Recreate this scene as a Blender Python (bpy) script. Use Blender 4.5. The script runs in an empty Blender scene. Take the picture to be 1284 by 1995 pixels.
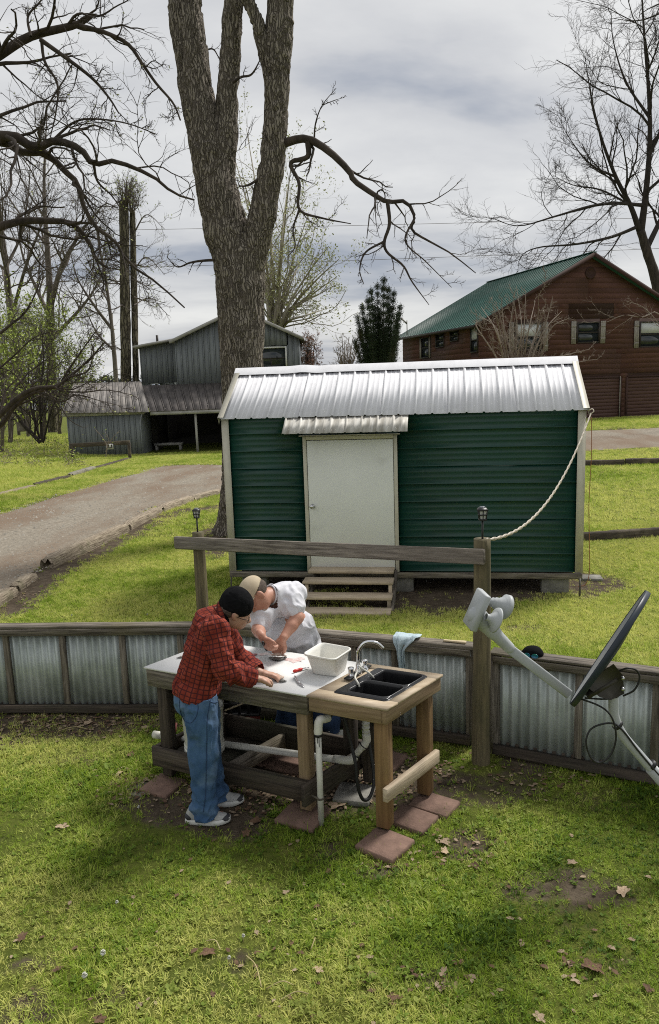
import bpy, bmesh, math, random
import numpy as np
from mathutils import Matrix, Vector
R = math.radians
random.seed(11)
rng = np.random.default_rng(11)
sc = bpy.context.scene
COL = sc.collection

# ------------------------------------------------------------------ camera
CAM_H, PITCH, ROLL, FPX = 2.8, R(9.67), R(1.9), 1500.0      # focal length in pixels of a 1284 x 1995 frame
cam = bpy.data.cameras.new('camera')
cam.sensor_fit = 'VERTICAL'
cam.sensor_height = 36.0
cam.lens = 36.0 * FPX / 1995.0
cam.clip_start, cam.clip_end = 0.05, 3000
cam_ob = bpy.data.objects.new('camera', cam)
COL.objects.link(cam_ob)
cam_ob.matrix_world = (Matrix.Translation((0, 0, CAM_H)) @ Matrix.Rotation(R(90) - PITCH, 4, 'X')
                       @ Matrix.Rotation(-ROLL, 4, 'Z'))
sc.camera = cam_ob

# ------------------------------------------------------------------ light
SUN_TO = Vector((0.50, 0.42, 0.80)).normalized()             # towards the veiled sun: right, behind the sheds, high
sun = bpy.data.lights.new('sun', 'SUN')
sun.energy, sun.angle, sun.color = 2.9, R(12), (1.0, 0.965, 0.91)
sun_ob = bpy.data.objects.new('sun', sun)
COL.objects.link(sun_ob)
sun_ob.rotation_euler = SUN_TO.to_track_quat('Z', 'Y').to_euler()
sun_ob.location = (6, 6, 30)

w = bpy.data.worlds.new('World')
sc.world = w
w.use_nodes = True
nt = w.node_tree
nt.nodes.clear()
def wn(t, **k):
    n = nt.nodes.new(t)
    for a, b in k.items():
        setattr(n, a, b)
    return n
def wl(a, b): nt.links.new(a, b)
tc = wn('ShaderNodeTexCoord')
sky = wn('ShaderNodeTexSky', sky_type='NISHITA', sun_disc=False)
sky.sun_elevation = math.asin(SUN_TO.z)
sky.sun_rotation = math.atan2(SUN_TO.x, SUN_TO.y)
sky.air_density, sky.dust_density, sky.ozone_density = 1.0, 2.0, 1.0
# cloud sheet: the view direction is carried to a flat layer overhead, so clouds shrink towards the horizon
sep = wn('ShaderNodeSeparateXYZ'); wl(tc.outputs['Generated'], sep.inputs[0])
zc = wn('ShaderNodeMath', operation='MAXIMUM'); wl(sep.outputs[2], zc.inputs[0]); zc.inputs[1].default_value = 0.0
za = wn('ShaderNodeMath', operation='ADD'); wl(zc.outputs[0], za.inputs[0]); za.inputs[1].default_value = 0.16
comb = wn('ShaderNodeCombineXYZ')
for i in (0, 1):
    d = wn('ShaderNodeMath', operation='DIVIDE'); wl(sep.outputs[i], d.inputs[0]); wl(za.outputs[0], d.inputs[1]); wl(d.outputs[0], comb.inputs[i])
mp = wn('ShaderNodeMapping'); wl(comb.outputs[0], mp.inputs[0])
mp.inputs['Location'].default_value = (8.7, -2.1, 3.1); mp.inputs['Scale'].default_value = (0.75, 1.15, 1)
n1 = wn('ShaderNodeTexNoise'); wl(mp.outputs[0], n1.inputs['Vector'])
n1.inputs['Scale'].default_value = 0.95; n1.inputs['Detail'].default_value = 7; n1.inputs['Roughness'].default_value = 0.52; n1.inputs['Distortion'].default_value = 0.25
cr = wn('ShaderNodeValToRGB'); wl(n1.outputs['Fac'], cr.inputs[0])
e = cr.color_ramp.elements
e[0].position, e[0].color = 0.34, (0.27, 0.295, 0.345, 1)
e[1].position, e[1].color = 0.62, (0.62, 0.62, 0.61, 1)
m_ = e.new(0.45); m_.color = (0.468, 0.474, 0.486, 1)
sc10 = wn('ShaderNodeVectorMath', operation='SCALE'); wl(cr.outputs[0], sc10.inputs[0]); sc10.inputs[3].default_value = 10.0
mx = wn('ShaderNodeMix', data_type='RGBA'); mx.inputs[0].default_value = 0.93
wl(sky.outputs[0], mx.inputs[6]); wl(sc10.outputs[0], mx.inputs[7])
bg = wn('ShaderNodeBackground'); bg.inputs[1].default_value = 0.1
wl(mx.outputs[2], bg.inputs[0])
wo = wn('ShaderNodeOutputWorld'); wl(bg.outputs[0], wo.inputs[0])

sc.view_settings.view_transform = 'Standard'
sc.view_settings.look = 'None'
sc.view_settings.exposure = 0.42
sc.view_settings.gamma = 1.0
sc.view_settings.use_curve_mapping = False
sc.render.engine = 'CYCLES'
sc.cycles.use_denoising = False
sc.cycles.max_bounces = 4
sc.cycles.diffuse_bounces = 2
sc.cycles.glossy_bounces = 2
sc.cycles.transmission_bounces = 2
sc.cycles.use_adaptive_sampling = True
sc.cycles.adaptive_threshold = 0.009
sc.cycles.sample_clamp_indirect = 2.0
sc.cycles.sample_clamp_direct = 6.0
sc.cycles.filter_width = 1.05
sc.cycles.transparent_max_bounces = 6
sc.cycles.caustics_reflective = sc.cycles.caustics_refractive = False

# ------------------------------------------------------------------ view geometry (turns a photo pixel into a point in the place)
_f = np.array([0, math.cos(PITCH), -math.sin(PITCH)]); _u0 = np.array([0, math.sin(PITCH), math.cos(PITCH)]); _r0 = np.array([1., 0, 0])
_r = math.cos(ROLL) * _r0 - math.sin(ROLL) * _u0
_u = math.sin(ROLL) * _r0 + math.cos(ROLL) * _u0
CAM = np.array([0, 0, CAM_H])
def ray(px, py): return _f + (px - 642) / FPX * _r - (py - 997.5) / FPX * _u
def at(px, py, Y):
    d = ray(px, py); return CAM + d * (Y / d[1])
def onz(px, py, z):
    d = ray(px, py); return CAM + d * ((z - CAM_H) / d[2])
def pix(P):
    q = np.asarray(P, float) - CAM
    den = q @ _f
    return np.stack([642 + FPX * (q @ _r) / den, 997.5 - FPX * (q @ _u) / den], -1), den
def sstep(a, b, x):
    t = np.clip((np.asarray(x, float) - a) / (b - a), 0, 1); return t * t * (3 - 2 * t)
def gz(x, y):
    x = np.asarray(x, float); y = np.asarray(y, float)
    z = -0.15 * sstep(6.4, 9.6, y)
    z = z + sstep(14, 40, y) * (-0.5 + 1.0 * sstep(-6, 11, x))
    z = z - 1.1 * sstep(52, 130, y) * (1 - 0.6 * sstep(0, 30, x))
    return z
def grd(px, py):
    """the point of the ground seen at a photo pixel"""
    z = 0.0
    for _ in range(40):
        p = onz(px, py, z); z = 0.5 * z + 0.5 * float(gz(p[0], p[1]))
    return np.array([p[0], p[1], float(gz(p[0], p[1]))])

# ------------------------------------------------------------------ noise in numpy
_LAT = rng.random((64, 64, 64))
def vnoise(P):
    P = np.asarray(P, float); i = np.floor(P).astype(int); t = P - i; t = t * t * (3 - 2 * t)
    o = 0
    for a in (0, 1):
        wa = t[..., 0] if a else 1 - t[..., 0]
        for b in (0, 1):
            wb = t[..., 1] if b else 1 - t[..., 1]
            for c in (0, 1):
                wc = t[..., 2] if c else 1 - t[..., 2]
                o = o + wa * wb * wc * _LAT[(i[..., 0] + a) & 63, (i[..., 1] + b) & 63, (i[..., 2] + c) & 63]
    return o
def fbm(P, oct=4, lac=2.03, g=0.5):
    P = np.asarray(P, float); s = 0; a = 1; n = 0
    for k in range(oct):
        s = s + a * vnoise(P + 17.3 * k); n += a; a *= g; P = P * lac
    return s / n

# ------------------------------------------------------------------ mesh helpers
def mk(name, V, F, smooth=False):
    """mesh from a vertex array and a list of face arrays (each (n,3) or (n,4)) or face lists"""
    me = bpy.data.meshes.new(name)
    V = np.asarray(V, np.float32)
    me.vertices.add(len(V)); me.vertices.foreach_set('co', V.ravel())
    idx, st, c = [], [], 0
    for f in F:
        if isinstance(f, np.ndarray):
            if not len(f): continue
            idx.append(f.ravel().astype(np.int32)); st.append(c + np.arange(len(f), dtype=np.int32) * f.shape[1]); c += f.size
        else:
            for q in f:
                idx.append(np.array(q, np.int32)); st.append(np.array([c], np.int32)); c += len(q)
    if idx:
        idx = np.concatenate(idx); st = np.concatenate(st)
        me.loops.add(len(idx)); me.loops.foreach_set('vertex_index', idx)
        me.polygons.add(len(st)); me.polygons.foreach_set('loop_start', st)
        if smooth: me.polygons.foreach_set('use_smooth', np.ones(len(st), bool))
    me.update(calc_edges=True)
    me.validate()
    return me

def PW(o):
    m = o.matrix_basis.copy()
    if o.parent is not None: m = PW(o.parent) @ o.matrix_parent_inverse @ m
    return m
def link(name, me, mat=None, parent=None, M=None):
    """link a mesh as one object; M (or the identity) is its place in the world"""
    o = bpy.data.objects.new(name, me)
    COL.objects.link(o)
    if mat is not None and me is not None and not me.materials: me.materials.append(mat)
    if parent is not None:
        o.parent = parent
        o.matrix_parent_inverse = PW(parent).inverted()
    if M is not None: o.matrix_basis = M
    return o
def tag(o, label=None, cat=None, group=None, kind=None):
    if label: o['label'] = label
    if cat: o['category'] = cat
    if group: o['group'] = group
    if kind: o['kind'] = kind
    return o
def thing(name, label, cat, loc=(0, 0, 0), group=None):
    o = bpy.data.objects.new(name, None)
    COL.objects.link(o)
    o.empty_display_size = 0.05
    o.location = loc
    return tag(o, label, cat, group)
class MB:
    """collects shapes for ONE mesh"""
    def __init__(s): s.V = []; s.F = []; s.n = 0
    def add(s, V, F):
        V = np.asarray(V, float).reshape(-1, 3)
        for f in F:
            if isinstance(f, np.ndarray): s.F.append(f + s.n)
            else: s.F.append([tuple(i + s.n for i in q) for q in f])
        s.V.append(V); s.n += len(V); return s
    def box(s, c, d, M=None, ch=0.0):
        V, F = boxvf(d, ch); V = V + np.asarray(c, float)
        if M is not None: V = xf(M, V)
        return s.add(V, F)
    def bar(s, a, b, wd, ht, up=(0, 0, 1), ch=0.0):
        L, M = frame(a, b, up); V, F = boxvf((L, wd, ht), ch); V = V + np.array([L / 2, 0, 0]); return s.add(xf(M, V), F)
    def tube(s, P, r, n=8, cap=True):
        V, F = tubevf(P, r, n, cap); return s.add(V, F)
    def lathe(s, prof, n=24, M=None, close=False):
        prof = np.asarray(prof, float); k = len(prof); a = np.arange(n) / n * 2 * np.pi
        V = np.stack([prof[:, 0, None] * np.cos(a), prof[:, 0, None] * np.sin(a), np.repeat(prof[:, 1, None], n, 1)], -1).reshape(-1, 3)
        i = np.arange(k - 1)[:, None] * n; j = np.arange(n)[None]; j2 = (j + 1) % n
        F = np.stack([i + j, i + j2, i + n + j2, i + n + j], -1).reshape(-1, 4)
        if M is not None: V = xf(M, V)
        return s.add(V, [F])
    def prism(s, poly, t, M=None):
        """polygon in local XY, thickness t along local Z"""
        poly = [tuple(p) for p in poly]; n = len(poly)
        V = [(x, y, 0) for x, y in poly] + [(x, y, t) for x, y in poly]
        F = [tuple(range(n))[::-1], tuple(range(n, 2 * n))] + [(i, (i + 1) % n, n + (i + 1) % n, n + i) for i in range(n)]
        V = np.array(V, float)
        if M is not None: V = xf(M, V)
        return s.add(V, [F])
    def sheet(s, prof, L, t, M=None):
        """folded sheet: profile (x,z) swept along local Y for L, thickness t"""
        prof = np.asarray(prof, float); k = len(prof)
        V = np.zeros((2, 2, k, 3)); V[..., 0] = prof[:, 0]; V[:, 0, :, 2] = prof[:, 1]; V[:, 1, :, 2] = prof[:, 1] - t; V[1, ..., 1] = L
        V = V.reshape(-1, 3); i = np.arange(k - 1)
        q = lambda a, b, c, d: np.stack([a, b, c, d], -1)
        F = [q(i, i + 1, 2 * k + i + 1, 2 * k + i), q(k + i + 1, k + i, 3 * k + i, 3 * k + i + 1), q(i + 1, i, k + i, k + i + 1), q(2 * k + i, 2 * k + i + 1, 3 * k + i + 1, 3 * k + i)]
        F.append([(0, 2 * k, 3 * k, k), (k - 1, 2 * k - 1, 4 * k - 1, 3 * k - 1)])
        if M is not None: V = xf(M, V)
        return s.add(V, F)
    def mesh(s, name='m', smooth=False):
        return mk(name, np.concatenate(s.V), s.F, smooth)
    def obj(s, name, mat, parent=None, smooth=False, M=None):
        me = s.mesh(name, smooth)
        return link(name, me, mat, parent, M)

def xf(M, V):
    M = np.array(M, float); return V @ M[:3, :3].T + M[:3, 3]
def frame(a, b, up=(0, 0, 1)):
    a = np.asarray(a, float); b = np.asarray(b, float); x = b - a; L = float(np.linalg.norm(x)); x = x / L
    up = np.asarray(up, float)
    if abs(x @ up) > 0.98 * np.linalg.norm(up): up = np.array([0., 1, 0]) if abs(x[1]) < 0.9 else np.array([1., 0, 0])
    y = np.cross(up, x); y /= np.linalg.norm(y); z = np.cross(x, y)
    M = np.eye(4); M[:3, 0] = x; M[:3, 1] = y; M[:3, 2] = z; M[:3, 3] = a
    return L, Matrix(M.tolist())
def boxvf(d, ch=0.0):
    h = np.asarray(d, float) / 2
    if ch <= 0:
        V = np.array([(x, y, z) for x in (-1, 1) for y in (-1, 1) for z in (-1, 1)]) * h
        return V, [np.array([(0, 1, 3, 2), (4, 6, 7, 5), (0, 4, 5, 1), (2, 3, 7, 6), (0, 2, 6, 4), (1, 5, 7, 3)])]
    ch = min(ch, *(h * 0.45)); V = []; ix = {}
    for x in (-1, 1):
        for y in (-1, 1):
            for z in (-1, 1):
                for a in range(3):
                    p = np.array([x, y, z]) * (h - ch); p[a] = (x, y, z)[a] * h[a]
                    ix[(x, y, z, a)] = len(V); V.append(p)
    F4, F3 = [], []
    for a in range(3):
        b, c = (a + 1) % 3, (a + 2) % 3
        for s_ in (-1, 1):
            q = []
            for (t, u) in ((-1, -1), (1, -1), (1, 1), (-1, 1)):
                k = [0, 0, 0]; k[a] = s_; k[b] = t; k[c] = u; q.append(ix[(*k, a)])
            F4.append(q if s_ > 0 else q[::-1])
        for t in (-1, 1):
            for u in (-1, 1):
                k0 = [0, 0, 0]; k0[a] = -1; k0[b] = t; k0[c] = u; k1 = list(k0); k1[a] = 1
                q = [ix[(*k0, b)], ix[(*k1, b)], ix[(*k1, c)], ix[(*k0, c)]]
                F4.append(q if t * u < 0 else q[::-1])
    for x in (-1, 1):
        for y in (-1, 1):
            for z in (-1, 1):
                q = [ix[(x, y, z, a)] for a in range(3)]; F3.append(q if x * y * z > 0 else q[::-1])
    return np.array(V), [np.array(F4), np.array(F3)]
def tubevf(P, r, n=8, cap=True):
    P = np.asarray(P, float); k = len(P); r = np.broadcast_to(np.asarray(r, float), (k,))
    T = np.gradient(P, axis=0); T /= np.linalg.norm(T, axis=1)[:, None] + 1e-12
    a = np.array([0, 0, 1.]) if abs(T[0, 2]) < 0.9 else np.array([1., 0, 0])
    U = np.zeros_like(P); u = np.cross(T[0], a); u /= np.linalg.norm(u); U[0] = u
    for i in range(1, k):
        u = u - T[i] * (u @ T[i]); u /= np.linalg.norm(u); U[i] = u
    W = np.cross(T, U); t = np.arange(n) / n * 2 * np.pi
    V = P[:, None] + r[:, None, None] * (np.cos(t)[None, :, None] * U[:, None] + np.sin(t)[None, :, None] * W[:, None])
    i = np.arange(k - 1)[:, None] * n; j = np.arange(n)[None]; j2 = (j + 1) % n
    F = [np.stack([i + j, i + j2, i + n + j2, i + n + j], -1).reshape(-1, 4)]
    if cap: F.append([tuple(range(n))[::-1], tuple(range((k - 1) * n, k * n))])
    return V.reshape(-1, 3), F
def spline(P, n):
    """smooth curve through control points (Catmull-Rom), n samples; works on any number of columns"""
    P = np.asarray(P, float); k = len(P)
    Q = np.vstack([2 * P[0] - P[1], P, 2 * P[-1] - P[-2]])
    t = np.linspace(0, k - 1 - 1e-9, n); i = t.astype(int); s = (t - i)[:, None]
    a, b, c, d = Q[i], Q[i + 1], Q[i + 2], Q[i + 3]
    return 0.5 * ((2 * b) + (c - a) * s + (2 * a - 5 * b + 4 * c - d) * s ** 2 + (3 * b - a - 3 * c + d) * s ** 3)

def board(name, a, b, wd, ht, mat, parent=None, up=(0, 0, 1), ch=0.004, warp=0.0):
    """one timber: its own mesh, grain along local X"""
    L, M = frame(a, b, up); V, F = boxvf((L, wd, ht), ch); V = V + np.array([L / 2, 0, 0])
    if warp:
        V[:, 1:] += rng.normal(0, warp, (len(V), 2))
    me = mk(name, V, F)
    return link(name, me, mat, parent, M)

# ------------------------------------------------------------------ smooth implicit solids (bodies, trunks)
def surface_nets(D, o, h):
    S = D < 0; nx, ny, nz = D.shape
    c = S[:-1, :-1, :-1].astype(np.int8)
    cnt = np.zeros((nx - 1, ny - 1, nz - 1), np.int8)
    for a in (0, 1):
        for b in (0, 1):
            for d in (0, 1):
                cnt += S[a:nx - 1 + a, b:ny - 1 + b, d:nz - 1 + d]
    act = (cnt > 0) & (cnt < 8)
    I = np.argwhere(act); idx = -np.ones(act.shape, np.int64); idx[act] = np.arange(len(I))
    acc = np.zeros((len(I), 3)); num = np.zeros(len(I))
    for ax in range(3):
        o1, o2 = [k for k in range(3) if k != ax]
        for a in (0, 1):
            for b in (0, 1):
                p = I.copy(); p[:, o1] += a; p[:, o2] += b; q = p.copy(); q[:, ax] += 1
                d0 = D[tuple(p.T)]; d1 = D[tuple(q.T)]; m = (d0 < 0) != (d1 < 0)
                t = d0[m] / (d0[m] - d1[m]); pos = p[m].astype(float); pos[:, ax] += t
                acc[m] += pos; num[m] += 1
    V = acc / num[:, None] * h + o
    Fs = []
    for ax in range(3):
        o1, o2 = (ax + 1) % 3, (ax + 2) % 3
        sl = [slice(None)] * 3; sl2 = [slice(None)] * 3; sl[ax] = slice(0, -1); sl2[ax] = slice(1, None)
        A = S[tuple(sl)]; B = S[tuple(sl2)]; E = np.argwhere(A != B)
        E = E[(E[:, o1] > 0) & (E[:, o2] > 0) & (E[:, o1] < D.shape[o1] - 1) & (E[:, o2] < D.shape[o2] - 1)]
        if not len(E): continue
        fl = A[tuple(E.T)]
        q = []
        for (a, b) in ((-1, -1), (0, -1), (0, 0), (-1, 0)):
            p = E.copy(); p[:, o1] += a; p[:, o2] += b; q.append(idx[tuple(p.T)])
        Q = np.stack(q, -1); Q[~fl] = Q[~fl][:, ::-1]
        Fs.append(Q[(Q >= 0).all(1)])
    return V, np.concatenate(Fs)
def sdf(prims, h, k, pad=None, disp=None):
    """prims: ('c', a, b, ra, rb) round cones, ('e', centre, radii, 3x3 axes) ellipsoids; k: how softly they merge"""
    pad = pad or 4 * k + 3 * h
    lo = np.full(3, 1e9); hi = -lo; bb = []
    for p in prims:
        if p[0] == 'c':
            a, b = np.asarray(p[1], float), np.asarray(p[2], float); m = max(p[3], p[4])
            l, g = np.minimum(a, b) - m - pad, np.maximum(a, b) + m + pad
        else:
            m = max(p[2]); l, g = np.asarray(p[1]) - m - pad, np.asarray(p[1]) + m + pad
        bb.append((l, g)); lo = np.minimum(lo, l); hi = np.maximum(hi, g)
    n = np.ceil((hi - lo) / h).astype(int) + 1
    W = np.zeros(n, np.float32)
    for p, (l, g) in zip(prims, bb):
        i0 = np.floor((l - lo) / h).astype(int); i1 = np.minimum(np.ceil((g - lo) / h).astype(int) + 1, n)
        ax = [(lo[j] + np.arange(i0[j], i1[j]) * h) for j in range(3)]
        X = np.stack(np.meshgrid(*ax, indexing='ij'), -1).astype(np.float32)
        if p[0] == 'c':
            a, b = np.asarray(p[1], np.float32), np.asarray(p[2], np.float32); v = b - a; L2 = float(v @ v) + 1e-12
            t = np.clip(((X - a) @ v) / L2, 0, 1)
            d = np.linalg.norm(X - a - t[..., None] * v, axis=-1) - (p[3] + (p[4] - p[3]) * t)
        else:
            A = np.asarray(p[3], np.float32) if len(p) > 3 and p[3] is not None else np.eye(3, dtype=np.float32)
            q = ((X - np.asarray(p[1], np.float32)) @ A.T); r = np.asarray(p[2], np.float32)
            k0 = np.linalg.norm(q / r, axis=-1); k1 = np.linalg.norm(q / (r * r), axis=-1) + 1e-9
            d = np.where(k0 < 1e-3, -r.min(), k0 * (k0 - 1) / k1)
        W[i0[0]:i1[0], i0[1]:i1[1], i0[2]:i1[2]] += np.exp(np.clip(-d / k, -60, 40))
    D = -k * np.log(np.maximum(W, 1e-30))
    V, F = surface_nets(D, lo, h)
    return V, F
def vnormals(V, F):
    n = np.cross(V[F[:, 2]] - V[F[:, 0]], V[F[:, 3]] - V[F[:, 1]]); N = np.zeros_like(V)
    for j in range(4): np.add.at(N, F[:, j], n)
    return N / (np.linalg.norm(N, axis=1)[:, None] + 1e-12)
def relax(V, F, it=2, lam=0.5):
    E = np.concatenate([F[:, [i, (i + 1) % 4]] for i in range(4)])
    for _ in range(it):
        S = np.zeros_like(V); c = np.zeros(len(V))
        np.add.at(S, E[:, 0], V[E[:, 1]]); np.add.at(c, E[:, 0], 1); np.add.at(S, E[:, 1], V[E[:, 0]]); np.add.at(c, E[:, 1], 1)
        V = V + lam * (S / np.maximum(c, 1)[:, None] - V)
    return V
# ------------------------------------------------------------------ materials
def lin(c):
    """an sRGB triple (0-255) as linear"""
    return tuple((x / 255 / 12.92 if x / 255 <= 0.04045 else ((x / 255 + 0.055) / 1.055) ** 2.4) for x in c)
def mat(name, c1, c2=None, scale=8.0, stretch=(1, 1, 1), rough=0.8, metal=0.0, bump=0.0, bscale=None, bstretch=None, detail=5,
        lo=0.35, hi=0.65, rand=0.12, c3=None, s3=2.0, t3=(0.5, 0.7), st3=(1, 1, 1), rvar=0.0, spec=0.4, coord='Object', bdist=0.02, extra=None):
    m = bpy.data.materials.new(name); m.use_nodes = True; t = m.node_tree; N = t.nodes; Lk = t.links.new
    b = N['Principled BSDF']; b.inputs['Roughness'].default_value = rough; b.inputs['Metallic'].default_value = metal
    b.inputs['Specular IOR Level'].default_value = spec
    co = N.new('ShaderNodeTexCoord'); oi = N.new('ShaderNodeObjectInfo')
    off = N.new('ShaderNodeVectorMath'); off.operation = 'SCALE'; off.inputs[0].default_value = (13.7, 7.1, 5.3); Lk(oi.outputs['Random'], off.inputs[3])
    ad = N.new('ShaderNodeVectorMath'); ad.operation = 'ADD'; Lk(co.outputs[coord], ad.inputs[0]); Lk(off.outputs[0], ad.inputs[1])
    def noise(sc_, st, det=detail, dist=0.0):
        mp_ = N.new('ShaderNodeMapping'); mp_.inputs['Scale'].default_value = st; Lk(ad.outputs[0], mp_.inputs[0])
        n = N.new('ShaderNodeTexNoise'); n.inputs['Scale'].default_value = sc_; n.inputs['Detail'].default_value = det
        n.inputs['Roughness'].default_value = 0.6; n.inputs['Distortion'].default_value = dist; Lk(mp_.outputs[0], n.inputs['Vector']); return n
    c2 = c2 or tuple(x * 0.75 for x in c1)
    n = noise(scale, stretch)
    r = N.new('ShaderNodeValToRGB'); r.color_ramp.elements[0].position = lo; r.color_ramp.elements[1].position = hi
    r.color_ramp.elements[0].color = (*c2, 1); r.color_ramp.elements[1].color = (*c1, 1); Lk(n.outputs['Fac'], r.inputs[0])
    out = r.outputs[0]
    if c3:
        n3 = noise(s3, st3); r3 = N.new('ShaderNodeMapRange'); r3.inputs[1].default_value, r3.inputs[2].default_value = t3; Lk(n3.outputs['Fac'], r3.inputs[0])
        mx_ = N.new('ShaderNodeMix'); mx_.data_type = 'RGBA'; Lk(r3.outputs[0], mx_.inputs[0]); Lk(out, mx_.inputs[6]); mx_.inputs[7].default_value = (*c3, 1); out = mx_.outputs[2]
    if rand:
        h = N.new('ShaderNodeHueSaturation'); mr = N.new('ShaderNodeMapRange'); mr.inputs[3].default_value = 1 - rand; mr.inputs[4].default_value = 1 + rand
        Lk(oi.outputs['Random'], mr.inputs[0]); Lk(mr.outputs[0], h.inputs['Value']); Lk(out, h.inputs['Color']); out = h.outputs[0]
    Lk(out, b.inputs['Base Color'])
    if rvar:
        mr = N.new('ShaderNodeMapRange'); mr.inputs[3].default_value = rough - rvar; mr.inputs[4].default_value = rough + rvar; Lk(n.outputs['Fac'], mr.inputs[0]); Lk(mr.outputs[0], b.inputs['Roughness'])
    if bump:
        nb = noise(bscale or scale * 2, bstretch or stretch, 6); bp = N.new('ShaderNodeBump'); bp.inputs['Strength'].default_value = bump; bp.inputs['Distance'].default_value = bdist
        Lk(nb.outputs['Fac'], bp.inputs['Height']); Lk(bp.outputs[0], b.inputs['Normal'])
    return m
GR = (1, 14, 14)      # grain along local X
M = {}
M['wood_grey'] = mat('weathered_grey_wood', (0.235, 0.205, 0.165), (0.060, 0.050, 0.040), 3.2, GR, 0.9, bump=0.5, bscale=6, c3=(0.115, 0.10, 0.05), s3=1.6, t3=(0.5, 0.8), rand=0.2)
M['wood_rail'] = mat('weathered_rail_wood', (0.30, 0.262, 0.22), (0.085, 0.070, 0.058), 3.0, GR, 0.9, bump=0.6, bscale=6, rand=0.12, c3=(0.16, 0.14, 0.12), s3=1.2)
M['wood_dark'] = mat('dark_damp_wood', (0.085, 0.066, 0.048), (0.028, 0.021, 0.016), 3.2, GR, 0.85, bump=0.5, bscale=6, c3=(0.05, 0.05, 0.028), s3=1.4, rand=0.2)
M['wood_new'] = mat('tan_treated_wood', (0.34, 0.245, 0.145), (0.20, 0.135, 0.075), 2.2, GR, 0.75, bump=0.25, bscale=5, rand=0.12, c3=(0.20, 0.15, 0.09), s3=1.5, t3=(0.52, 0.8))
M['wood_post'] = mat('amber_treated_post', (0.25, 0.155, 0.068), (0.145, 0.082, 0.034), 1.8, GR, 0.72, bump=0.25, bscale=5, rand=0.15, c3=(0.17, 0.12, 0.07), s3=1.0, t3=(0.5, 0.8))
M['wood_step'] = mat('pale_step_wood', (0.56, 0.46, 0.33), (0.38, 0.30, 0.21), 2.4, GR, 0.8, bump=0.3, bscale=5, rand=0.1, c3=(0.18, 0.15, 0.11), s3=1.3)
M['ply'] = mat('pale_plywood', (0.54, 0.44, 0.31), (0.38, 0.29, 0.19), 2.0, (1, 8, 8), 0.6, bump=0.08, rand=0.05, c3=(0.33, 0.27, 0.19), s3=4.0, t3=(0.52, 0.75))
M['round_post'] = mat('round_green_grey_post', (0.19, 0.155, 0.085), (0.09, 0.073, 0.044), 3.0, GR, 0.9, bump=0.6, bscale=5, c3=(0.075, 0.075, 0.04), s3=2.2, t3=(0.45, 0.75), rand=0.1)
M['log'] = mat('rotten_landscape_timber', (0.44, 0.37, 0.275), (0.16, 0.122, 0.086), 3.5, GR, 0.95, bump=0.9, bscale=6, c3=(0.10, 0.11, 0.045), s3=2.0, t3=(0.55, 0.8), rand=0.15)
M['log_dark'] = mat('dark_edging_timber', (0.10, 0.08, 0.06), (0.04, 0.032, 0.025), 3.0, GR, 0.95, bump=0.8, c3=(0.17, 0.14, 0.10), s3=2.0, rand=0.1)
M['galv'] = mat('galvanised_sheet', (0.52, 0.56, 0.545), (0.38, 0.42, 0.405), 3.0, (3, 0.7, 1), 0.45, 0.3, bump=0.05, rand=0.08, c3=(0.24, 0.275, 0.225), s3=2.2, t3=(0.48, 0.78), rvar=0.12)
M['galv_roof'] = mat('bare_metal_roof_sheet', (0.74, 0.74, 0.76), (0.68, 0.68, 0.70), 5.0, (2.5, 0.5, 1), 0.62, 0.0, bump=0.02, rand=0.03, rvar=0.06, spec=0.3, c3=(0.60, 0.60, 0.62), s3=6.0, t3=(0.55, 0.8))
M['galv_awning'] = mat('stained_awning_sheet', (0.60, 0.585, 0.54), (0.33, 0.31, 0.265), 6.0, (3, 0.4, 1), 0.6, 0.1, bump=0.1, rand=0.1)
M['shed_green'] = mat('dark_green_metal_siding', (0.0045, 0.046, 0.033), (0.0035, 0.038, 0.027), 2.0, (1, 1, 1), 0.42, 0.0, bump=0.03, rand=0.06, spec=0.5, rvar=0.08)
M['trim_beige'] = mat('beige_metal_trim', (0.56, 0.53, 0.44), (0.48, 0.45, 0.365), 3.0, (1, 1, 1), 0.5, rand=0.04, c3=(0.36, 0.33, 0.26), s3=2.2, t3=(0.56, 0.8))
M['door_white'] = mat('white_painted_door', (0.78, 0.79, 0.75), (0.73, 0.74, 0.70), 1.6, (1, 1, 1), 0.5, rand=0.0, bump=0.03, c3=(0.55, 0.55, 0.50), s3=2.6, t3=(0.58, 0.85))
M['chrome'] = mat('chrome', (0.80, 0.80, 0.82), (0.74, 0.74, 0.76), 5, rough=0.12, metal=1.0, rand=0.0)
M['black_sink'] = mat('black_composite_sink', (0.012, 0.012, 0.013), (0.008, 0.008, 0.009), 30, rough=0.28, rand=0.0, spec=0.5)
M['black_plastic'] = mat('black_plastic', (0.012, 0.012, 0.013), (0.02, 0.02, 0.02), 10, rough=0.5, rand=0.0)
M['pvc'] = mat('white_pvc', (0.66, 0.65, 0.59), (0.52, 0.51, 0.45), 8, rough=0.42, rand=0.03, c3=(0.30, 0.29, 0.22), s3=7, t3=(0.58, 0.8))
M['white_plastic'] = mat('white_plastic', (0.80, 0.79, 0.73), (0.75, 0.74, 0.68), 4, rough=0.35, rand=0.0)
M['bucket'] = mat('grubby_white_bucket', (0.68, 0.68, 0.62), (0.45, 0.45, 0.38), 6, rough=0.5, rand=0.0)
M['board_white'] = mat('white_cutting_board_sheet', (0.78, 0.775, 0.76), (0.68, 0.675, 0.655), 2.2, rough=0.45, rand=0.0, bump=0.02, c3=(0.58, 0.57, 0.54), s3=7.0, t3=(0.56, 0.85))
M['blood'] = mat('fish_blood_smear', (0.70, 0.42, 0.39), (0.77, 0.70, 0.67), 26, rough=0.35, rand=0.0, lo=0.42, hi=0.62)
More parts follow.
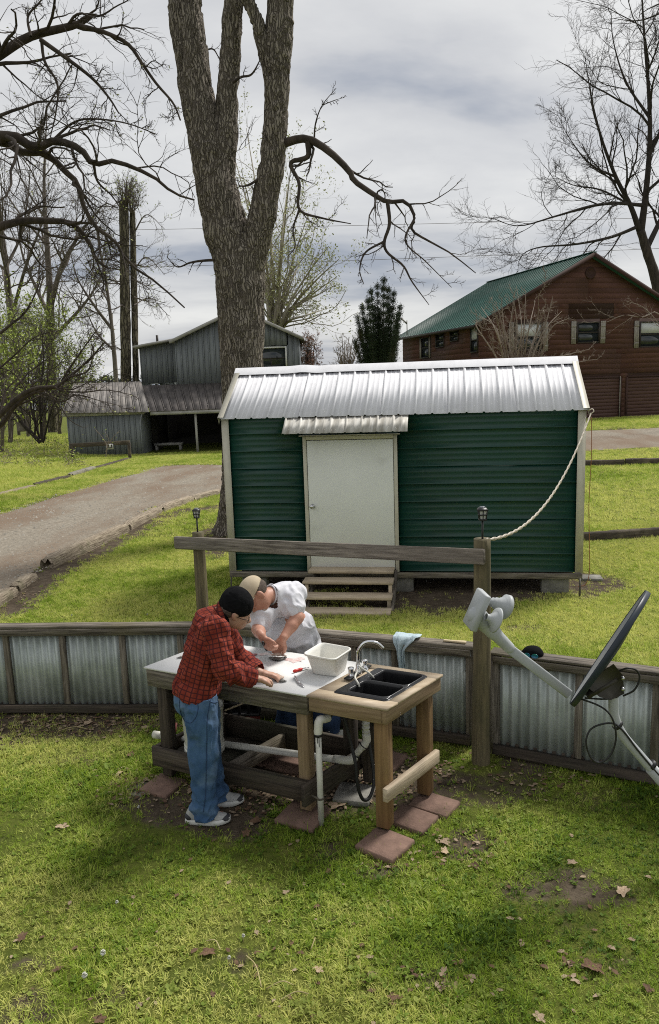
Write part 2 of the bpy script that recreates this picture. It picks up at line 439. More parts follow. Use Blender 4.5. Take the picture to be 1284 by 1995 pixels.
M['fish_dark'] = mat('dark_fish_skin', (0.035, 0.034, 0.032), (0.13, 0.12, 0.105), 40, rough=0.3, rand=0.0)
M['fish_pale'] = mat('pale_fish_flesh', (0.62, 0.50, 0.41), (0.42, 0.30, 0.24), 30, rough=0.35, rand=0.0)
M['paver'] = mat('red_concrete_paver', (0.225, 0.142, 0.108), (0.150, 0.094, 0.072), 12, rough=0.95, bump=0.35, bscale=60, rand=0.18, c3=(0.13, 0.085, 0.06), s3=5, t3=(0.5, 0.75))
M['concrete'] = mat('grey_concrete_block', (0.27, 0.26, 0.23), (0.16, 0.155, 0.135), 9, rough=0.95, bump=0.4, bscale=50, rand=0.12)
M['crate_red'] = mat('faded_red_crate', (0.21, 0.045, 0.035), (0.14, 0.03, 0.024), 6, rough=0.6, rand=0.0)
M['print_white'] = mat('pale_print', (0.62, 0.56, 0.50), (0.5, 0.44, 0.4), 20, rough=0.6, rand=0.0)
M['dish_grey'] = mat('grey_painted_steel', (0.43, 0.45, 0.455), (0.36, 0.38, 0.385), 3, rough=0.5, rand=0.0, c3=(0.24, 0.25, 0.22), s3=3.5, t3=(0.56, 0.85))
M['dish_face'] = mat('pale_grey_dish_paint', (0.30, 0.31, 0.31), (0.24, 0.25, 0.25), 3, rough=0.5, rand=0.0, c3=(0.3, 0.3, 0.26), s3=5, t3=(0.55, 0.85))
M['dish_shade'] = mat('shaded_dish_back', (0.022, 0.032, 0.045), (0.016, 0.024, 0.034), 4, rough=0.4, rand=0.0)  # navy tone carries the shadow on the dish rim and back
M['bracket'] = mat('dull_dark_bracket', (0.072, 0.066, 0.050), (0.045, 0.04, 0.03), 8, rough=0.6, rand=0.0)
M['cable'] = mat('black_cable', (0.012, 0.012, 0.012), (0.02, 0.02, 0.02), 8, rough=0.5, rand=0.0)
M['rope'] = mat('white_rope', (0.72, 0.66, 0.57), (0.5, 0.44, 0.36), 60, rough=0.9, rand=0.0)
M['cord_orange'] = mat('orange_brown_cord', (0.32, 0.12, 0.045), (0.24, 0.09, 0.035), 20, rough=0.6, rand=0.0)
M['towel'] = mat('pale_blue_towel', (0.50, 0.60, 0.64), (0.42, 0.53, 0.58), 30, rough=0.95, bump=0.4, bscale=260, rand=0.0)
M['glove'] = mat('pale_straw_coloured_wood', (0.62, 0.52, 0.34), (0.50, 0.40, 0.25), 12, rough=0.9, rand=0.0)
M['black_cloth'] = mat('black_cloth', (0.006, 0.006, 0.007), (0.009, 0.009, 0.010), 30, rough=0.98, spec=0.1, bump=0.3, bscale=200, rand=0.0)
M['lamp_glass'] = mat('frosted_lamp_pane', (0.62, 0.62, 0.58), (0.5, 0.5, 0.46), 8, rough=0.3, rand=0.0)
M['lamp_black'] = mat('black_lamp_metal', (0.013, 0.013, 0.013), (0.02, 0.02, 0.02), 8, rough=0.42, rand=0.0)
M['solar'] = mat('solar_cell_top', (0.30, 0.31, 0.33), (0.2, 0.21, 0.24), 8, rough=0.25, rand=0.0)
M['bark'] = mat('grey_brown_bark', (0.205, 0.172, 0.135), (0.050, 0.040, 0.031), 11, (1, 1, 0.13), 0.95, bump=1.0, bscale=15, bstretch=(1, 1, 0.14), bdist=0.05, c3=(0.15, 0.145, 0.085), s3=1.3, t3=(0.5, 0.8), st3=(1, 1, 0.4), rand=0.0, lo=0.38, hi=0.62)
M['bark_dark'] = mat('dark_branch_bark', (0.075, 0.058, 0.045), (0.03, 0.023, 0.018), 7, (1, 1, 0.3), 0.95, bump=0.5, bscale=14, rand=0.05)
M['bark_moss'] = mat('mossy_trunk_bark', (0.145, 0.13, 0.085), (0.06, 0.052, 0.036), 3, (1, 1, 0.2), 0.95, bump=0.7, bscale=8, rand=0.08, c3=(0.13, 0.15, 0.05), s3=0.6, t3=(0.5, 0.75))
M['bark_pale'] = mat('pale_grey_bark', (0.24, 0.21, 0.175), (0.12, 0.10, 0.08), 4, (1, 1, 0.3), 0.95, bump=0.5, bscale=8, rand=0.05)
M['bark_shrub'] = mat('bleached_shrub_stem', (0.30, 0.25, 0.20), (0.17, 0.135, 0.105), 4, (1, 1, 0.4), 0.9, rand=0.05)
M['twig'] = mat('brown_grey_twig', (0.155, 0.130, 0.110), (0.095, 0.078, 0.066), 3, rough=0.95, rand=0.0)  # grey lifted to put distance haze into the far twigs' colour
M['twig_pale'] = mat('pale_twig', (0.34, 0.31, 0.24), (0.24, 0.21, 0.16), 3, rough=0.95, rand=0.0)
M['twig_dark'] = mat('dark_twig', (0.05, 0.04, 0.034), (0.03, 0.024, 0.02), 3, rough=0.95, rand=0.0)
M['bud'] = mat('spring_bud_green', (0.44, 0.46, 0.20), (0.34, 0.36, 0.14), 1.2, rough=0.8, rand=0.0)
M['bud_red'] = mat('russet_bud', (0.30, 0.14, 0.10), (0.25, 0.17, 0.11), 1.5, rough=0.8, rand=0.0)
M['leaf_green'] = mat('young_leaf_green', (0.36, 0.43, 0.07), (0.24, 0.31, 0.05), 1.5, rough=0.7, rand=0.0)
M['cedar'] = mat('dark_cedar_foliage', (0.030, 0.050, 0.017), (0.014, 0.026, 0.009), 1.4, rough=0.85, rand=0.0, c3=(0.075, 0.065, 0.02), s3=0.9, t3=(0.55, 0.75))
M['siding_grey'] = mat('blue_grey_painted_siding', (0.20, 0.215, 0.225), (0.155, 0.168, 0.178), 1.2, (6, 6, 0.5), 0.8, bump=0.1, rand=0.07)
M['trim_grey'] = mat('pale_grey_fascia', (0.40, 0.39, 0.37), (0.28, 0.27, 0.25), 2, rough=0.8, rand=0.06)
M['roof_old'] = mat('weathered_brown_metal_roof', (0.27, 0.25, 0.232), (0.155, 0.142, 0.132), 1.6, (2.5, 0.5, 1), 0.7, 0.15, rand=0.1, c3=(0.30, 0.27, 0.24), s3=0.8)
M['roof_old_dark'] = mat('weathered_dark_metal_roof', (0.135, 0.12, 0.112), (0.075, 0.066, 0.062), 1.6, (2.5, 0.5, 1), 0.7, 0.15, rand=0.12, c3=(0.19, 0.165, 0.15), s3=0.8)
M['house_brown'] = mat('red_brown_siding', (0.130, 0.060, 0.047), (0.102, 0.047, 0.037), 0.9, (1, 3, 3), 0.8, bump=0.1, rand=0.13)
M['house_dark'] = mat('darker_repair_siding', (0.060, 0.028, 0.021), (0.046, 0.021, 0.016), 0.9, (1, 3, 3), 0.8, bump=0.1, rand=0.10)
M['garage_brown'] = mat('brown_garage_door', (0.088, 0.042, 0.031), (0.072, 0.034, 0.025), 1.2, (1, 1, 1), 0.65, rand=0.06)
M['roof_green'] = mat('green_metal_roof', (0.010, 0.078, 0.056), (0.008, 0.060, 0.043), 0.8, (1, 1, 1), 0.55, rand=0.0, rvar=0.1, c3=(0.016, 0.09, 0.07), s3=0.4)
M['shutter'] = mat('bleached_wood_shutter', (0.38, 0.35, 0.30), (0.22, 0.20, 0.17), 6, (5, 5, 1), 0.85, rand=0.1)
M['blind'] = mat('white_window_blind', (0.66, 0.68, 0.68), (0.58, 0.60, 0.60), 3, rough=0.7, rand=0.03)
M['frame_dark'] = mat('dark_window_frame', (0.045, 0.035, 0.03), (0.03, 0.024, 0.02), 5, rough=0.6, rand=0.0)
M['frame_white'] = mat('white_window_frame', (0.68, 0.68, 0.65), (0.58, 0.58, 0.55), 5, rough=0.6, rand=0.0)
M['glass'] = mat('dark_window_glass', (0.035, 0.042, 0.045), (0.02, 0.026, 0.028), 2, rough=0.08, rand=0.0, spec=0.6)
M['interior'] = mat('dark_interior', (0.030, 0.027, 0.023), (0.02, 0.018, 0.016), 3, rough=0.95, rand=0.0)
M['stone'] = mat('pale_edging_stone', (0.30, 0.28, 0.23), (0.15, 0.14, 0.105), 6, rough=0.95, bump=0.5, rand=0.2)
M['leaf_dead'] = mat('pale_dead_leaf', (0.44, 0.34, 0.235), (0.27, 0.19, 0.12), 14, rough=0.9, rand=0.25)
M['leaf_brown'] = mat('brown_dead_leaf', (0.16, 0.095, 0.055), (0.09, 0.05, 0.03), 14, rough=0.9, rand=0.25)
M['puff'] = mat('dandelion_seed_fluff', (0.85, 0.85, 0.80), (0.78, 0.78, 0.72), 40, rough=0.95, rand=0.0)
M['straw'] = mat('dry_straw_stem', (0.46, 0.40, 0.20), (0.36, 0.30, 0.14), 8, rough=0.9, rand=0.1)
M['water'] = mat('pale_lake_water', (0.05, 0.06, 0.065), (0.05, 0.06, 0.065), 1, rough=0.12, rand=0.0, bump=0.05, bscale=1.0)
M['haze_tree'] = mat('far_tree_line', (0.085, 0.095, 0.085), (0.055, 0.063, 0.058), 0.1, rough=0.95, rand=0.0)
# people
M['skin'] = mat('ruddy_skin', (0.50, 0.265, 0.185), (0.42, 0.205, 0.14), 18, rough=0.5, rand=0.0, bump=0.05, bscale=120)
M['skin_pale'] = mat('older_skin', (0.54, 0.33, 0.245), (0.45, 0.25, 0.175), 18, rough=0.5, rand=0.0, bump=0.06, bscale=120)
M['shirt_white'] = mat('white_cotton', (0.66, 0.66, 0.69), (0.62, 0.62, 0.66), 8, rough=0.95, rand=0.0, bump=0.15, bscale=22, bdist=0.01)
M['cap_tan'] = mat('tan_cap_cloth', (0.50, 0.42, 0.30), (0.44, 0.36, 0.25), 20, rough=0.95, rand=0.0)
M['hair_grey'] = mat('short_grey_brown_hair', (0.115, 0.085, 0.065), (0.06, 0.045, 0.035), 60, rough=0.8, rand=0.0, bump=0.4, bscale=160)
M['beard'] = mat('grey_stubble', (0.42, 0.34, 0.29), (0.30, 0.22, 0.18), 80, rough=0.9, rand=0.0)
M['shoe_grey'] = mat('grey_mesh_shoe', (0.42, 0.42, 0.41), (0.32, 0.32, 0.31), 60, rough=0.8, rand=0.0, bump=0.2, bscale=220)
M['shoe_dark'] = mat('dark_shoe_panel', (0.045, 0.045, 0.05), (0.03, 0.03, 0.035), 30, rough=0.7, rand=0.0)
M['sole'] = mat('white_rubber_sole', (0.66, 0.66, 0.63), (0.52, 0.52, 0.48), 12, rough=0.6, rand=0.0)
M['steel'] = mat('brushed_steel', (0.62, 0.62, 0.63), (0.5, 0.5, 0.52), 10, rough=0.28, metal=0.9, rand=0.0)
M['knife_red'] = mat('red_knife_handle', (0.60, 0.035, 0.025), (0.52, 0.03, 0.02), 10, rough=0.4, rand=0.0)
M['gold'] = mat('gold_ring', (0.75, 0.52, 0.20), (0.7, 0.48, 0.18), 10, rough=0.25, metal=1.0, rand=0.0)
M['shade_glass'] = mat('iridescent_sunglass_lens', (0.03, 0.16, 0.30), (0.04, 0.30, 0.24), 20, rough=0.1, rand=0.0, lo=0.45, hi=0.55)

def jeans_mat():
    m = mat('blue_denim', (0.062, 0.130, 0.250), (0.030, 0.074, 0.160), 7, (1, 1, 0.6), 0.92, bump=0.35, bscale=30, bdist=0.012, rand=0.0, c3=(0.145, 0.225, 0.34), s3=4.5, t3=(0.50, 0.75))
    return m
M['jeans'] = jeans_mat()
M['jeans_dark'] = mat('dark_denim', (0.030, 0.062, 0.135), (0.02, 0.042, 0.095), 6, rough=0.92, rand=0.0, bump=0.2, bscale=30)
def plaid_mat():
    """red cloth with thin dark crossing lines, laid out on the shirt's own UV map"""
    m = bpy.data.materials.new('red_plaid_flannel'); m.use_nodes = True; t = m.node_tree; N = t.nodes; Lk = t.links.new; b = N['Principled BSDF']
    b.inputs['Roughness'].default_value = 0.95; b.inputs['Specular IOR Level'].default_value = 0.2
    uv = N.new('ShaderNodeUVMap'); uv.uv_map = 'cloth'; sp = N.new('ShaderNodeSeparateXYZ'); Lk(uv.outputs[0], sp.inputs[0])
    masks = []
    for i, (per, wdt) in ((0, (0.0285, 0.22)), (1, (0.0285, 0.22))):
        d = N.new('ShaderNodeMath'); d.operation = 'DIVIDE'; Lk(sp.outputs[i], d.inputs[0]); d.inputs[1].default_value = per
        f = N.new('ShaderNodeMath'); f.operation = 'PINGPONG'; Lk(d.outputs[0], f.inputs[0]); f.inputs[1].default_value = 0.5
        l = N.new('ShaderNodeMapRange'); Lk(f.outputs[0], l.inputs[0]); l.inputs[1].default_value = wdt * 0.3; l.inputs[2].default_value = wdt * 0.75; l.inputs[3].default_value = 1; l.inputs[4].default_value = 0
        masks.append(l)
    mx_ = N.new('ShaderNodeMath'); mx_.operation = 'MAXIMUM'; Lk(masks[0].outputs[0], mx_.inputs[0]); Lk(masks[1].outputs[0], mx_.inputs[1])
    co = N.new('ShaderNodeTexCoord'); n = N.new('ShaderNodeTexNoise'); n.inputs['Scale'].default_value = 14; Lk(co.outputs['Object'], n.inputs['Vector'])
    r = N.new('ShaderNodeValToRGB'); r.color_ramp.elements[0].color = (0.185, 0.028, 0.018, 1); r.color_ramp.elements[1].color = (0.30, 0.060, 0.036, 1); r.color_ramp.elements[0].position = 0.35; r.color_ramp.elements[1].position = 0.65; Lk(n.outputs['Fac'], r.inputs[0])
    c = N.new('ShaderNodeMix'); c.data_type = 'RGBA'; Lk(mx_.outputs[0], c.inputs[0]); Lk(r.outputs[0], c.inputs[6]); c.inputs[7].default_value = (0.070, 0.016, 0.017, 1)
    Lk(c.outputs[2], b.inputs['Base Color'])
    nb = N.new('ShaderNodeTexNoise'); nb.inputs['Scale'].default_value = 24; nb.inputs['Detail'].default_value = 4; Lk(co.outputs['Object'], nb.inputs['Vector'])
    bp = N.new('ShaderNodeBump'); bp.inputs['Strength'].default_value = 0.25; bp.inputs['Distance'].default_value = 0.012; Lk(nb.outputs['Fac'], bp.inputs['Height']); Lk(bp.outputs[0], b.inputs['Normal'])
    return m
M['plaid'] = plaid_mat()

def bark_cracks(name, plate, plate2, crack, sx=11.0, sz=2.2, dist=0.06, strength=1.0):
    """plated bark: long cells with dark cracks between, rough lichen tone on the plates"""
    m = bpy.data.materials.new(name); m.use_nodes = True; t = m.node_tree; N = t.nodes; Lk = t.links.new; b = N['Principled BSDF']; b.inputs['Roughness'].default_value = 0.95; b.inputs['Specular IOR Level'].default_value = 0.15
    co = N.new('ShaderNodeTexCoord'); n0 = N.new('ShaderNodeTexNoise'); n0.inputs['Scale'].default_value = 3.2; n0.inputs['Detail'].default_value = 4; Lk(co.outputs['Object'], n0.inputs['Vector'])
    sb = N.new('ShaderNodeVectorMath'); sb.operation = 'MULTIPLY_ADD'; Lk(n0.outputs['Color'], sb.inputs[0]); sb.inputs[1].default_value = (0.22, 0.22, 0.5); Lk(co.outputs['Object'], sb.inputs[2])
    mp_ = N.new('ShaderNodeMapping'); mp_.inputs['Scale'].default_value = (sx, sx, sz); Lk(sb.outputs[0], mp_.inputs[0])
    v = N.new('ShaderNodeTexVoronoi'); v.feature = 'DISTANCE_TO_EDGE'; v.inputs['Scale'].default_value = 1.0; Lk(mp_.outputs[0], v.inputs['Vector'])
    mr = N.new('ShaderNodeMapRange'); Lk(v.outputs['Distance'], mr.inputs[0]); mr.inputs[1].default_value = 0.01; mr.inputs[2].default_value = 0.20
    n1 = N.new('ShaderNodeTexNoise'); n1.inputs['Scale'].default_value = 1.0; n1.inputs['Detail'].default_value = 8; n1.inputs['Roughness'].default_value = 0.7; mp2 = N.new('ShaderNodeMapping'); mp2.inputs['Scale'].default_value = (26, 26, 6); Lk(co.outputs['Object'], mp2.inputs[0]); Lk(mp2.outputs[0], n1.inputs['Vector'])
    r = N.new('ShaderNodeValToRGB'); r.color_ramp.elements[0].position = 0.3; r.color_ramp.elements[1].position = 0.7; r.color_ramp.elements[0].color = (*plate2, 1); r.color_ramp.elements[1].color = (*plate, 1); Lk(n1.outputs['Fac'], r.inputs[0])
    mx_ = N.new('ShaderNodeMix'); mx_.data_type = 'RGBA'; Lk(mr.outputs[0], mx_.inputs[0]); mx_.inputs[6].default_value = (*crack, 1); Lk(r.outputs[0], mx_.inputs[7]); Lk(mx_.outputs[2], b.inputs['Base Color'])
    ad = N.new('ShaderNodeMath'); ad.operation = 'MULTIPLY_ADD'; Lk(n1.outputs['Fac'], ad.inputs[0]); ad.inputs[1].default_value = 0.6; Lk(mr.outputs[0], ad.inputs[2])
    bp = N.new('ShaderNodeBump'); bp.inputs['Strength'].default_value = strength; bp.inputs['Distance'].default_value = dist; Lk(ad.outputs[0], bp.inputs['Height']); Lk(bp.outputs[0], b.inputs['Normal'])
    return m
M['bark'] = bark_cracks('furrowed_grey_bark', (0.335, 0.297, 0.247), (0.205, 0.178, 0.146), (0.118, 0.099, 0.081), 22.0, 2.0, 0.035)
M['bark_moss'] = bark_cracks('furrowed_mossy_bark', (0.225, 0.200, 0.140), (0.125, 0.112, 0.074), (0.060, 0.052, 0.038), 6.0, 1.2, 0.08)
# ------------------------------------------------------------------ ground
def poly_mask(x, y, poly):
    x = np.asarray(x); y = np.asarray(y); ins = np.zeros(x.shape, bool); n = len(poly)
    for i in range(n):
        (x0, y0), (x1, y1) = poly[i], poly[(i + 1) % n]
        c = ((y0 > y) != (y1 > y)) & (x < (x1 - x0) * (y - y0) / (y1 - y0 + 1e-12) + x0); ins ^= c
    return ins
def gzn(x, y):
    x = np.asarray(x, float); y = np.asarray(y, float)
    return gz(x, y) + np.where(y < 40, (fbm(np.stack([x * 1.1, y * 1.1, x * 0], -1), 3) - 0.5) * 0.035, 0)
# shed frame (used by several builders)
SH_YAW, SH_C = -0.156, np.array([0.955, 10.433])
SH_A = np.array([math.cos(SH_YAW), math.sin(SH_YAW)]); SH_B = np.array([-math.sin(SH_YAW), math.cos(SH_YAW)])
def shp(a, b, z): return np.array([*(SH_C + SH_A * a + SH_B * b), z])
shed_poly = [tuple(shp(a, b, 0)[:2]) for a, b in ((-2.42, 0.02), (2.42, 0.02), (2.42, 2.4), (-2.42, 2.4))]
# driveway edges
near = [(-9.0, 5.0), (-6.0, 8.2)] + [tuple(grd(*p)[:2]) for p in ((0, 1172), (85, 1105), (235, 1032), (300, 995), (420, 965))] + [(-0.5, 24.5), (5, 26.3), (9, 26.8), (14, 27.0), (30, 27.5)]
far = [(-19.0, 5.0), (-14.0, 10.0), (-10.2, 14.2)] + [tuple(grd(*p)[:2]) for p in ((0, 1000), (110, 966), (250, 926), (340, 906))] + [(-1.5, 31.0), (4, 32.6), (9, 33.4), (14, 34.0), (30, 35)]
near = spline(near, 160); far = spline(far, 160)
drive_poly = [tuple(p) for p in near] + [tuple(p) for p in far[::-1]]
PATCH = [(430, 1592, 150, 48, .95), (560, 1520, 210, 75, 1.0), (330, 1560, 90, 45, .7), (750, 1690, 62, 24, .85), (905, 1645, 66, 30, .85), (760, 1520, 150, 60, .7),
         (120, 1412, 240, 28, .72), (0, 1440, 120, 30, .5), (960, 1545, 150, 40, .45), (1150, 1560, 120, 25, .3), (860, 1905, 60, 28, .35), (1175, 1880, 80, 40, .32), (1110, 1800, 80, 26, .25),
         (60, 1880, 60, 30, .5), (50, 1970, 60, 40, .7), (215, 1950, 40, 25, .5), (830, 1165, 260, 34, .95), (1150, 1140, 80, 26, .8), (580, 1180, 120, 30, .7),
         (640, 1790, 60, 20, .4), (110, 1480, 100, 16, .35), (1200, 1720, 50, 16, .3), (1040, 1690, 50, 16, .25), (425, 1050, 45, 40, .9), (1240, 1042, 60, 10, .7), (1230, 838, 80, 9, .6), (460, 1720, 30, 8, .3)]
log_line = np.array([grd(*p)[:2] for p in ((0, 1182), (60, 1135), (100, 1105), (240, 1040), (310, 1002), (420, 985))])
def seg_dist(x, y, L):
    d = np.full(np.shape(x), 1e9)
    for (a, b) in zip(L[:-1], L[1:]):
        v = b - a; t = np.clip(((x - a[0]) * v[0] + (y - a[1]) * v[1]) / (v @ v), 0, 1)
        d = np.minimum(d, np.hypot(x - a[0] - t * v[0], y - a[1] - t * v[1]))
    return d
def bare(x, y):
    """0 = full turf, 1 = bare soil"""
    x = np.asarray(x, float); y = np.asarray(y, float); z = gz(x, y)
    P = np.stack([x, y, z], -1); (q, den) = pix(P); ok = den > 1.0
    b = np.zeros(x.shape)
    jx = (fbm(np.stack([x * 3, y * 3, x * 0 + 5.1], -1), 3) - 0.5) * 1.1
    for (cx, cy, rx, ry, s) in PATCH:
        r = np.hypot((q[..., 0] - cx) / rx, (q[..., 1] - cy) / ry) + jx
        b = np.maximum(b, np.where(ok, s * (1 - sstep(0.55, 1.15, r)), 0))
    b = np.maximum(b, 0.95 * (1 - sstep(0.15, 0.5, seg_dist(x, y, log_line + np.array([0.18, -0.22])) + 0.25 * jx)))
    sp = fbm(np.stack([x * 2.1, y * 2.1, x * 0 + 1.7], -1), 4)
    b = np.maximum(b, 0.6 * sstep(0.62, 0.74, sp) * (y < 9))
    b = np.where(poly_mask(x, y, shed_poly), 1.0, b)
    return b
xs = np.concatenate([-np.geomspace(7.1, 1500, 46)[::-1], np.arange(-7, 7.001, 0.11), np.geomspace(7.1, 1500, 46)])
ys = np.concatenate([[-900, -200, -60, -20, -8, -3, 0, 1.5], np.arange(2.4, 14, 0.11), np.geomspace(14.1, 1600, 110)])
X, Y = np.meshgrid(xs, ys); Z = gzn(X, Y)
nxx, nyy = len(xs), len(ys); i = np.arange(nyy - 1)[:, None] * nxx; j = np.arange(nxx - 1)[None]
Fq = np.stack([i + j, i + j + 1, i + nxx + j + 1, i + nxx + j], -1).reshape(-1, 4)
me = mk('ground', np.stack([X, Y, Z], -1).reshape(-1, 3), [Fq], True)
at_ = me.attributes.new('bare', 'FLOAT', 'POINT'); at_.data.foreach_set('value', bare(X, Y).ravel().astype(np.float32))
def ground_mat():
    m = bpy.data.materials.new('soil_and_turf'); m.use_nodes = True; t = m.node_tree; N = t.nodes; Lk = t.links.new; b = N['Principled BSDF']; b.inputs['Roughness'].default_value = 1.0; b.inputs['Specular IOR Level'].default_value = 0.1
    co = N.new('ShaderNodeTexCoord'); at = N.new('ShaderNodeAttribute'); at.attribute_name = 'bare'
    def nz(s, d=6):
        n = N.new('ShaderNodeTexNoise'); n.inputs['Scale'].default_value = s; n.inputs['Detail'].default_value = d; n.inputs['Roughness'].default_value = 0.65; Lk(co.outputs['Object'], n.inputs['Vector']); return n
    def ramp(n, *st):
        r = N.new('ShaderNodeValToRGB'); e = r.color_ramp.elements
        for k, (p, c) in enumerate(st):
            q = e[k] if k < 2 else e.new(p); q.position = p; q.color = (*c, 1)
        Lk(n.outputs['Fac'], r.inputs[0]); return r
    soil = ramp(nz(7), (0.30, (0.055, 0.042, 0.030)), (0.72, (0.150, 0.120, 0.086)), (0.5, (0.095, 0.074, 0.052)))
    turf = ramp(nz(2.2), (0.32, (0.075, 0.095, 0.018)), (0.70, (0.160, 0.165, 0.040)), (0.5, (0.110, 0.130, 0.025)))
    nb = nz(16); ad = N.new('ShaderNodeMath'); ad.operation = 'ADD'; Lk(at.outputs['Fac'], ad.inputs[0])
    su = N.new('ShaderNodeMath'); su.operation = 'MULTIPLY_ADD'; Lk(nb.outputs['Fac'], su.inputs[0]); su.inputs[1].default_value = 0.9; su.inputs[2].default_value = -0.45; Lk(su.outputs[0], ad.inputs[1])
    mr = N.new('ShaderNodeMapRange'); Lk(ad.outputs[0], mr.inputs[0]); mr.inputs[1].default_value = 0.15; mr.inputs[2].default_value = 0.55
    mx_ = N.new('ShaderNodeMix'); mx_.data_type = 'RGBA'; Lk(mr.outputs[0], mx_.inputs[0]); Lk(turf.outputs[0], mx_.inputs[6]); Lk(soil.outputs[0], mx_.inputs[7]); Lk(mx_.outputs[2], b.inputs['Base Color'])
    bp = N.new('ShaderNodeBump'); bp.inputs['Strength'].default_value = 0.8; bp.inputs['Distance'].default_value = 0.03; Lk(nz(45).outputs['Fac'], bp.inputs['Height']); Lk(bp.outputs[0], b.inputs['Normal'])
    return m
g = link('ground', me, ground_mat()); tag(g, 'grassy yard ground with bare brown soil patches', 'ground', kind='structure')

# gravel driveway: a sheet that follows the ground
def gravel_mat():
    m = mat('gravel_drive', (0.350, 0.308, 0.242), (0.160, 0.138, 0.106), 14, rough=1.0, bump=0.9, bscale=50, c3=(0.195, 0.142, 0.098), s3=0.6, t3=(0.42, 0.60), st3=(1, 0.35, 1), rand=0.0, lo=0.3, hi=0.7, detail=8)
    return m
def strip(a, b, nu, lift, wob=0.25):
    P = []
    for s in np.linspace(0, 1, nu):
        P.append(a * (1 - s) + b * s)
    P = np.array(P); k = P.shape[1]
    for row, sgn in ((0, 1), (-1, 1)):
        nn = (fbm(np.stack([P[row, :, 0] * 1.3, P[row, :, 1] * 1.3, P[row, :, 0] * 0 + 3], -1), 3) - 0.5) * wob * 2
        P[row, :, 0] += nn
    e_ = np.minimum(np.arange(nu), nu - 1 - np.arange(nu))[:, None] / 3.0
    V = np.concatenate([P, (gzn(P[..., 0], P[..., 1]) + np.where(e_ < 1, -0.012 + (lift + 0.012) * e_, lift))[..., None]], -1)
    i = np.arange(nu - 1)[:, None] * k; j = np.arange(k - 1)[None]
    F = np.stack([i + j, i + k + j, i + k + j + 1, i + j + 1], -1).reshape(-1, 4)
    return V.reshape(-1, 3), F
a2, b2 = spline(near, 420), spline(far, 420)
V, F = strip(a2, b2, 40, 0.03)
tag(link('driveway', mk('driveway', V, [F[:, ::-1]], True), gravel_mat()), 'worn gravel driveway curving past the sheds', 'driveway', kind='structure')
# loose stones on the driveway: too many to count
gr_ = np.random.default_rng(4); _s = gr_.random((9000, 2)); _k = np.minimum((_s[:, 0] ** 0.8 * 300).astype(int) + 20, len(a2) - 1); _p = a2[_k] * (1 - _s[:, 1:]) + b2[_k] * _s[:, 1:] + gr_.normal(0, .1, (9000, 2))
_z = gzn(_p[:, 0], _p[:, 1]) + 0.03; _h = gr_.uniform(.008, .024, 9000) * (1 + (gr_.random(9000) > .97) * 1.2); _a = gr_.uniform(0, 6.28, 9000)
_c = np.stack([_p[:, 0], _p[:, 1], _z], -1); _V = []
for k in range(4): _V.append(_c + np.stack([np.cos(_a + k * 1.57) * _h * gr_.uniform(.7, 1.3, 9000), np.sin(_a + k * 1.57) * _h * gr_.uniform(.7, 1.3, 9000), -0.004 + 0 * _h], -1))
_V.append(_c + np.stack([0 * _h, 0 * _h, _h * .8], -1)); _V = np.stack(_V, 1).reshape(-1, 3); _b = np.arange(9000)[:, None] * 5
tag(link('gravel', mk('gravel', _V, [np.concatenate([_b + np.array([[k, (k + 1) % 4, 4]]) for k in range(4)])]), mat('loose_gravel', (0.36, 0.33, 0.28), (0.16, 0.145, 0.12), 3.0, rough=1.0, rand=0.0)), 'loose gravel stones scattered on the driveway', 'gravel', kind='stuff')
# lake and far shore, seen low between the trees on the left
lk = mk('lake', [(-400, 170, -1.32), (60, 170, -1.32), (60, 330, -1.32), (-400, 330, -1.32)], [[(0, 1, 2, 3)]])
tag(link('lake', lk, M['water']), 'pale lake far behind the left trees', 'lake', kind='structure')

# ------------------------------------------------------------------ grass: real blades, grouped in tufts, scattered over the turf
def tuft(name, n, h, rad, wd, lean, mat_, seed, seg=3, curl=0.5):
    r = np.random.default_rng(seed); V = []; F = []; c = 0
    for _ in range(n):
        a = r.uniform(0, 6.283); q = rad * math.sqrt(r.random()); az = a + r.normal(0, 0.8)
        hh = h * r.uniform(0.55, 1.1); ww = wd * r.uniform(0.7, 1.2); ln = lean * r.uniform(0.3, 1.5)
        d = np.array([math.cos(az), math.sin(az), 0]); s = np.array([-d[1], d[0], 0]); p = np.array([q * math.cos(a), q * math.sin(a), -0.004]); ang = ln
        for k in range(seg + 1):
            f = k / seg; wk = ww * (1 - f ** 1.6) * 0.5 + 0.0002
            V += [p - s * wk, p + s * wk]
            if k < seg: F.append((c + 2 * k, c + 2 * k + 1, c + 2 * k + 3, c + 2 * k + 2))
            st = hh / seg; p = p + d * (st * math.sin(ang)) + np.array([0, 0, st * math.cos(ang)]); ang += curl * ln
        c += 2 * (seg + 1)
    o = bpy.data.objects.new(name, mk(name, np.array(V), [np.array(F)], True)); o.data.materials.append(mat_); return o
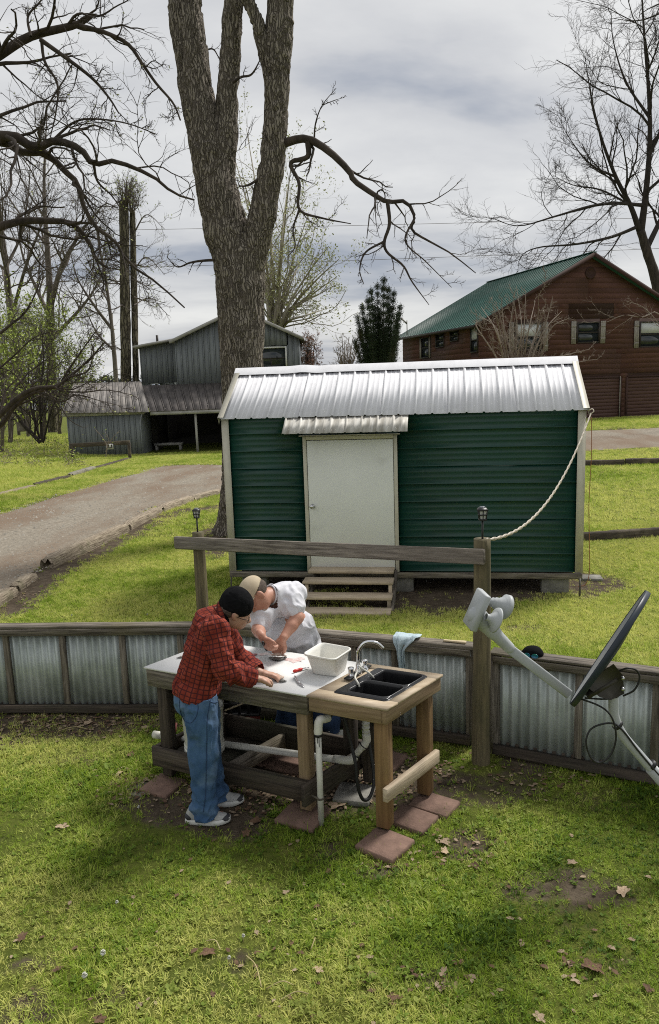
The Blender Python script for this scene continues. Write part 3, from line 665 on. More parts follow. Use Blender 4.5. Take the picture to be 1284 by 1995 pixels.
def weed(name, seed, mat_):
    """broad-leaved rosette: clover and plantain among the grass"""
    r = np.random.default_rng(seed); V = []; F = []; c = 0
    for _ in range(9):
        a = r.uniform(0, 6.283); L = r.uniform(0.018, 0.04); wd = L * r.uniform(0.35, 0.6); el = r.uniform(0.15, 0.9); h0 = r.uniform(0.004, 0.03); q = r.uniform(0, 0.012)
        d = np.array([math.cos(a) * math.cos(el), math.sin(a) * math.cos(el), math.sin(el)]); s = np.array([-math.sin(a), math.cos(a), 0]); o = np.array([math.cos(a) * q, math.sin(a) * q, h0])
        for f, k in ((0, 0.12), (0.35, 0.9), (0.7, 0.85), (1, 0.08)):
            p = o + d * L * f - np.array([0, 0, 0.25 * L * f * f]); V += [p - s * wd * k / 2, p + s * wd * k / 2]
        F += [(c + 2 * k, c + 2 * k + 1, c + 2 * k + 3, c + 2 * k + 2) for k in range(3)]; c += 8
    o = bpy.data.objects.new(name, mk(name, np.array(V), [np.array(F)], True)); o.data.materials.append(mat_); return o
def grass_mat(name, c_dark, c_mid, c_dry, wet=0.0):
    m = bpy.data.materials.new(name); m.use_nodes = True; t = m.node_tree; N = t.nodes; Lk = t.links.new; b = N['Principled BSDF']
    b.inputs['Roughness'].default_value = 0.62; b.inputs['Specular IOR Level'].default_value = 0.25
    at = N.new('ShaderNodeAttribute'); at.attribute_name = 'tone'; at.attribute_type = 'INSTANCER'
    r = N.new('ShaderNodeValToRGB'); e = r.color_ramp.elements; e[0].position, e[0].color = 0.0, (*c_dark, 1); e[1].position, e[1].color = 1.0, (*c_dry, 1); q = e.new(0.5); q.color = (*c_mid, 1)
    Lk(at.outputs['Fac'], r.inputs[0]); Lk(r.outputs[0], b.inputs['Base Color'])
    tr = N.new('ShaderNodeBsdfTranslucent'); Lk(r.outputs[0], tr.inputs[0]); ms = N.new('ShaderNodeMixShader'); ms.inputs[0].default_value = 0.42
    Lk(b.outputs[0], ms.inputs[1]); Lk(tr.outputs[0], ms.inputs[2]); Lk(ms.outputs[0], N['Material Output'].inputs[0]); return m
GM = grass_mat('grass_blade', (0.065, 0.125, 0.010), (0.325, 0.455, 0.042), (0.690, 0.690, 0.210))
WM = grass_mat('weed_leaf', (0.070, 0.135, 0.016), (0.190, 0.290, 0.035), (0.350, 0.400, 0.090))
def scatter(name, label, patch, tufts, smin, smax, seed, dens_attr='dens', tilt=0.25):
    col = bpy.data.collections.new(name + '_tufts')
    for t_ in tufts: col.objects.link(t_)
    o = link(name, patch, None); o.data.materials.append(GM)
    ng = bpy.data.node_groups.new(name, 'GeometryNodeTree')
    ng.interface.new_socket('Geometry', in_out='INPUT', socket_type='NodeSocketGeometry'); ng.interface.new_socket('Geometry', in_out='OUTPUT', socket_type='NodeSocketGeometry')
    N = ng.nodes; Lk = ng.links.new; gi = N.new('NodeGroupInput'); go = N.new('NodeGroupOutput')
    def attr(nm):
        a = N.new('GeometryNodeInputNamedAttribute'); a.data_type = 'FLOAT'; a.inputs[0].default_value = nm; return a.outputs[0]
    dp = N.new('GeometryNodeDistributePointsOnFaces'); Lk(gi.outputs[0], dp.inputs['Mesh']); Lk(attr(dens_attr), dp.inputs['Density']); dp.inputs['Seed'].default_value = seed
    ci = N.new('GeometryNodeCollectionInfo'); ci.inputs[0].default_value = col; ci.inputs['Separate Children'].default_value = True; ci.inputs['Reset Children'].default_value = True
    def rnd(lo, hi, sd, typ='FLOAT'):
        n = N.new('FunctionNodeRandomValue'); n.data_type = typ
        k = 0 if typ == 'FLOAT_VECTOR' else 2
        n.inputs[k].default_value = lo; n.inputs[k + 1].default_value = hi; n.inputs['Seed'].default_value = sd; return n.outputs[0 if typ == 'FLOAT_VECTOR' else 1]
    st = N.new('GeometryNodeStoreNamedAttribute'); st.data_type = 'FLOAT'; st.domain = 'POINT'; st.inputs['Name'].default_value = 'tone'; Lk(dp.outputs[0], st.inputs['Geometry'])
    ad = N.new('ShaderNodeMath'); ad.operation = 'ADD'; Lk(attr('base_tone'), ad.inputs[0]); Lk(rnd(-0.34, 0.34, 5), ad.inputs[1]); Lk(ad.outputs[0], st.inputs['Value'])
    ip = N.new('GeometryNodeInstanceOnPoints'); Lk(st.outputs[0], ip.inputs['Points']); Lk(ci.outputs[0], ip.inputs['Instance']); ip.inputs['Pick Instance'].default_value = True
    Lk(rnd((-tilt, -tilt, 0), (tilt, tilt, 6.283), 2, 'FLOAT_VECTOR'), ip.inputs['Rotation'])
    ml = N.new('ShaderNodeMath'); ml.operation = 'MULTIPLY'; Lk(attr('tall'), ml.inputs[0]); Lk(rnd(smin, smax, 3), ml.inputs[1]); Lk(ml.outputs[0], ip.inputs['Scale'])
    Lk(ip.outputs[0], go.inputs[0])
    md = o.modifiers.new('grass', 'NODES'); md.node_group = ng
    return tag(o, label, 'grass', kind='stuff')
house_fp = [(7.5, 39.5), (20, 42.5), (17, 54), (5, 51)]
bld_fp = [(-11.3, 40.2), (-1.2, 40.2), (-1.2, 52), (-11.3, 52)]
def patch_mesh(name, x0, x1, y0, y1, step, dens, tallf, tonef):
    xs = np.arange(x0, x1, step); ys = np.arange(y0, y1 + 1e-6, step); X, Y = np.meshgrid(xs, ys); Z = gzn(X, Y)
    q, den = pix(np.stack([X, Y, Z], -1)); vis = (den > 0.5) & (q[..., 0] > -420) & (q[..., 0] < 1704) & (q[..., 1] < 2300)
    d = dens(X, Y) * vis
    d = d * np.clip(1 - 1.02 * bare(X, Y), 0, 1) ** 1.3
    d = np.where(poly_mask(X, Y, drive_poly), 0.0, d); d = np.where(poly_mask(X, Y, house_fp) | poly_mask(X, Y, bld_fp), 0, d)
    n = len(xs); k = len(ys); i = np.arange(k - 1)[:, None] * n; j = np.arange(n - 1)[None]; F = np.stack([i + j, i + j + 1, i + n + j + 1, i + n + j], -1).reshape(-1, 4)
    F = F[(d.ravel()[F] > 0).any(1)]
    me = mk(name, np.stack([X, Y, Z], -1).reshape(-1, 3), [F])
    for nm, v in (('dens', d), ('tall', tallf(X, Y)), ('base_tone', tonef(X, Y))):
        a = me.attributes.new(nm, 'FLOAT', 'POINT'); a.data.foreach_set('value', np.asarray(v).ravel().astype(np.float32))
    return me
def n2(x, y, s, o=0.0, k=3): return fbm(np.stack([x * s, y * s, x * 0 + o], -1), k)
tone_near = lambda x, y: np.clip(0.54 + 1.7 * (n2(x, y, 0.9, 2.2) - 0.5) + 1.1 * (n2(x, y, 4.0, 8.8) - 0.5) + 0.10 * sstep(4.5, 3.2, y), 0.02, 0.98)
tall_near = lambda x, y: 0.62 + 1.0 * np.clip(n2(x, y, 1.9, 4.0) - 0.30, 0, 1)
bl = [tuft('tuft', 8, 0.050, 0.024, 0.0046, 0.55, GM, 1), tuft('tuft', 8, 0.062, 0.022, 0.0048, 0.75, GM, 2), tuft('tuft', 9, 0.040, 0.028, 0.0046, 0.9, GM, 3), tuft('tuft', 7, 0.075, 0.020, 0.0044, 0.6, GM, 4), tuft('tuft', 8, 0.056, 0.026, 0.0046, 1.0, GM, 7), tuft('tuft', 9, 0.034, 0.03, 0.0050, 1.15, GM, 8), tuft('tuft', 7, 0.066, 0.022, 0.0042, 0.7, GM, 9), weed('weed', 6, WM)]
scatter('lawn_grass', 'short patchy spring grass of the near yard', patch_mesh('lawn_grass', -5, 5, 2.6, 6.6, 0.1, lambda x, y: 2900 * np.clip(0.30 + 2.4 * (n2(x, y, 2.4, 6.1) - 0.28), 0.14, 1.2), tall_near, tone_near), bl, 0.55, 1.15, 1)
mid = [tuft('tuft', 15, 0.05, 0.045, 0.0055, 0.6, GM, 11), tuft('tuft', 14, 0.06, 0.04, 0.006, 0.75, GM, 12), tuft('tuft', 14, 0.045, 0.05, 0.006, 0.9, GM, 13)]
tone_mid = lambda x, y: np.clip(0.82 + 1.0 * (n2(x, y, 0.7, 1.2) - 0.5) + 0.8 * (n2(x, y, 3.0, 3.8) - 0.5), 0.05, 0.95)
scatter('lawn_grass', 'bright green lawn between the low metal fence and the green shed', patch_mesh('lawn_grass', -7, 8.5, 6.6, 15, 0.15, lambda x, y: 950 + 0 * x, lambda x, y: 0.7 + 0.6 * n2(x, y, 1.6, 4), tone_mid), mid, 0.6, 1.1, 2)
farT = [tuft('tuft', 16, 0.11, 0.13, 0.016, 0.7, GM, 21, seg=2), tuft('tuft', 16, 0.13, 0.12, 0.016, 0.85, GM, 22, seg=2)]
def tall_far(x, y): return 0.55 + 0.25 * n2(x, y, 0.8, 4) + 1.5 * sstep(-8.5, -11.5, x + 0.10 * (y - 20)) * n2(x, y, 0.5, 7)
def dens_far(x, y): return np.where(y < 42, 150, 40) * (1.0 - 0.55 * ((x > 6) & (y > 33)) * sstep(0.45, 0.6, n2(x, y, 0.35, 5)))
scatter('lawn_grass', 'grass verges beyond the driveway and in front of the houses', patch_mesh('lawn_grass', -30, 26, 15, 62, 0.5, dens_far, tall_far, tone_mid), farT, 0.6, 1.15, 3)
# ------------------------------------------------------------------ green metal shed
ZB, WH, RH, DEP, L2 = 0.141, 2.189, 2.82, 2.03, 2.44       # sill height, wall height, ridge height over sill, depth, half length
SHM = Matrix(((SH_A[0], SH_B[0], 0, SH_C[0]), (SH_A[1], SH_B[1], 0, SH_C[1]), (0, 0, 1, 0), (0, 0, 0, 1)))   # shed frame -> world
def SHW(x, y, z): return SHM @ Vector((x, y, z))
gs_ = -0.16
shed = thing('metal_shed', 'dark green metal shed with bare metal roof and white door', 'shed', (SH_C[0], SH_C[1], gs_))
# cladding: each sheet is ribbed metal laid on its side
def rib_profile(wd, pitch, n, hi=0.017, lo=0.0028, top=0.012, foot=0.026):
    """(s, height) across a sheet: tall ribs every pitch with two low ribs between"""
    P = []
    k = int(round(wd / pitch))
    for r_ in range(k):
        c = r_ * pitch
        P += [(c, 0), (c + 0.004, hi), (c + top, hi), (c + foot, 0)]
        for q in (0.40, 0.70):
            m_ = c + pitch * q; P += [(m_ - 0.016, 0), (m_ - 0.008, lo), (m_ + 0.008, lo), (m_ + 0.016, 0)]
    P.append((wd, 0))
    return P
def siding(x0, x1, z0, z1, pitch):
    P = rib_profile(z1 - z0, pitch, 0)
    # sheet: profile axis -> up, sweep -> along the wall, height -> outwards (-y)
    b = MB(); prof = np.array(P); b.sheet(prof, x1 - x0, 0.0015)
    Q = Matrix(((0, 1, 0, x0), (0, 0, -1, 0), (1, 0, 0, z0), (0, 0, 0, 1)))
    return b.mesh('siding_sheet'), SHM @ Q
pit = WH / 9.0
DX0, DX1 = -1.275, -0.035          # door opening
for (x0, x1) in ((-L2 + 0.01, DX0 - 0.03), (DX1 + 0.03, L2 - 0.01)):
    for k in range(3):
        me_, Q = siding(x0, x1, ZB + 0.012 + k * 3 * pit, ZB + 0.012 + (k + 1) * 3 * pit, pit)
        link('siding_sheet', me_, M['shed_green'], shed, Q)
me_, Q = siding(DX0 - 0.03, DX1 + 0.03, ZB + 1.90, ZB + 0.012 + 9 * pit, (WH + 0.012 - 1.90) / 1.0)
link('siding_sheet', me_, M['shed_green'], shed, Q)
# side and back walls
def wall_poly(pts, t, Mx, name, mt):
    b = MB(); b.prism(pts, t); return b.obj(name, mt, shed, M=Mx)
gable = [(0.02, ZB), (DEP - 0.02, ZB), (DEP - 0.02, ZB + WH), (DEP / 2, ZB + RH - 0.03), (0.02, ZB + WH)]
for sx in (-1, 1):
    Mx = SHM @ Matrix(((0, 0, -sx, sx * (L2 - 0.012)), (1, 0, 0, 0), (0, 1, 0, 0), (0, 0, 0, 1)))
    wall_poly(gable, 0.03, Mx, 'gable_wall', M['shed_green'])
MB().box((0, DEP - 0.01, ZB + WH / 2), (2 * L2 - 0.09, 0.02, WH)).obj('back_wall', M['shed_green'], shed, M=SHM)
MB().box((0, DEP / 2, ZB + 0.02), (2 * L2 - 0.1, DEP - 0.06, 0.03)).obj('shed_floor', M['wood_dark'], shed, M=SHM)
# corner trims (L shaped)
for sx in (-1, 1):
    b = MB(); x0 = sx * L2
    b.box((x0 - sx * 0.045, -0.022, ZB + WH / 2 - 0.005), (0.10, 0.004, WH + 0.01)); b.box((x0 + sx * 0.007, 0.03, ZB + WH / 2 - 0.005), (0.004, 0.10, WH + 0.01))
    b.obj('corner_trim', M['trim_beige'], shed, M=SHM)
# floor beam under the cladding
board('floor_beam', SHW(-L2, -0.03, ZB - 0.035), SHW(L2, -0.03, ZB - 0.035), 0.05, 0.075, M['wood_grey'], shed)
for yy in (0.45, 1.55): board('skid', SHW(-L2 + .05, yy, ZB - 0.09), SHW(L2 - .05, yy, ZB - 0.09), 0.09, 0.10, M['wood_dark'], shed)
# roof: five sheets each slope, ribs run down the slope
OV = 0.03; EV = 0.07
sl = math.hypot(DEP / 2 + EV, (RH - WH) * (DEP / 2 + EV) / (DEP / 2)); slope = math.atan2(RH - WH, DEP / 2)
nrib = 22; wroof = 2 * L2 + 2 * OV; pr = wroof / nrib
def roof_prof(n):
    P = []
    for r_ in range(n):
        c = r_ * pr
        P += [(c, 0), (c + 0.012, 0.019), (c + 0.026, 0.019), (c + 0.040, 0)]
        for q in (0.42, 0.72): m_ = c + pr * q; P += [(m_ - 0.012, 0), (m_ - 0.006, 0.003), (m_ + 0.006, 0.003), (m_ + 0.012, 0)]
    P.append((n * pr, 0)); return np.array(P)
zr = ZB + RH + 0.035; ze = zr - sl * math.sin(slope)
sheet_me = {}
for side in (0, 1):
    for k in range(5):
        b = MB(); b.sheet(roof_prof(5 if k < 2 else 4), sl, 0.0015); me_ = b.mesh('roof_sheet')
        x0 = -L2 - OV + (0, 5, 10, 14, 18)[k] * pr
        c_, s_ = math.cos(slope), math.sin(slope)
        if side == 0: Q = Matrix(((1, 0, 0, x0), (0, c_, -s_, -EV), (0, s_, c_, ze + 0.001 * (k % 2)), (0, 0, 0, 1)))
        else: Q = Matrix(((-1, 0, 0, -x0), (0, -c_, s_, DEP + EV), (0, s_, c_, ze + 0.001 * (k % 2)), (0, 0, 0, 1)))
        link('roof_sheet', me_, M['galv_roof'], shed, SHM @ Q)
# ridge cap, a little buckled
b = MB(); n = 60; X_ = np.linspace(-L2 - OV - 0.01, L2 + OV + 0.01, n); rows = []
for (dy, dz) in ((-0.16, -0.095), (-0.02, 0.012), (0.02, 0.012), (0.16, -0.095)):
    wv = 0.012 * np.exp(-((X_ + 1.45) / 0.12) ** 2) - 0.008 * np.exp(-((X_ + 1.2) / 0.1) ** 2) + 0.004 * (fbm(np.stack([X_ * 3, X_ * 0 + dy * 9, X_ * 0], -1), 2) - .5)
    rows.append(np.stack([X_, np.full(n, DEP / 2 + dy), zr + 0.026 + dz + wv], -1))
V = np.concatenate(rows); i = np.arange(3)[:, None] * n; j = np.arange(n - 1)[None]
b.add(V, [np.stack([i + j, i + j + 1, i + n + j + 1, i + n + j], -1).reshape(-1, 4)]); b.obj('ridge_cap', M['galv_roof'], shed, M=SHM)
# rake trims
for sx in (-1, 1):
    for side in (0, 1):
        y0 = -EV - 0.012 if side == 0 else DEP + EV + 0.012; x0 = sx * (L2 + OV)
        a, c = SHW(x0, y0, ze + 0.008), SHW(x0, DEP / 2, zr + 0.01)
        b = MB(); nrm = np.array([0, -math.sin(slope) * (1 if side == 0 else -1), math.cos(slope)])
        A, Bp = np.array([x0, y0, ze]), np.array([x0, DEP / 2, zr])
        up_ = nrm * 0.030; dn = -nrm * 0.08
        off = np.array([sx * 0.006, 0, 0]); inn = np.array([-sx * 0.075, 0, 0])
        V = [A + up_ + off, Bp + up_ + off, A + dn + off, Bp + dn + off, A + up_ + inn, Bp + up_ + inn]
        b.add(V, [[(0, 1, 3, 2), (0, 4, 5, 1)]]); b.obj('rake_trim', M['trim_beige'], shed, M=SHM)
# soffit so that daylight does not leak between wall and roof
MB().box((0, DEP / 2, ZB + WH + 0.0), (2 * L2 - 0.02, DEP - 0.02, 0.012)).obj('ceiling_panel', M['wood_dark'], shed, M=SHM)
# door with frame and knob
DZ0, DZ1 = ZB + 0.035, ZB + 1.862
fr = M['trim_beige']
dfr = MB(); 
for (x, wd) in ((DX0 - 0.004, 0.05), (DX1 + 0.004, 0.05)): dfr.box((x, -0.028, (DZ0 + DZ1) / 2 + 0.01), (wd, 0.03, DZ1 - DZ0 + 0.07), ch=0.004)
dfr.box(((DX0 + DX1) / 2, -0.030, DZ1 + 0.028), (DX1 - DX0 - 0.045, 0.03, 0.05), ch=0.004)
dfr.box(((DX0 + DX1) / 2, -0.028, DZ0 - 0.02), (DX1 - DX0 - 0.045, 0.03, 0.03), ch=0.004)
dfr.obj('door_frame', fr, shed, M=SHM)
MB().box(((DX0 + DX1) / 2, -0.048, DZ1 + 0.064), (DX1 - DX0 + 0.14, 0.07, 0.012)).obj('drip_edge', fr, shed, M=SHM)
door = MB().box(((DX0 + DX1) / 2, -0.022, (DZ0 + DZ1) / 2), (DX1 - DX0 - 0.055, 0.035, DZ1 - DZ0 - 0.01), ch=0.006).obj('door', M['door_white'], shed, M=SHM)
kx, kz = DX0 + 0.075, ZB + 0.945
b = MB(); KM = SHM @ Matrix.Translation((kx, -0.04, kz)) @ Matrix.Rotation(R(90), 4, 'X')
b.lathe([(0.001, 0.0), (0.032, 0.001), (0.032, 0.006), (0.014, 0.010), (0.012, 0.03), (0.024, 0.036), (0.029, 0.048), (0.024, 0.060), (0.001, 0.064)], 20); b.obj('door_knob', M['steel'], door, True, KM)
# awning: three ribbed sheets over the door
AX0, AX1 = -1.53, 0.15; aw = (AX1 - AX0) / 2
for k in range(2):
    b = MB(); n_ = 4; P = []
    pp = aw / n_
    for r_ in range(n_): c = r_ * pp; P += [(c, 0), (c + 0.010, 0.011), (c + 0.024, 0.011), (c + 0.034, 0), (c + pp * .55, 0), (c + pp * .6, 0.006), (c + pp * .66, 0)]
    P.append((aw, 0)); b.sheet(P, 0.36, 0.0015); sA = R(36); c_, s_ = math.cos(sA), math.sin(sA)
    Q = Matrix(((1, 0, 0, AX0 + k * aw), (0, c_, -s_, -0.33), (0, s_, c_, ZB + WH - 0.215 + k * 0.001), (0, 0, 0, 1)))
    link('awning_sheet', b.mesh('awning_sheet'), M['galv_awning'], shed, SHM @ Q)
for xx in (AX0 + 0.25, AX1 - 0.25): MB().bar((xx, -0.26, ZB + WH - 0.205), (xx, -0.03, ZB + WH - 0.13), 0.03, 0.03).obj('awning_bracket', M['wood_grey'], shed, M=SHM)
# concrete blocks that carry the shed
for (a, yy, where) in ((2.1, 0.12, 'at its right front corner'), (-0.0, 0.14, 'behind the wooden steps'), (-2.1, 0.12, 'at its left front corner'), (2.1, 1.75, 'at its right back corner'), (-2.1, 1.75, 'at its left back corner')):
    zt = ZB - 0.075 if yy < 1 else ZB - 0.14; z0 = -0.19
    p = SHW(a, yy, 0); t_ = MB()
    t_.box((0, 0, (zt + z0) / 2), (0.36, 0.19, zt - z0), ch=0.01)
    tag(t_.obj('concrete_block', M['concrete'], None, M=SHM @ Matrix.Translation((a, yy, 0))), f'grey concrete block under the green shed {where}', 'block', 'blocks that carry the green shed')
# ground anchors: thin rods at the corners
for sx, nm in ((-1, 'left'), (1, 'right')):
    b = MB(); b.tube([SHW(sx * (L2 - 0.04), -0.10, ZB - 0.05), SHW(sx * (L2 - 0.045), -0.15, -0.02), SHW(sx * (L2 - 0.05), -0.17, -0.25)], 0.012, 6)
    tag(b.obj('anchor_rod', M['bracket']), f'thin dark anchor rod at the {nm} front foot of the green shed', 'rod', 'anchor rods of the green shed')
# ------------------------------------------------------------------ wooden steps
st = thing('wooden_steps', 'open wooden steps with four treads below the white shed door', 'steps', tuple(SHW(-0.70, -0.6, -0.14)))
SX0, SX1 = -1.25, -0.07
tr = [(-0.19, ZB - 0.02), (-0.42, ZB - 0.125), (-0.70, ZB - 0.245), (-0.96, ZB - 0.36)]   # photo: treads step down towards the viewer
zt = [0.125, 0.02, -0.075, -0.165]
tr = []
for k, py in enumerate((1112, 1133, 1163, 1193)):
    yy = -0.16 - 0.27 * k
    pl = SHW(-0.7, yy - 0.13, 0); d_ = ray(690, py); s_ = ((pl.x) ** 2 + (pl.y) ** 2) ** 0.5 / math.hypot(d_[0], d_[1])
    tr.append((yy, CAM_H + d_[2] * s_))
for k, (yy, zz) in enumerate(tr):
    ex = 0.0 if k == 0 else 0.035
    board('tread', SHW(SX0 - ex, yy, zz - 0.022), SHW(SX1 + ex * 0.3, yy, zz - 0.022), 0.25, 0.04, M['wood_step'], st, ch=0.006)
zg = -0.22
for xx in (SX0 + 0.02, SX1 - 0.03):
    for (yy, zz) in tr[1:]:
        board('step_leg', SHW(xx, yy - 0.07, zg), SHW(xx, yy - 0.07, zz - 0.045), 0.045, 0.085, M['wood_step'], st, up=tuple(SHM.to_3x3() @ Vector((0, 1, 0))))
    b = MB(); a = SHW(xx + 0.045, tr[-1][0] + 0.02, tr[-1][1] - 0.13); c = SHW(xx + 0.045, -0.02, tr[0][1] - 0.10)
    board('stringer', a, c, 0.04, 0.13, M['wood_grey'], st)
# ------------------------------------------------------------------ hitching rail: two round posts and a plank
pr_ = grd(938, 1486); post_top = 1.68
pl_ = np.array([-1.235, 7.05, float(gz(-1.235, 7.05))])
rail = thing('post_rail', 'weathered plank rail nailed to two round wooden posts', 'rail', tuple((pr_ + pl_) / 2))
def round_post(base, top, r0, r1, n=16, seed=0, lean=(0, 0)):
    r = np.random.default_rng(seed); k = 26; zz = np.linspace(base[2] - 0.12, top, k); t = np.linspace(0, 1, k)
    P = np.stack([zz - zz[0], lean[0] * t + 0.006 * np.sin(3 * t + seed), lean[1] * t + 0.006 * np.cos(4 * t)], -1)
    rr = r0 + (r1 - r0) * t
    V, F = tubevf(P, rr, n, True); V[:, 1:] += (fbm(V * np.array([1.5, 14, 14]) + seed * 3, 3)[:, None] - 0.5) * 0.012
    Mx = Matrix(((0, 0, -1, base[0]), (0, 1, 0, base[1]), (1, 0, 0, base[2] - 0.12), (0, 0, 0, 1)))
    return mk('post', V, F, True), Mx
me_, Q = round_post(pr_, post_top, 0.068, 0.060, seed=1); link('post', me_, M['round_post'], rail, Q)
p_top = at(402, 1036, pl_[1]); me_, Q = round_post(pl_, p_top[2], 0.062, 0.055, seed=2); link('post', me_, M['round_post'], rail, Q)
ra = at(342, 1056, pl_[1] - 0.075); rb = at(944, 1084, pr_[1] - 0.085)
ra = at(342, 1057, pl_[1] + 0.08)
board('rail_plank', ra, rb, 0.038, 0.105, M['wood_rail'], rail, warp=0.003)
# ------------------------------------------------------------------ solar lamps on the posts
def solar_lamp(base, label, s=1.0):
    t = thing('solar_lamp', label, 'lamp', tuple(base), 'solar garden lamps on the rail posts')
    B = Vector(base); T = Matrix.Translation(B)
    b = MB(); b.tube([(0, 0, -0.06), (0, 0, 0.14 * s)], 0.0075, 10); b.obj('stake', M['lamp_black'], t, True, T)
    b = MB(); z0 = 0.14 * s; w0, w1, h = 0.021, 0.029, 0.064 * s
    for sx in (-1, 1):
        for sy in (-1, 1): b.bar((sx * w0, sy * w0, z0), (sx * w1, sy * w1, z0 + h), 0.005, 0.005, up=(1, 0, 0))
    for f in (0.0, 0.5, 1.0):
        ww = w0 + (w1 - w0) * f; zz = z0 + h * f
        for sgn in (-1, 1): b.bar((-ww, sgn * ww, zz), (ww, sgn * ww, zz), 0.007, 0.007); b.bar((sgn * ww, -ww, zz), (sgn * ww, ww, zz), 0.007, 0.007)
    for sgn in (-1, 1): b.bar((0, sgn * w0, z0), (0, sgn * w1, z0 + h), 0.005, 0.005, up=(1, 0, 0)); b.bar((sgn * w0, 0, z0), (sgn * w1, 0, z0 + h), 0.005, 0.005, up=(0, 1, 0))
    b.box((0, 0, z0 - 0.004), (0.05, 0.05, 0.008), ch=0.002)
    cage = b.obj('lantern_cage', M['lamp_black'], t, M=T)
    b = MB(); q0, q1 = w0 - 0.005, w1 - 0.005
    V = [(x * q, y * q, z) for (q, z) in ((q0, z0), (q1, z0 + h)) for (x, y) in ((-1, -1), (1, -1), (1, 1), (-1, 1))]
    for k in range(4): 
        V4 = [V[k], V[(k + 1) % 4], V[4 + (k + 1) % 4], V[4 + k]]
        mb = MB(); mb.add(V4, [[(0, 1, 2, 3)]]); mb.obj('pane', M['lamp_glass'], cage, M=T)
    b = MB(); b.lathe([(0.0015, 0.020), (0.030, 0.018), (0.047, 0.006), (0.049, 0.0), (0.0015, 0.0)], 4, Matrix.Translation((0, 0, z0 + h)) @ Matrix.Rotation(R(45), 4, 'Z')); cap = b.obj('lamp_cap', M['lamp_black'], t, M=T)
    b = MB(); b.box((0, 0, z0 + h + 0.0205), (0.034, 0.034, 0.005)); b.obj('solar_cell', M['solar'], cap, M=T)
solar_lamp((pr_[0] + 0.005, pr_[1] - 0.008, post_top), 'black solar lantern on the tall post before the green shed', 1.0)
solar_lamp((pl_[0], pl_[1], p_top[2]), 'black solar lantern on the post beside the big tree trunk', 1.0)
# ------------------------------------------------------------------ rope (twisted chain of loops) from the post to the shed corner
A = np.array([pr_[0] + 0.03, pr_[1] - 0.02, post_top - 0.005]); Bc = np.array(SHW(L2 + 0.06, -0.04, ZB + WH - 0.06))
t = np.linspace(0, 1, 700); sag = 0.35
Pc = A + (Bc - A) * t[:, None]; Pc[:, 2] -= 4 * sag * t * (1 - t) * (1 - 0.25 * (t - 0.5))
T_ = np.gradient(Pc, axis=0); T_ /= np.linalg.norm(T_, axis=1)[:, None]; U_ = np.cross(T_, (0, 0, 1)); U_ /= np.linalg.norm(U_, axis=1)[:, None]; W_ = np.cross(T_, U_)
b = MB()
for ph in (0, 2.094, 4.189):
    a_ = t * 2 * math.pi * 62 + ph; rr = 0.0070 + 0.003 * np.sin(t * 190)
    b.tube(Pc + rr[:, None] * (np.cos(a_)[:, None] * U_ + np.sin(a_)[:, None] * W_), 0.0046, 6)
hk = spline([Bc + (0.00, 0, 0), Bc + (0.03, -0.02, 0.03), Bc + (0.02, 0.01, 0.06), Bc + (-0.03, 0.0, 0.045), Bc + (-0.05, 0.02, 0.06)], 24); b.tube(hk, 0.007, 6)
tag(b.obj('rope', M['rope'], None, True), 'white twisted rope hanging from the post to the shed corner', 'rope')
c0 = np.array(SHW(L2 + 0.07, -0.03, ZB + WH - 0.10)); b = MB()
cp = spline([c0, c0 + (0.012, 0, -0.5), c0 + (-0.005, 0, -1.1), c0 + (0.01, 0, -1.6), c0 + (0.02, -0.01, -2.05), c0 + (-0.03, -0.02, -2.23), c0 + (-0.12, 0.02, -2.27)], 60)
b.tube(cp, 0.0045, 6); tag(b.obj('cord', M['cord_orange'], None, True), 'thin orange cord hanging down the right shed corner', 'cord')
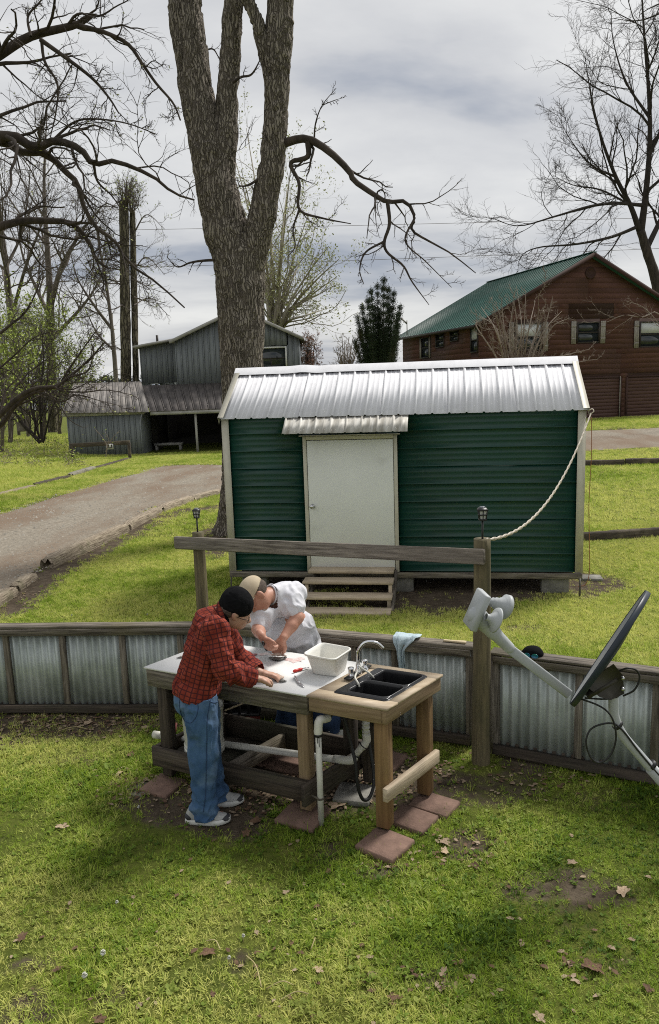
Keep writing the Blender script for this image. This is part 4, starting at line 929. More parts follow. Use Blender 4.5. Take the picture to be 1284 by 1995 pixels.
# ------------------------------------------------------------------ low corrugated fence
def fence(name, label, A, B, h0, h1, posts, face, ends=(True, True), gap=0.045, cap=True, pitch=0.066, dark=1.0):
    """A,B: ground ends of the front face; posts: fractions where slats stand on the near side; panels between them"""
    A = np.array([*A[:2], float(gz(*A[:2]))]); B = np.array([*B[:2], float(gz(*B[:2]))]); d = (B - A) / np.linalg.norm(B - A); n = np.array([d[1], -d[0], 0.0])
    if n[1] > 0: n = -n
    Lf = np.linalg.norm(B - A); t = thing(name, label, 'fence', tuple((A + B) / 2), 'low corrugated metal fences')
    up = np.array([0, 0, 1.0]); top = lambda f: h0 + (h1 - h0) * f
    if cap: board('cap_board', A + up * (top(0) + 0.012) - n * 0.03 - d * 0.03, B + up * (top(1) + 0.012) - n * 0.03 + d * 0.02, 0.12, 0.024, M['wood_grey'], t, warp=0.003)
    board('top_rail', A + up * (top(0) - 0.030) + n * 0.020, B + up * (top(1) - 0.030) + n * 0.020, 0.036, 0.055, M['wood_grey'], t, warp=0.002)
    board('bottom_rail', A + up * (gap + 0.022) + n * 0.022, B + up * (gap + 0.022) + n * 0.022, 0.036, 0.07, M['wood_dark'], t, warp=0.002)
    board('bottom_rail', A + up * (gap + 0.025) - n * 0.035, B + up * (gap + 0.025) - n * 0.035, 0.036, 0.09, M['wood_dark'], t, warp=0.002)
    fr = sorted(set([0.0] + list(posts) + [1.0]))
    for f in fr:
        if (f == 0.0 and not ends[0]) or (f == 1.0 and not ends[1]): continue
        p = A + d * Lf * f
        board('upright', p + up * (gap + 0.059), p + up * (top(f) - 0.060), 0.052 if 0 < f < 1 else 0.07, 0.03, M['wood_grey'], t, up=tuple(n), warp=0.002)
        if f in (0.0, 1.0): board('post', p - n * 0.05 + up * -0.15, p - n * 0.05 + up * (top(f) - 0.004), 0.08, 0.08, M['wood_grey'], t, up=tuple(n))
    for f0, f1 in zip(fr[:-1], fr[1:]):
        w_ = (f1 - f0) * Lf; k = max(4, int(round(w_ / pitch))); s = np.linspace(0, w_, k * 8 + 1); z = 0.0105 * np.cos(s / w_ * k * 2 * np.pi)
        h_ = top((f0 + f1) / 2) - 0.02 - gap; b = MB(); b.sheet(np.stack([s, z], -1), h_, 0.001)
        o = A + d * Lf * f0 + up * gap - n * 0.012
        dz = (B[2] - A[2]) / Lf + (h1 - h0) / Lf
        dd = np.array([d[0], d[1], d[2]])
        Q = Matrix([[dd[0], 0, n[0], o[0]], [dd[1], 0, n[1], o[1]], [dd[2], 1, n[2], o[2]], [0, 0, 0, 1]])
        link('corrugated_panel', b.mesh('corrugated_panel', True), M['galv'], t, Q)
    return t
FL, FM, FC = grd(-420, 1392), grd(452, 1393), grd(917, 1456)
def fr_px(A, B, px):
    """fraction along a fence where a photo column meets it"""
    lo, hi = 0.0, 1.0
    for _ in range(40):
        m_ = (lo + hi) / 2; q, _d = pix(np.append(np.array(A[:2]) * (1 - m_) + np.array(B[:2]) * m_, 0.4)[None])
        if q[0, 0] < px: lo = m_
        else: hi = m_
    return lo
fence('corrugated_fence', 'low corrugated metal fence behind the man in red plaid, left run', FL, FM, 0.785, 0.79, [fr_px(FL, FM, p) for p in (-250, -115, 18, 127, 243, 355)], None)
fence('corrugated_fence', 'low corrugated metal fence behind the sink, with the towel on it', FM + np.array([0.02, -0.012, 0]), FC, 0.79, 0.79, [fr_px(FM, FC, p) for p in (560, 690, 770)], None)
FR0, FR1 = grd(962, 1472), grd(1500, 1576)
fence('corrugated_fence', 'low corrugated metal fence behind the satellite dish', FR0, FR1, 0.79, 0.81, [fr_px(FR0, FR1, p) for p in (1127, 1276)], None)
# ------------------------------------------------------------------ towel, stick and cap on the fence top
def fence_top(px, A, B, h, off=-0.03):
    f = fr_px(A, B, px); p = np.array(A) * (1 - f) + np.array(B) * f; d = (np.array(B) - A); d /= np.linalg.norm(d); n = np.array([d[1], -d[0], 0]); n = n if n[1] < 0 else -n
    return np.array([p[0], p[1], float(gz(p[0], p[1])) + h + 0.028]) + n * (-off if False else 0) - n * 0.03, d, n
p, d, n = fence_top(792, FM, FC, 0.79)
# a cloth bunched on the board, its corner hanging down in front in long folds
nu, nv = 60, 70; U, Vv = np.meshgrid(np.linspace(0, 1, nu), np.linspace(0, 1, nv))
path = Vv * 0.40; top_w, low_w = 0.205, 0.060
wid = top_w * (1 - sstep(0.22, 0.55, Vv)) + low_w * sstep(0.22, 0.55, Vv)
s = (U - 0.5) * wid + 0.012 * sstep(0.2, 0.6, Vv) * 0 - 0.022 * sstep(0.15, 0.6, Vv) + 0.006 * np.sin(9 * Vv)
edge = 0.125 + 0.012 * np.sin(U * 7)
down = np.maximum(path - edge, 0); outw = np.where(path < edge, path - 0.075, edge - 0.075 + 0.012 * sstep(0, 0.03, down))
fold = np.abs(np.sin(U * 8.2 + 2.2 * Vv + 0.8)) ; fold = 0.030 * fold * sstep(0.2, 0.55, Vv) + 0.030 * fbm(np.stack([U * 4.5, Vv * 3, U * 0 + 2], -1), 3) * (1 - sstep(0.25, 0.5, Vv))
P = p + d * s[..., None] + n * (outw + np.where(down > 0, fold, 0))[..., None] + np.array([0, 0, 1.0]) * (0.008 - down + np.where(down > 0, 0, 1.0) * fold * (0.4 + 0.6 * sstep(0, 0.05, path)))[..., None]
P[..., 2] -= sstep(0.7, 1, Vv) * (0.05 * (1 - U) - 0.02)
i = np.arange(nv - 1)[:, None] * nu; j = np.arange(nu - 1)[None]
me_ = mk('towel', P.reshape(-1, 3), [np.stack([i + j, i + j + 1, i + nu + j + 1, i + nu + j], -1).reshape(-1, 4)], True)
o = link('towel', me_, M['towel']); md = o.modifiers.new('thick', 'SOLIDIFY'); md.thickness = 0.004; tag(o, 'pale blue towel draped over the fence behind the sink', 'towel')
p, d, n = fence_top(885, FM, FC, 0.79)
b = MB(); k = 16; tt = np.linspace(0, 1, k); cpt = p + d * ((tt - 0.5) * 0.17)[:, None] + np.array([0, 0, 0.008]); ww = 0.011 + 0.010 * sstep(0.3, 1, tt)
V = []
for q, w_ in zip(cpt, ww): V += [q - n * w_ - [0, 0, .006], q + n * w_ - [0, 0, .006], q + n * w_ + [0, 0, .006], q - n * w_ + [0, 0, .006]]
F = [tuple(range(4))[::-1], tuple(range(4 * k - 4, 4 * k))] + [(4 * a + c, 4 * a + (c + 1) % 4, 4 * a + 4 + (c + 1) % 4, 4 * a + 4 + c) for a in range(k - 1) for c in range(4)]
b.add(V, [F]); tag(b.obj('wooden_paddle', M['glove']), 'pale flat stick lying on the fence beside the tall post', 'stick')
# black cap with sunglasses
p, d, n = fence_top(1035, FR0, FR1, 0.79)
cap_t = thing('baseball_hat', 'black cap with shiny sunglasses lying on the fence under the dish arm', 'cap', tuple(p))
V, F = sdf([('e', p + d * 0.0 + [0, 0, 0.012], (0.075, 0.06, 0.052), np.stack([d, n, [0, 0, 1]])), ('e', p - d * 0.05 + n * 0.02 + [0, 0, 0.006], (0.06, 0.055, 0.012), np.stack([d, n, [0, 0, 1]]))], 0.006, 0.006)
V[:, 2] = np.maximum(V[:, 2], p[2] - 0.001); V += (fbm(V * 40, 3)[:, None] - 0.5) * 0.008
link('crown', mk('crown', V, [F], True), M['black_cloth'], cap_t)
gl = MB(); c = p + n * 0.062 + [0, 0, 0.012]
for sgn in (-1, 1):
    Mx = Matrix(((d[0], 0, n[0], c[0] + d[0] * 0.028 * sgn), (d[1], 0, n[1], c[1] + d[1] * 0.028 * sgn), (0, 1, 0, c[2]), (0, 0, 0, 1)))
    V_ = np.array([(math.cos(a) * 0.024, math.sin(a) * 0.016, 0.004 * math.cos(a * 2)) for a in np.linspace(0, 6.283, 17)[:-1]]); gl.add(xf(Mx, np.vstack([V_, V_ + [0, 0, 0.004]])), [[tuple(range(16)), tuple(range(31, 15, -1))] + [(i_, (i_ + 1) % 16, 16 + (i_ + 1) % 16, 16 + i_) for i_ in range(16)]])
gl.obj('sunglasses_lens', M['shade_glass'], cap_t, True)
# ------------------------------------------------------------------ satellite dish on a bent mast (nearest thing on the right)
DY = 3.95
def dp(px, py, dy=0.0): return at(px, py, DY + dy)
mast_b = dp(1330, 1590, 0.0)
dish = thing('satellite_dish', 'grey satellite dish on bent mast in front of the right fence', 'dish', (mast_b[0], mast_b[1], 0.0))
# reflector: shallow bowl seen almost edge-on; its axis points left and up a little towards the viewer
top, bot = dp(1258, 1152), dp(1112, 1368); cen = (top + bot) / 2; upv = (top - bot) / np.linalg.norm(top - bot); RAD = np.linalg.norm(top - bot) / 2
vw = (cen - CAM) / np.linalg.norm(cen - CAM)
side0 = np.cross(upv, vw); side0 /= np.linalg.norm(side0)             # points to one side across the view
axis_edge = np.cross(upv, np.cross(vw, upv)); 
nrm_flat = np.cross(vw, upv); nrm_flat /= np.linalg.norm(nrm_flat)      # edge-on normal
if nrm_flat[0] > 0: nrm_flat = -nrm_flat
toc = -vw - upv * (-vw @ upv); toc /= np.linalg.norm(toc)
ang = R(2.0); axis = nrm_flat * math.cos(ang) + toc * math.sin(ang); axis /= np.linalg.norm(axis); wid = np.cross(axis, upv)
DM = Matrix(np.block([[np.stack([wid, upv, axis], -1), cen[:, None]], [np.zeros((1, 3)), np.ones((1, 1))]]).tolist())
nr, na = 18, 72; rr = np.linspace(0, 1, nr); aa = np.arange(na) / na * 2 * np.pi; dep = 0.045
def bowl(off, rs):
    V = []
    for r_ in rs:
        for a in aa: V.append((RAD * 0.93 * r_ * math.cos(a), RAD * r_ * math.sin(a), -dep * (1 - r_ * r_) + off))
    return np.array(V)
i = np.arange(nr - 1)[:, None] * na; j = np.arange(na)[None]; j2 = (j + 1) % na
q1 = np.stack([i + j, i + j2, i + na + j2, i + na + j], -1).reshape(-1, 4)
refl = MB().add(bowl(0, rr), [q1]).obj('reflector', M['dish_face'], dish, True, DM)
MB().add(bowl(-0.006, rr), [q1[:, ::-1]]).obj('reflector_back', M['dish_shade'], refl, True, DM)
lip = MB(); V = []
for (k, z) in ((1.0, 0.0), (1.012, 0.004), (1.018, -0.004), (1.016, -0.026), (1.0, -0.028), (0.99, -0.012)):
    for a in aa: V.append((RAD * 0.93 * k * math.cos(a), RAD * k * math.sin(a), z))
i = np.arange(5)[:, None] * na; lip.add(V, [np.stack([i + j, i + na + j, i + na + j2, i + j2], -1).reshape(-1, 4)]); lip.obj('rim', M['dish_shade'], dish, True, DM)
# feed arm
a0, a1 = dp(1108, 1352, -0.03), dp(985, 1258, -0.10)
L, Mx = frame(a0, a1); arm = MB(); arm.box((L / 2, 0, 0), (L, 0.042, 0.052), ch=0.006); arm.obj('feed_arm', M['dish_grey'], dish, M=Mx)
h0, h1 = dp(992, 1262, -0.10), dp(930, 1200, -0.12); V, F = sdf([('c', h0, h0 * .5 + h1 * .5, 0.030, 0.034), ('c', h0 * .5 + h1 * .5, h1, 0.036, 0.052)], 0.006, 0.006)
link('feed_housing', mk('feed_housing', V, [F], True), M['dish_grey'], dish)
# head block and two feed horns looking back at the reflector
hc = dp(929, 1188, -0.12); hx = dp(944, 1158, -0.12) - dp(916, 1222, -0.12); hx /= np.linalg.norm(hx); look = (cen - hc); look /= np.linalg.norm(look); look -= hx * (look @ hx); look /= np.linalg.norm(look); hy = np.cross(look, hx)
HM = Matrix(np.block([[np.stack([hx, hy, look], -1), hc[:, None]], [np.zeros((1, 3)), np.ones((1, 1))]]).tolist())
head = MB().box((0, 0, 0), (0.20, 0.14, 0.036), ch=0.006).obj('feed_block', M['dish_grey'], dish, M=HM)
for (px, py, dy) in ((960, 1206, -0.20), (982, 1181, -0.05)):
    tip = dp(px, py, dy); base = hc + hx * ((tip - hc) @ hx) + hy * ((tip - hc) @ hy) + look * 0.018; ln = float((tip - hc) @ look)
    Ln, Q = frame(base, base + look * max(ln, 0.06)); Q = Q @ Matrix.Rotation(R(90), 4, 'Y')
    b = MB(); b.lathe([(0.018, 0), (0.018, Ln * 0.40), (0.026, Ln * 0.42), (0.026, Ln * .52), (0.032, Ln * 0.54), (0.034, Ln * .68), (0.040, Ln * .70), (0.046, Ln * 0.84), (0.064, Ln * 0.86), (0.066, Ln * 1.0), (0.058, Ln * 1.05), (0.001, Ln * 1.07)], 24)
    b.obj('feed_horn', M['dish_grey'], dish, False, Q)
# bracket and bent mast
bk = dp(1190, 1322, 0.03); b = MB(); Lb, Q = frame(dp(1140, 1350, 0.02), dp(1212, 1295, 0.04)); 
poly = [(px, py) for px, py in ((1140, 1338), (1178, 1306), (1196, 1294), (1214, 1316), (1216, 1352), (1190, 1364), (1168, 1358), (1146, 1340))]
for off in (-0.045, 0.045):
    V3 = [dp(x, y, 0.03 + off) for x, y in poly]; V3 = np.array(V3); n3 = len(poly); b.add(np.vstack([V3, V3 + [0, 0.006, 0]]), [[tuple(range(n3)), tuple(range(2 * n3 - 1, n3 - 1, -1))] + [(k, (k + 1) % n3, n3 + (k + 1) % n3, n3 + k) for k in range(n3)]])
b.obj('bracket', M['bracket'], dish)
MB().bar(dp(1140, 1352, 0.03), dp(1196, 1318, 0.03), 0.10, 0.02).obj('bracket_plate', M['bracket'], dish)
for (x, y) in ((1212, 1320), (1212, 1341)):
    c = dp(x, y, -0.02); b = MB(); b.lathe([(0.001, -0.02), (0.010, -0.018), (0.010, 0), (0.001, 0)], 8, Matrix.Translation(c) @ Matrix.Rotation(R(-90), 4, 'X')); b.obj('bolt', M['steel'], dish)
mp_ = spline([dp(1194, 1330, 0.03), dp(1195, 1362, 0.03), dp(1197, 1395, 0.03), dp(1212, 1430, 0.03), dp(1245, 1470, 0.03), dp(1282, 1512, 0.03), dp(1330, 1566, 0.03)], 50)
MB().tube(mp_, 0.0265, 20).obj('mast', M['dish_grey'], dish, True)
Lm, Q = frame(mp_[-9], dp(1345, 1584, 0.03)); MB().tube([mp_[-12], mp_[-6], dp(1345, 1584, 0.03)], 0.034, 18).obj('mast_sleeve', M['dish_grey'], dish, True)
b = MB(); e1 = dp(1345, 1584, 0.03); b.tube([e1, np.array([e1[0] + 0.08, e1[1], 0.6]), np.array([e1[0] + 0.10, e1[1], -0.3])], 0.034, 14); b.obj('ground_post', M['dish_grey'], dish, True)
# cables: loops that hang from the feed arm foot
def cable(pts, r=0.0052, n=60): 
    P = spline([dp(*p) for p in pts], n); MB().tube(P, r, 8).obj('cable', M['cable'], dish, True)
cable([(1133, 1362, .02), (1165, 1374, 0), (1185, 1388, -.03), (1196, 1408, -.04), (1200, 1440, -.04), (1190, 1470, -.04), (1168, 1486, -.04), (1150, 1474, -.04), (1142, 1446, -.04), (1150, 1422, -.03), (1172, 1411, -.02), (1195, 1410, .0), (1215, 1425, 0), (1240, 1458, 0), (1268, 1492, 0), (1300, 1528, 0)], n=140)
cable([(1140, 1360, .03), (1180, 1362, -.01), (1205, 1357, .0)])
cable([(1205, 1308, .0), (1222, 1302, -.02), (1240, 1306, -.02), (1246, 1322, -.02), (1236, 1344, -.02), (1214, 1356, .0)])
for (x, y) in ((1202, 1408), (1268, 1486)):
    Lt, Q = frame(dp(x, y, .03), dp(x + 8, y + 9, .03)); MB().tube([dp(x - 1, y + 2, .03), dp(x + 3, y + 6, .03)], 0.031, 14).obj('cable_tie', M['cable'], dish, True)
# ------------------------------------------------------------------ fish-cleaning table and sink table
TA = np.array([-1.324, 5.163]); E1 = np.array([0.891, -0.453]); E2 = np.array([0.625, 0.781])
ZT = 0.86
def TW(s, t, z): return np.array([*(TA + E1 * s + E2 * t), z])
def TST(px, py, z):
    p = onz(px, py, z)[:2] - TA; return np.linalg.solve(np.stack([E1, E2], -1), p)
nF = np.array([-E1[1], E1[0]]) * -1.0                        # outward normal of the front edge
UPV = np.array([0, 0, 1.0])
def slab(s0, s1, t0, t1, z0, z1):
    V = [TW(s, t, z) for z in (z0, z1) for (s, t) in ((s0, t0), (s1, t0), (s1, t1), (s0, t1))]
    return V, [[(3, 2, 1, 0), (4, 5, 6, 7), (0, 1, 5, 4), (1, 2, 6, 5), (2, 3, 7, 6), (3, 0, 4, 7)]]
S1, S2, TD = 1.29, 1.835, 0.635
tb = thing('cleaning_table', 'long grey wooden table with white board top and low tray', 'table', tuple(TW(0.65, 0.3, 0)))
V, F = slab(-0.012, S1 - 0.004, -0.012, TD + 0.01, ZT - 0.012, ZT); MB().add(V, F).obj('white_top', M['board_white'], tb)
MB().add(*slab(0.04, S1 - 0.03, 0.04, TD - 0.04, ZT - 0.03, ZT - 0.014)).obj('top_backing', M['wood_dark'], tb)
def tboard(name, a, b, th, h, z0, mt, parent, inset=0.0, **k):
    """upright board between two table coordinates; z0 its lower edge"""
    p, q = TW(*a, z0 + h / 2), TW(*b, z0 + h / 2); return board(name, p, q, th, h, mt, parent, **k)
h_ap = 0.125
tboard('apron', (0.0, 0.012), (S1 - 0.008, 0.012), 0.036, h_ap, ZT - 0.014 - h_ap, M['wood_grey'], tb, warp=0.002)
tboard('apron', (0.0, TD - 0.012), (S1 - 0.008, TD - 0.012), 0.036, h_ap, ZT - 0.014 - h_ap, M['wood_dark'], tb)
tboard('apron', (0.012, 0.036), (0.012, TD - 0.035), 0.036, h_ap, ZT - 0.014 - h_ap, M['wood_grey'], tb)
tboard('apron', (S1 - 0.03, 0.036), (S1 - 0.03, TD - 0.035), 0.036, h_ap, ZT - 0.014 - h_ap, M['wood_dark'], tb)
def leg(s, t, z0, z1, mt, par, w_=0.085):
    p = TW(s, t, z0); q = TW(s, t, z1); return board('leg', p, q, w_, w_, mt, par, up=(E1[0], E1[1], 0), ch=0.005)
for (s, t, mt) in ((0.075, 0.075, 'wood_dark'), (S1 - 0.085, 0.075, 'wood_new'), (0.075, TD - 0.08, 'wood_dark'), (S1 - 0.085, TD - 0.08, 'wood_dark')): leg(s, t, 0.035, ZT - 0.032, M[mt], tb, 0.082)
zl, hl = 0.115, 0.145
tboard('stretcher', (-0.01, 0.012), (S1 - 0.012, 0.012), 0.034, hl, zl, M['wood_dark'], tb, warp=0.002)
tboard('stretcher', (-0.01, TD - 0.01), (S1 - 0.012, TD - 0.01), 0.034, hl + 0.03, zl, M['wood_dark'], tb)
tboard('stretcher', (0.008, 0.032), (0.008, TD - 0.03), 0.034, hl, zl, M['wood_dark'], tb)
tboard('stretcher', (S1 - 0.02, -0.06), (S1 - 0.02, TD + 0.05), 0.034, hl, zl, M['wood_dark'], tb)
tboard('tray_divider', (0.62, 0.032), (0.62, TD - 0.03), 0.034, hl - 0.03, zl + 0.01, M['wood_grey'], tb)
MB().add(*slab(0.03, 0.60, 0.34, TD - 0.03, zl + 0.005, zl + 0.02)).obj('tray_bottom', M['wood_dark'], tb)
MB().add(*slab(0.10, 0.56, 0.032, 0.30, zl + 0.07, zl + 0.095)).obj('tray_shelf', M['wood_dark'], tb)
# lath under the top
board('lath', at(438, 1384, 5.20), at(492, 1363, 5.42), 0.012, 0.012, M['wood_step'], tb)
# --- sink table
sk = thing('sink_table', 'newer tan timber table with black double sink beside the white board', 'table', tuple(TW(1.56, 0.3, 0)))
s0_, t0_ = TST(650, 1339, ZT); c = [TST(*p, ZT) for p in ((644, 1339), (757, 1355), (829, 1313), (736, 1297))]
ks0, ks1, kt0, kt1 = 1.405, 1.775, 0.085, 0.575
zp0, zp1 = ZT - 0.014, ZT + 0.002
b = MB()
for q in ((S1, S2, -0.012, kt0 + 0.02), (S1, S2, kt1 - 0.02, TD + 0.012), (S1, ks0 + 0.02, kt0 + 0.02, kt1 - 0.02), (ks1 - 0.02, S2, kt0 + 0.02, kt1 - 0.02)): b.add(*slab(*q, zp0, zp1))
b.obj('plywood_top', M['ply'], sk)
ha = 0.092; za_ = ZT - 0.0145 - ha
tboard('apron', (S1 + 0.004, 0.012), (S2 - 0.048, 0.012), 0.036, ha, za_, M['wood_new'], sk)
tboard('apron', (S2 - 0.028, -0.006), (S2 - 0.028, TD + 0.004), 0.036, ha, za_, M['wood_new'], sk)
tboard('apron', (S1 + 0.01, TD - 0.012), (S2 - 0.048, TD - 0.012), 0.036, ha, za_, M['wood_new'], sk)
for (s, t, mt) in ((S2 - 0.085, 0.078, 'wood_post'), (S2 - 0.085, TD - 0.075, 'wood_post'), (S1 + 0.06, TD - 0.075, 'wood_dark')): leg(s, t, 0.042, ZT - 0.016, M[mt], sk, 0.088)
board('stretcher', TW(S2 - 0.022, -0.02, 0.30), TW(S2 - 0.022, TD - 0.03, 0.30), 0.036, 0.088, M['wood_step'], sk)
# black double-bowl sink: rim, two bowls, drains
sink = thing('double_sink', 'black double bowl sink set in the plywood top', 'sink', tuple(TW(1.6, 0.33, ZT)))
nu, nv = 120, 150; u = np.linspace(0, 1, nu); v = np.linspace(0, 1, nv); U, Vv = np.meshgrid(u, v, indexing='ij')
LS, LT = (ks1 - ks0), (kt1 - kt0)
def rrect(x, y, cx, cy, hx, hy, r):
    qx, qy = np.abs(x - cx) - (hx - r), np.abs(y - cy) - (hy - r); return np.hypot(np.maximum(qx, 0), np.maximum(qy, 0)) + np.minimum(np.maximum(qx, qy), 0) - r
x, y = U * LS, Vv * LT
d1 = rrect(x, y, 0.215, 0.135, 0.135, 0.100, 0.04); d2 = rrect(x, y, 0.215, 0.360, 0.135, 0.103, 0.04); db = np.minimum(d1, d2); do = rrect(x, y, LS / 2, LT / 2, LS / 2, LT / 2, 0.03)
Zk = 0.012 - 0.010 * sstep(-0.012, 0.0, do) + 0.004 * (1 - sstep(0.0, 0.012, np.abs(db - 0.008))) - 0.155 * sstep(0.004, -0.022, db) - 0.01 * sstep(-0.02, -0.09, db)
Pk = np.stack([*(TA[:, None, None] + E1[:, None, None] * (ks0 + x) + E2[:, None, None] * (kt0 + y)), ZT + 0.003 + Zk], -1)
i = np.arange(nu - 1)[:, None] * nv; j = np.arange(nv - 1)[None]; Fk = np.stack([i + j, i + nv + j, i + nv + j + 1, i + j + 1], -1).reshape(-1, 4)
keep = (do.reshape(-1)[Fk] < 0.0035).all(1)
link('basin', mk('basin', Pk.reshape(-1, 3), [Fk[keep]], True), M['black_sink'], sink)
for (x_, y_) in ((0.215, 0.135), (0.215, 0.36)):
    p = TW(ks0 + x_, kt0 + y_, ZT - 0.148); b = MB(); b.lathe([(0.042, 0.0), (0.040, 0.004), (0.03, 0.001), (0.001, 0.0)], 20, Matrix.Translation(p)); b.obj('drain', M['steel'], sink, True)
for y_ in (0.135, 0.36):
    p = TW(ks0 + 0.215, kt0 + y_, ZT - 0.16); b = MB(); b.tube([p, p - UPV * 0.06], 0.045, 14); b.obj('drain_cup', M['black_plastic'], sink, True)
# faucet
fb = onz(698, 1309, ZT + 0.018); fct = thing('faucet', 'chrome gooseneck faucet with two handles on the black sink', 'faucet', tuple(fb))
dirS = np.array([*E1, 0.0]) * 0.72 + np.array([*E2, 0]) * 0.42; dirS /= np.linalg.norm(dirS)
pts = [fb, fb + UPV * 0.10, fb + UPV * 0.150 + dirS * 0.006, fb + UPV * 0.196 + dirS * 0.04, fb + UPV * 0.208 + dirS * 0.085, fb + UPV * 0.194 + dirS * 0.135, fb + UPV * 0.158 + dirS * 0.172]
MB().tube(spline(pts, 40), np.linspace(0.0125, 0.0105, 40), 14).obj('spout', M['chrome'], fct, True)
b = MB(); b.lathe([(0.026, -0.012), (0.026, 0.012), (0.017, 0.03), (0.016, 0.05), (0.0135, 0.055)], 18, Matrix.Translation(fb)); b.obj('spout_base', M['chrome'], fct, True)
for px, py in ((684, 1317), (711, 1301)):
    p = onz(px, py, ZT + 0.02); b = MB(); b.lathe([(0.024, -0.014), (0.024, 0.0), (0.016, 0.004), (0.0175, 0.042), (0.021, 0.05), (0.021, 0.058), (0.001, 0.060)], 16, Matrix.Translation(p)); b.obj('handle', M['chrome'], fct, True)
L_, Mx = frame(onz(678, 1322, ZT + 0.018), onz(716, 1297, ZT + 0.018)); MB().box((L_ / 2, 0, 0), (L_ + 0.03, 0.05, 0.012), ch=0.004).obj('deck_plate', M['black_plastic'], fct, M=Mx)
h1 = spline([fb + UPV * 0.03 + dirS * 0.01, onz(692, 1318, ZT + 0.05), onz(697, 1330, ZT + 0.03), onz(700, 1338, ZT + 0.0)], 24); MB().tube(h1, 0.0065, 8).obj('spray_hose', M['pvc'], fct, True)
h2 = spline([fb + UPV * 0.045, onz(707, 1303, ZT + 0.07), onz(720, 1312, ZT + 0.045), onz(728, 1321, ZT - 0.0)], 24); MB().tube(h2, 0.0065, 8).obj('spray_hose', M['pvc'], fct, True)
# white tub standing on the board
zb0, zb1 = ZT + 0.003, ZT + 0.155
cb = [onz(608, 1313, zb0), onz(655, 1319, zb0), onz(676, 1303, zb0)]; cb.append(cb[0] + cb[2] - cb[1]); ctr = sum(cb) / 4; ax1 = (cb[1] - cb[0]); ax2 = (cb[2] - cb[1])
ct = [onz(588, 1274, zb1), onz(652, 1286, zb1), onz(688, 1262, zb1)]; ct.append(ct[0] + ct[2] - ct[1]); cth = sum(ct) / 4; bx1 = (ct[1] - ct[0]); bx2 = (ct[2] - ct[1])
def rr_ring(c_, a1, a2, k=6, r=0.16):
    P = []
    for (sx, sy, a0) in ((1, 1, 0), (-1, 1, 90), (-1, -1, 180), (1, -1, 270)):
        for q in range(k + 1):
            an = R(a0 + 90 * q / k); P.append(c_ + a1 * (sx * (0.5 - r) + r * math.cos(an)) + a2 * (sy * (0.5 - r) + r * math.sin(an)))
    return np.array(P)
rings = [ctr + (rr_ring(ctr, ax1, ax2) - ctr) * 0.02, ctr + (rr_ring(ctr, ax1, ax2) - ctr) * 0.96, rr_ring(ctr, ax1, ax2) + UPV * 0.008]
for f in (0.25, 0.5, 0.75, 0.93): rings.append((rr_ring(ctr, ax1, ax2) * (1 - f) + rr_ring(cth, bx1, bx2) * f) * 1.0 if False else rr_ring(ctr * (1 - f) + cth * f, ax1 * (1 - f) + bx1 * 0.93 * f, ax2 * (1 - f) + bx2 * 0.93 * f))
o1 = rr_ring(cth, bx1, bx2); rings += [o1 - UPV * 0.010, o1, o1 * 1.0 + UPV * 0.003 + (cth - o1) * 0.03, o1 + UPV * 0.001 + (cth - o1) * 0.075]
for f in (0.85, 0.5, 0.15): rings.append(rr_ring(ctr * (1 - f) + cth * f, (ax1 * (1 - f) + bx1 * 0.93 * f) * 0.965, (ax2 * (1 - f) + bx2 * 0.93 * f) * 0.965))
rings += [ctr + UPV * 0.006 + (rr_ring(ctr, ax1, ax2) - ctr) * 0.93, ctr + UPV * 0.005 + (rr_ring(ctr, ax1, ax2) - ctr) * 0.02]
kk = len(rings[0]); Vb = np.concatenate(rings); i = np.arange(len(rings) - 1)[:, None] * kk; j = np.arange(kk)[None]; j2 = (j + 1) % kk
o = link('plastic_tub', mk('plastic_tub', Vb, [np.stack([i + j, i + j2, i + kk + j2, i + kk + j], -1).reshape(-1, 4)], True), M['white_plastic'])
tag(o, 'white plastic tub standing on the board beside the sink', 'tub')
# knives, fish and stains on the board
def knife(name, label, hp, hq, tip, mt, zz, hw=0.011, guard=False):
    a, b_, c_ = onz(*hp, zz), onz(*hq, zz), onz(*tip, zz - 0.004); t = thing(name, label, 'knife', tuple(a))
    Lh, Q = frame(a, b_); P = np.stack([np.linspace(0, Lh, 9), np.zeros(9), np.zeros(9)], -1); rr = hw * np.array([0.5, .95, 1, .9, .85, .9, 1, .95, .6]); MB().tube(P, rr, 10).obj('handle', mt, t, True, Q)
    Lk, Q = frame(b_, c_); MB().prism([(0, -0.008), (Lk * 0.8, -0.006), (Lk, 0.004), (Lk * 0.7, 0.009), (0, 0.009)], 0.0018, Q).obj('blade', M['steel'], t)
knife('fillet_knife', 'red handled knife lying beside the white tub', (571, 1308), (589, 1303), (604, 1300), M['knife_red'], ZT + 0.013)
knife('paring_knife', 'silver knife lying near the front corner of the white board', (574, 1317), (583, 1331), (593, 1339), M['steel'], ZT + 0.010, 0.008)
def fish_piece(name, label, pts, rad, mt, z=ZT, flat=0.5, cat='fish', seed=0):
    P = [onz(*p, z + 0.012) for p in pts]; pr = [('c', P[k], P[k + 1], rad[k], rad[k + 1]) for k in range(len(P) - 1)]
    V, F = sdf(pr, 0.004, 0.004); V[:, 2] = z + 0.001 + (V[:, 2] - V[:, 2].min()) * flat; V += (fbm(V * 50 + seed, 3)[:, None] - 0.5) * 0.006
    V[:, 2] = np.maximum(V[:, 2], z + 0.001)
    return tag(link(name, mk(name, V, [F], True), mt), label, cat)
fish_piece('fish', 'dark fish being cut under the hands of the man in white', [(527, 1281), (536, 1283), (545, 1284), (556, 1281)], [0.014, 0.020, 0.018, 0.012], M['fish_dark'], seed=1)
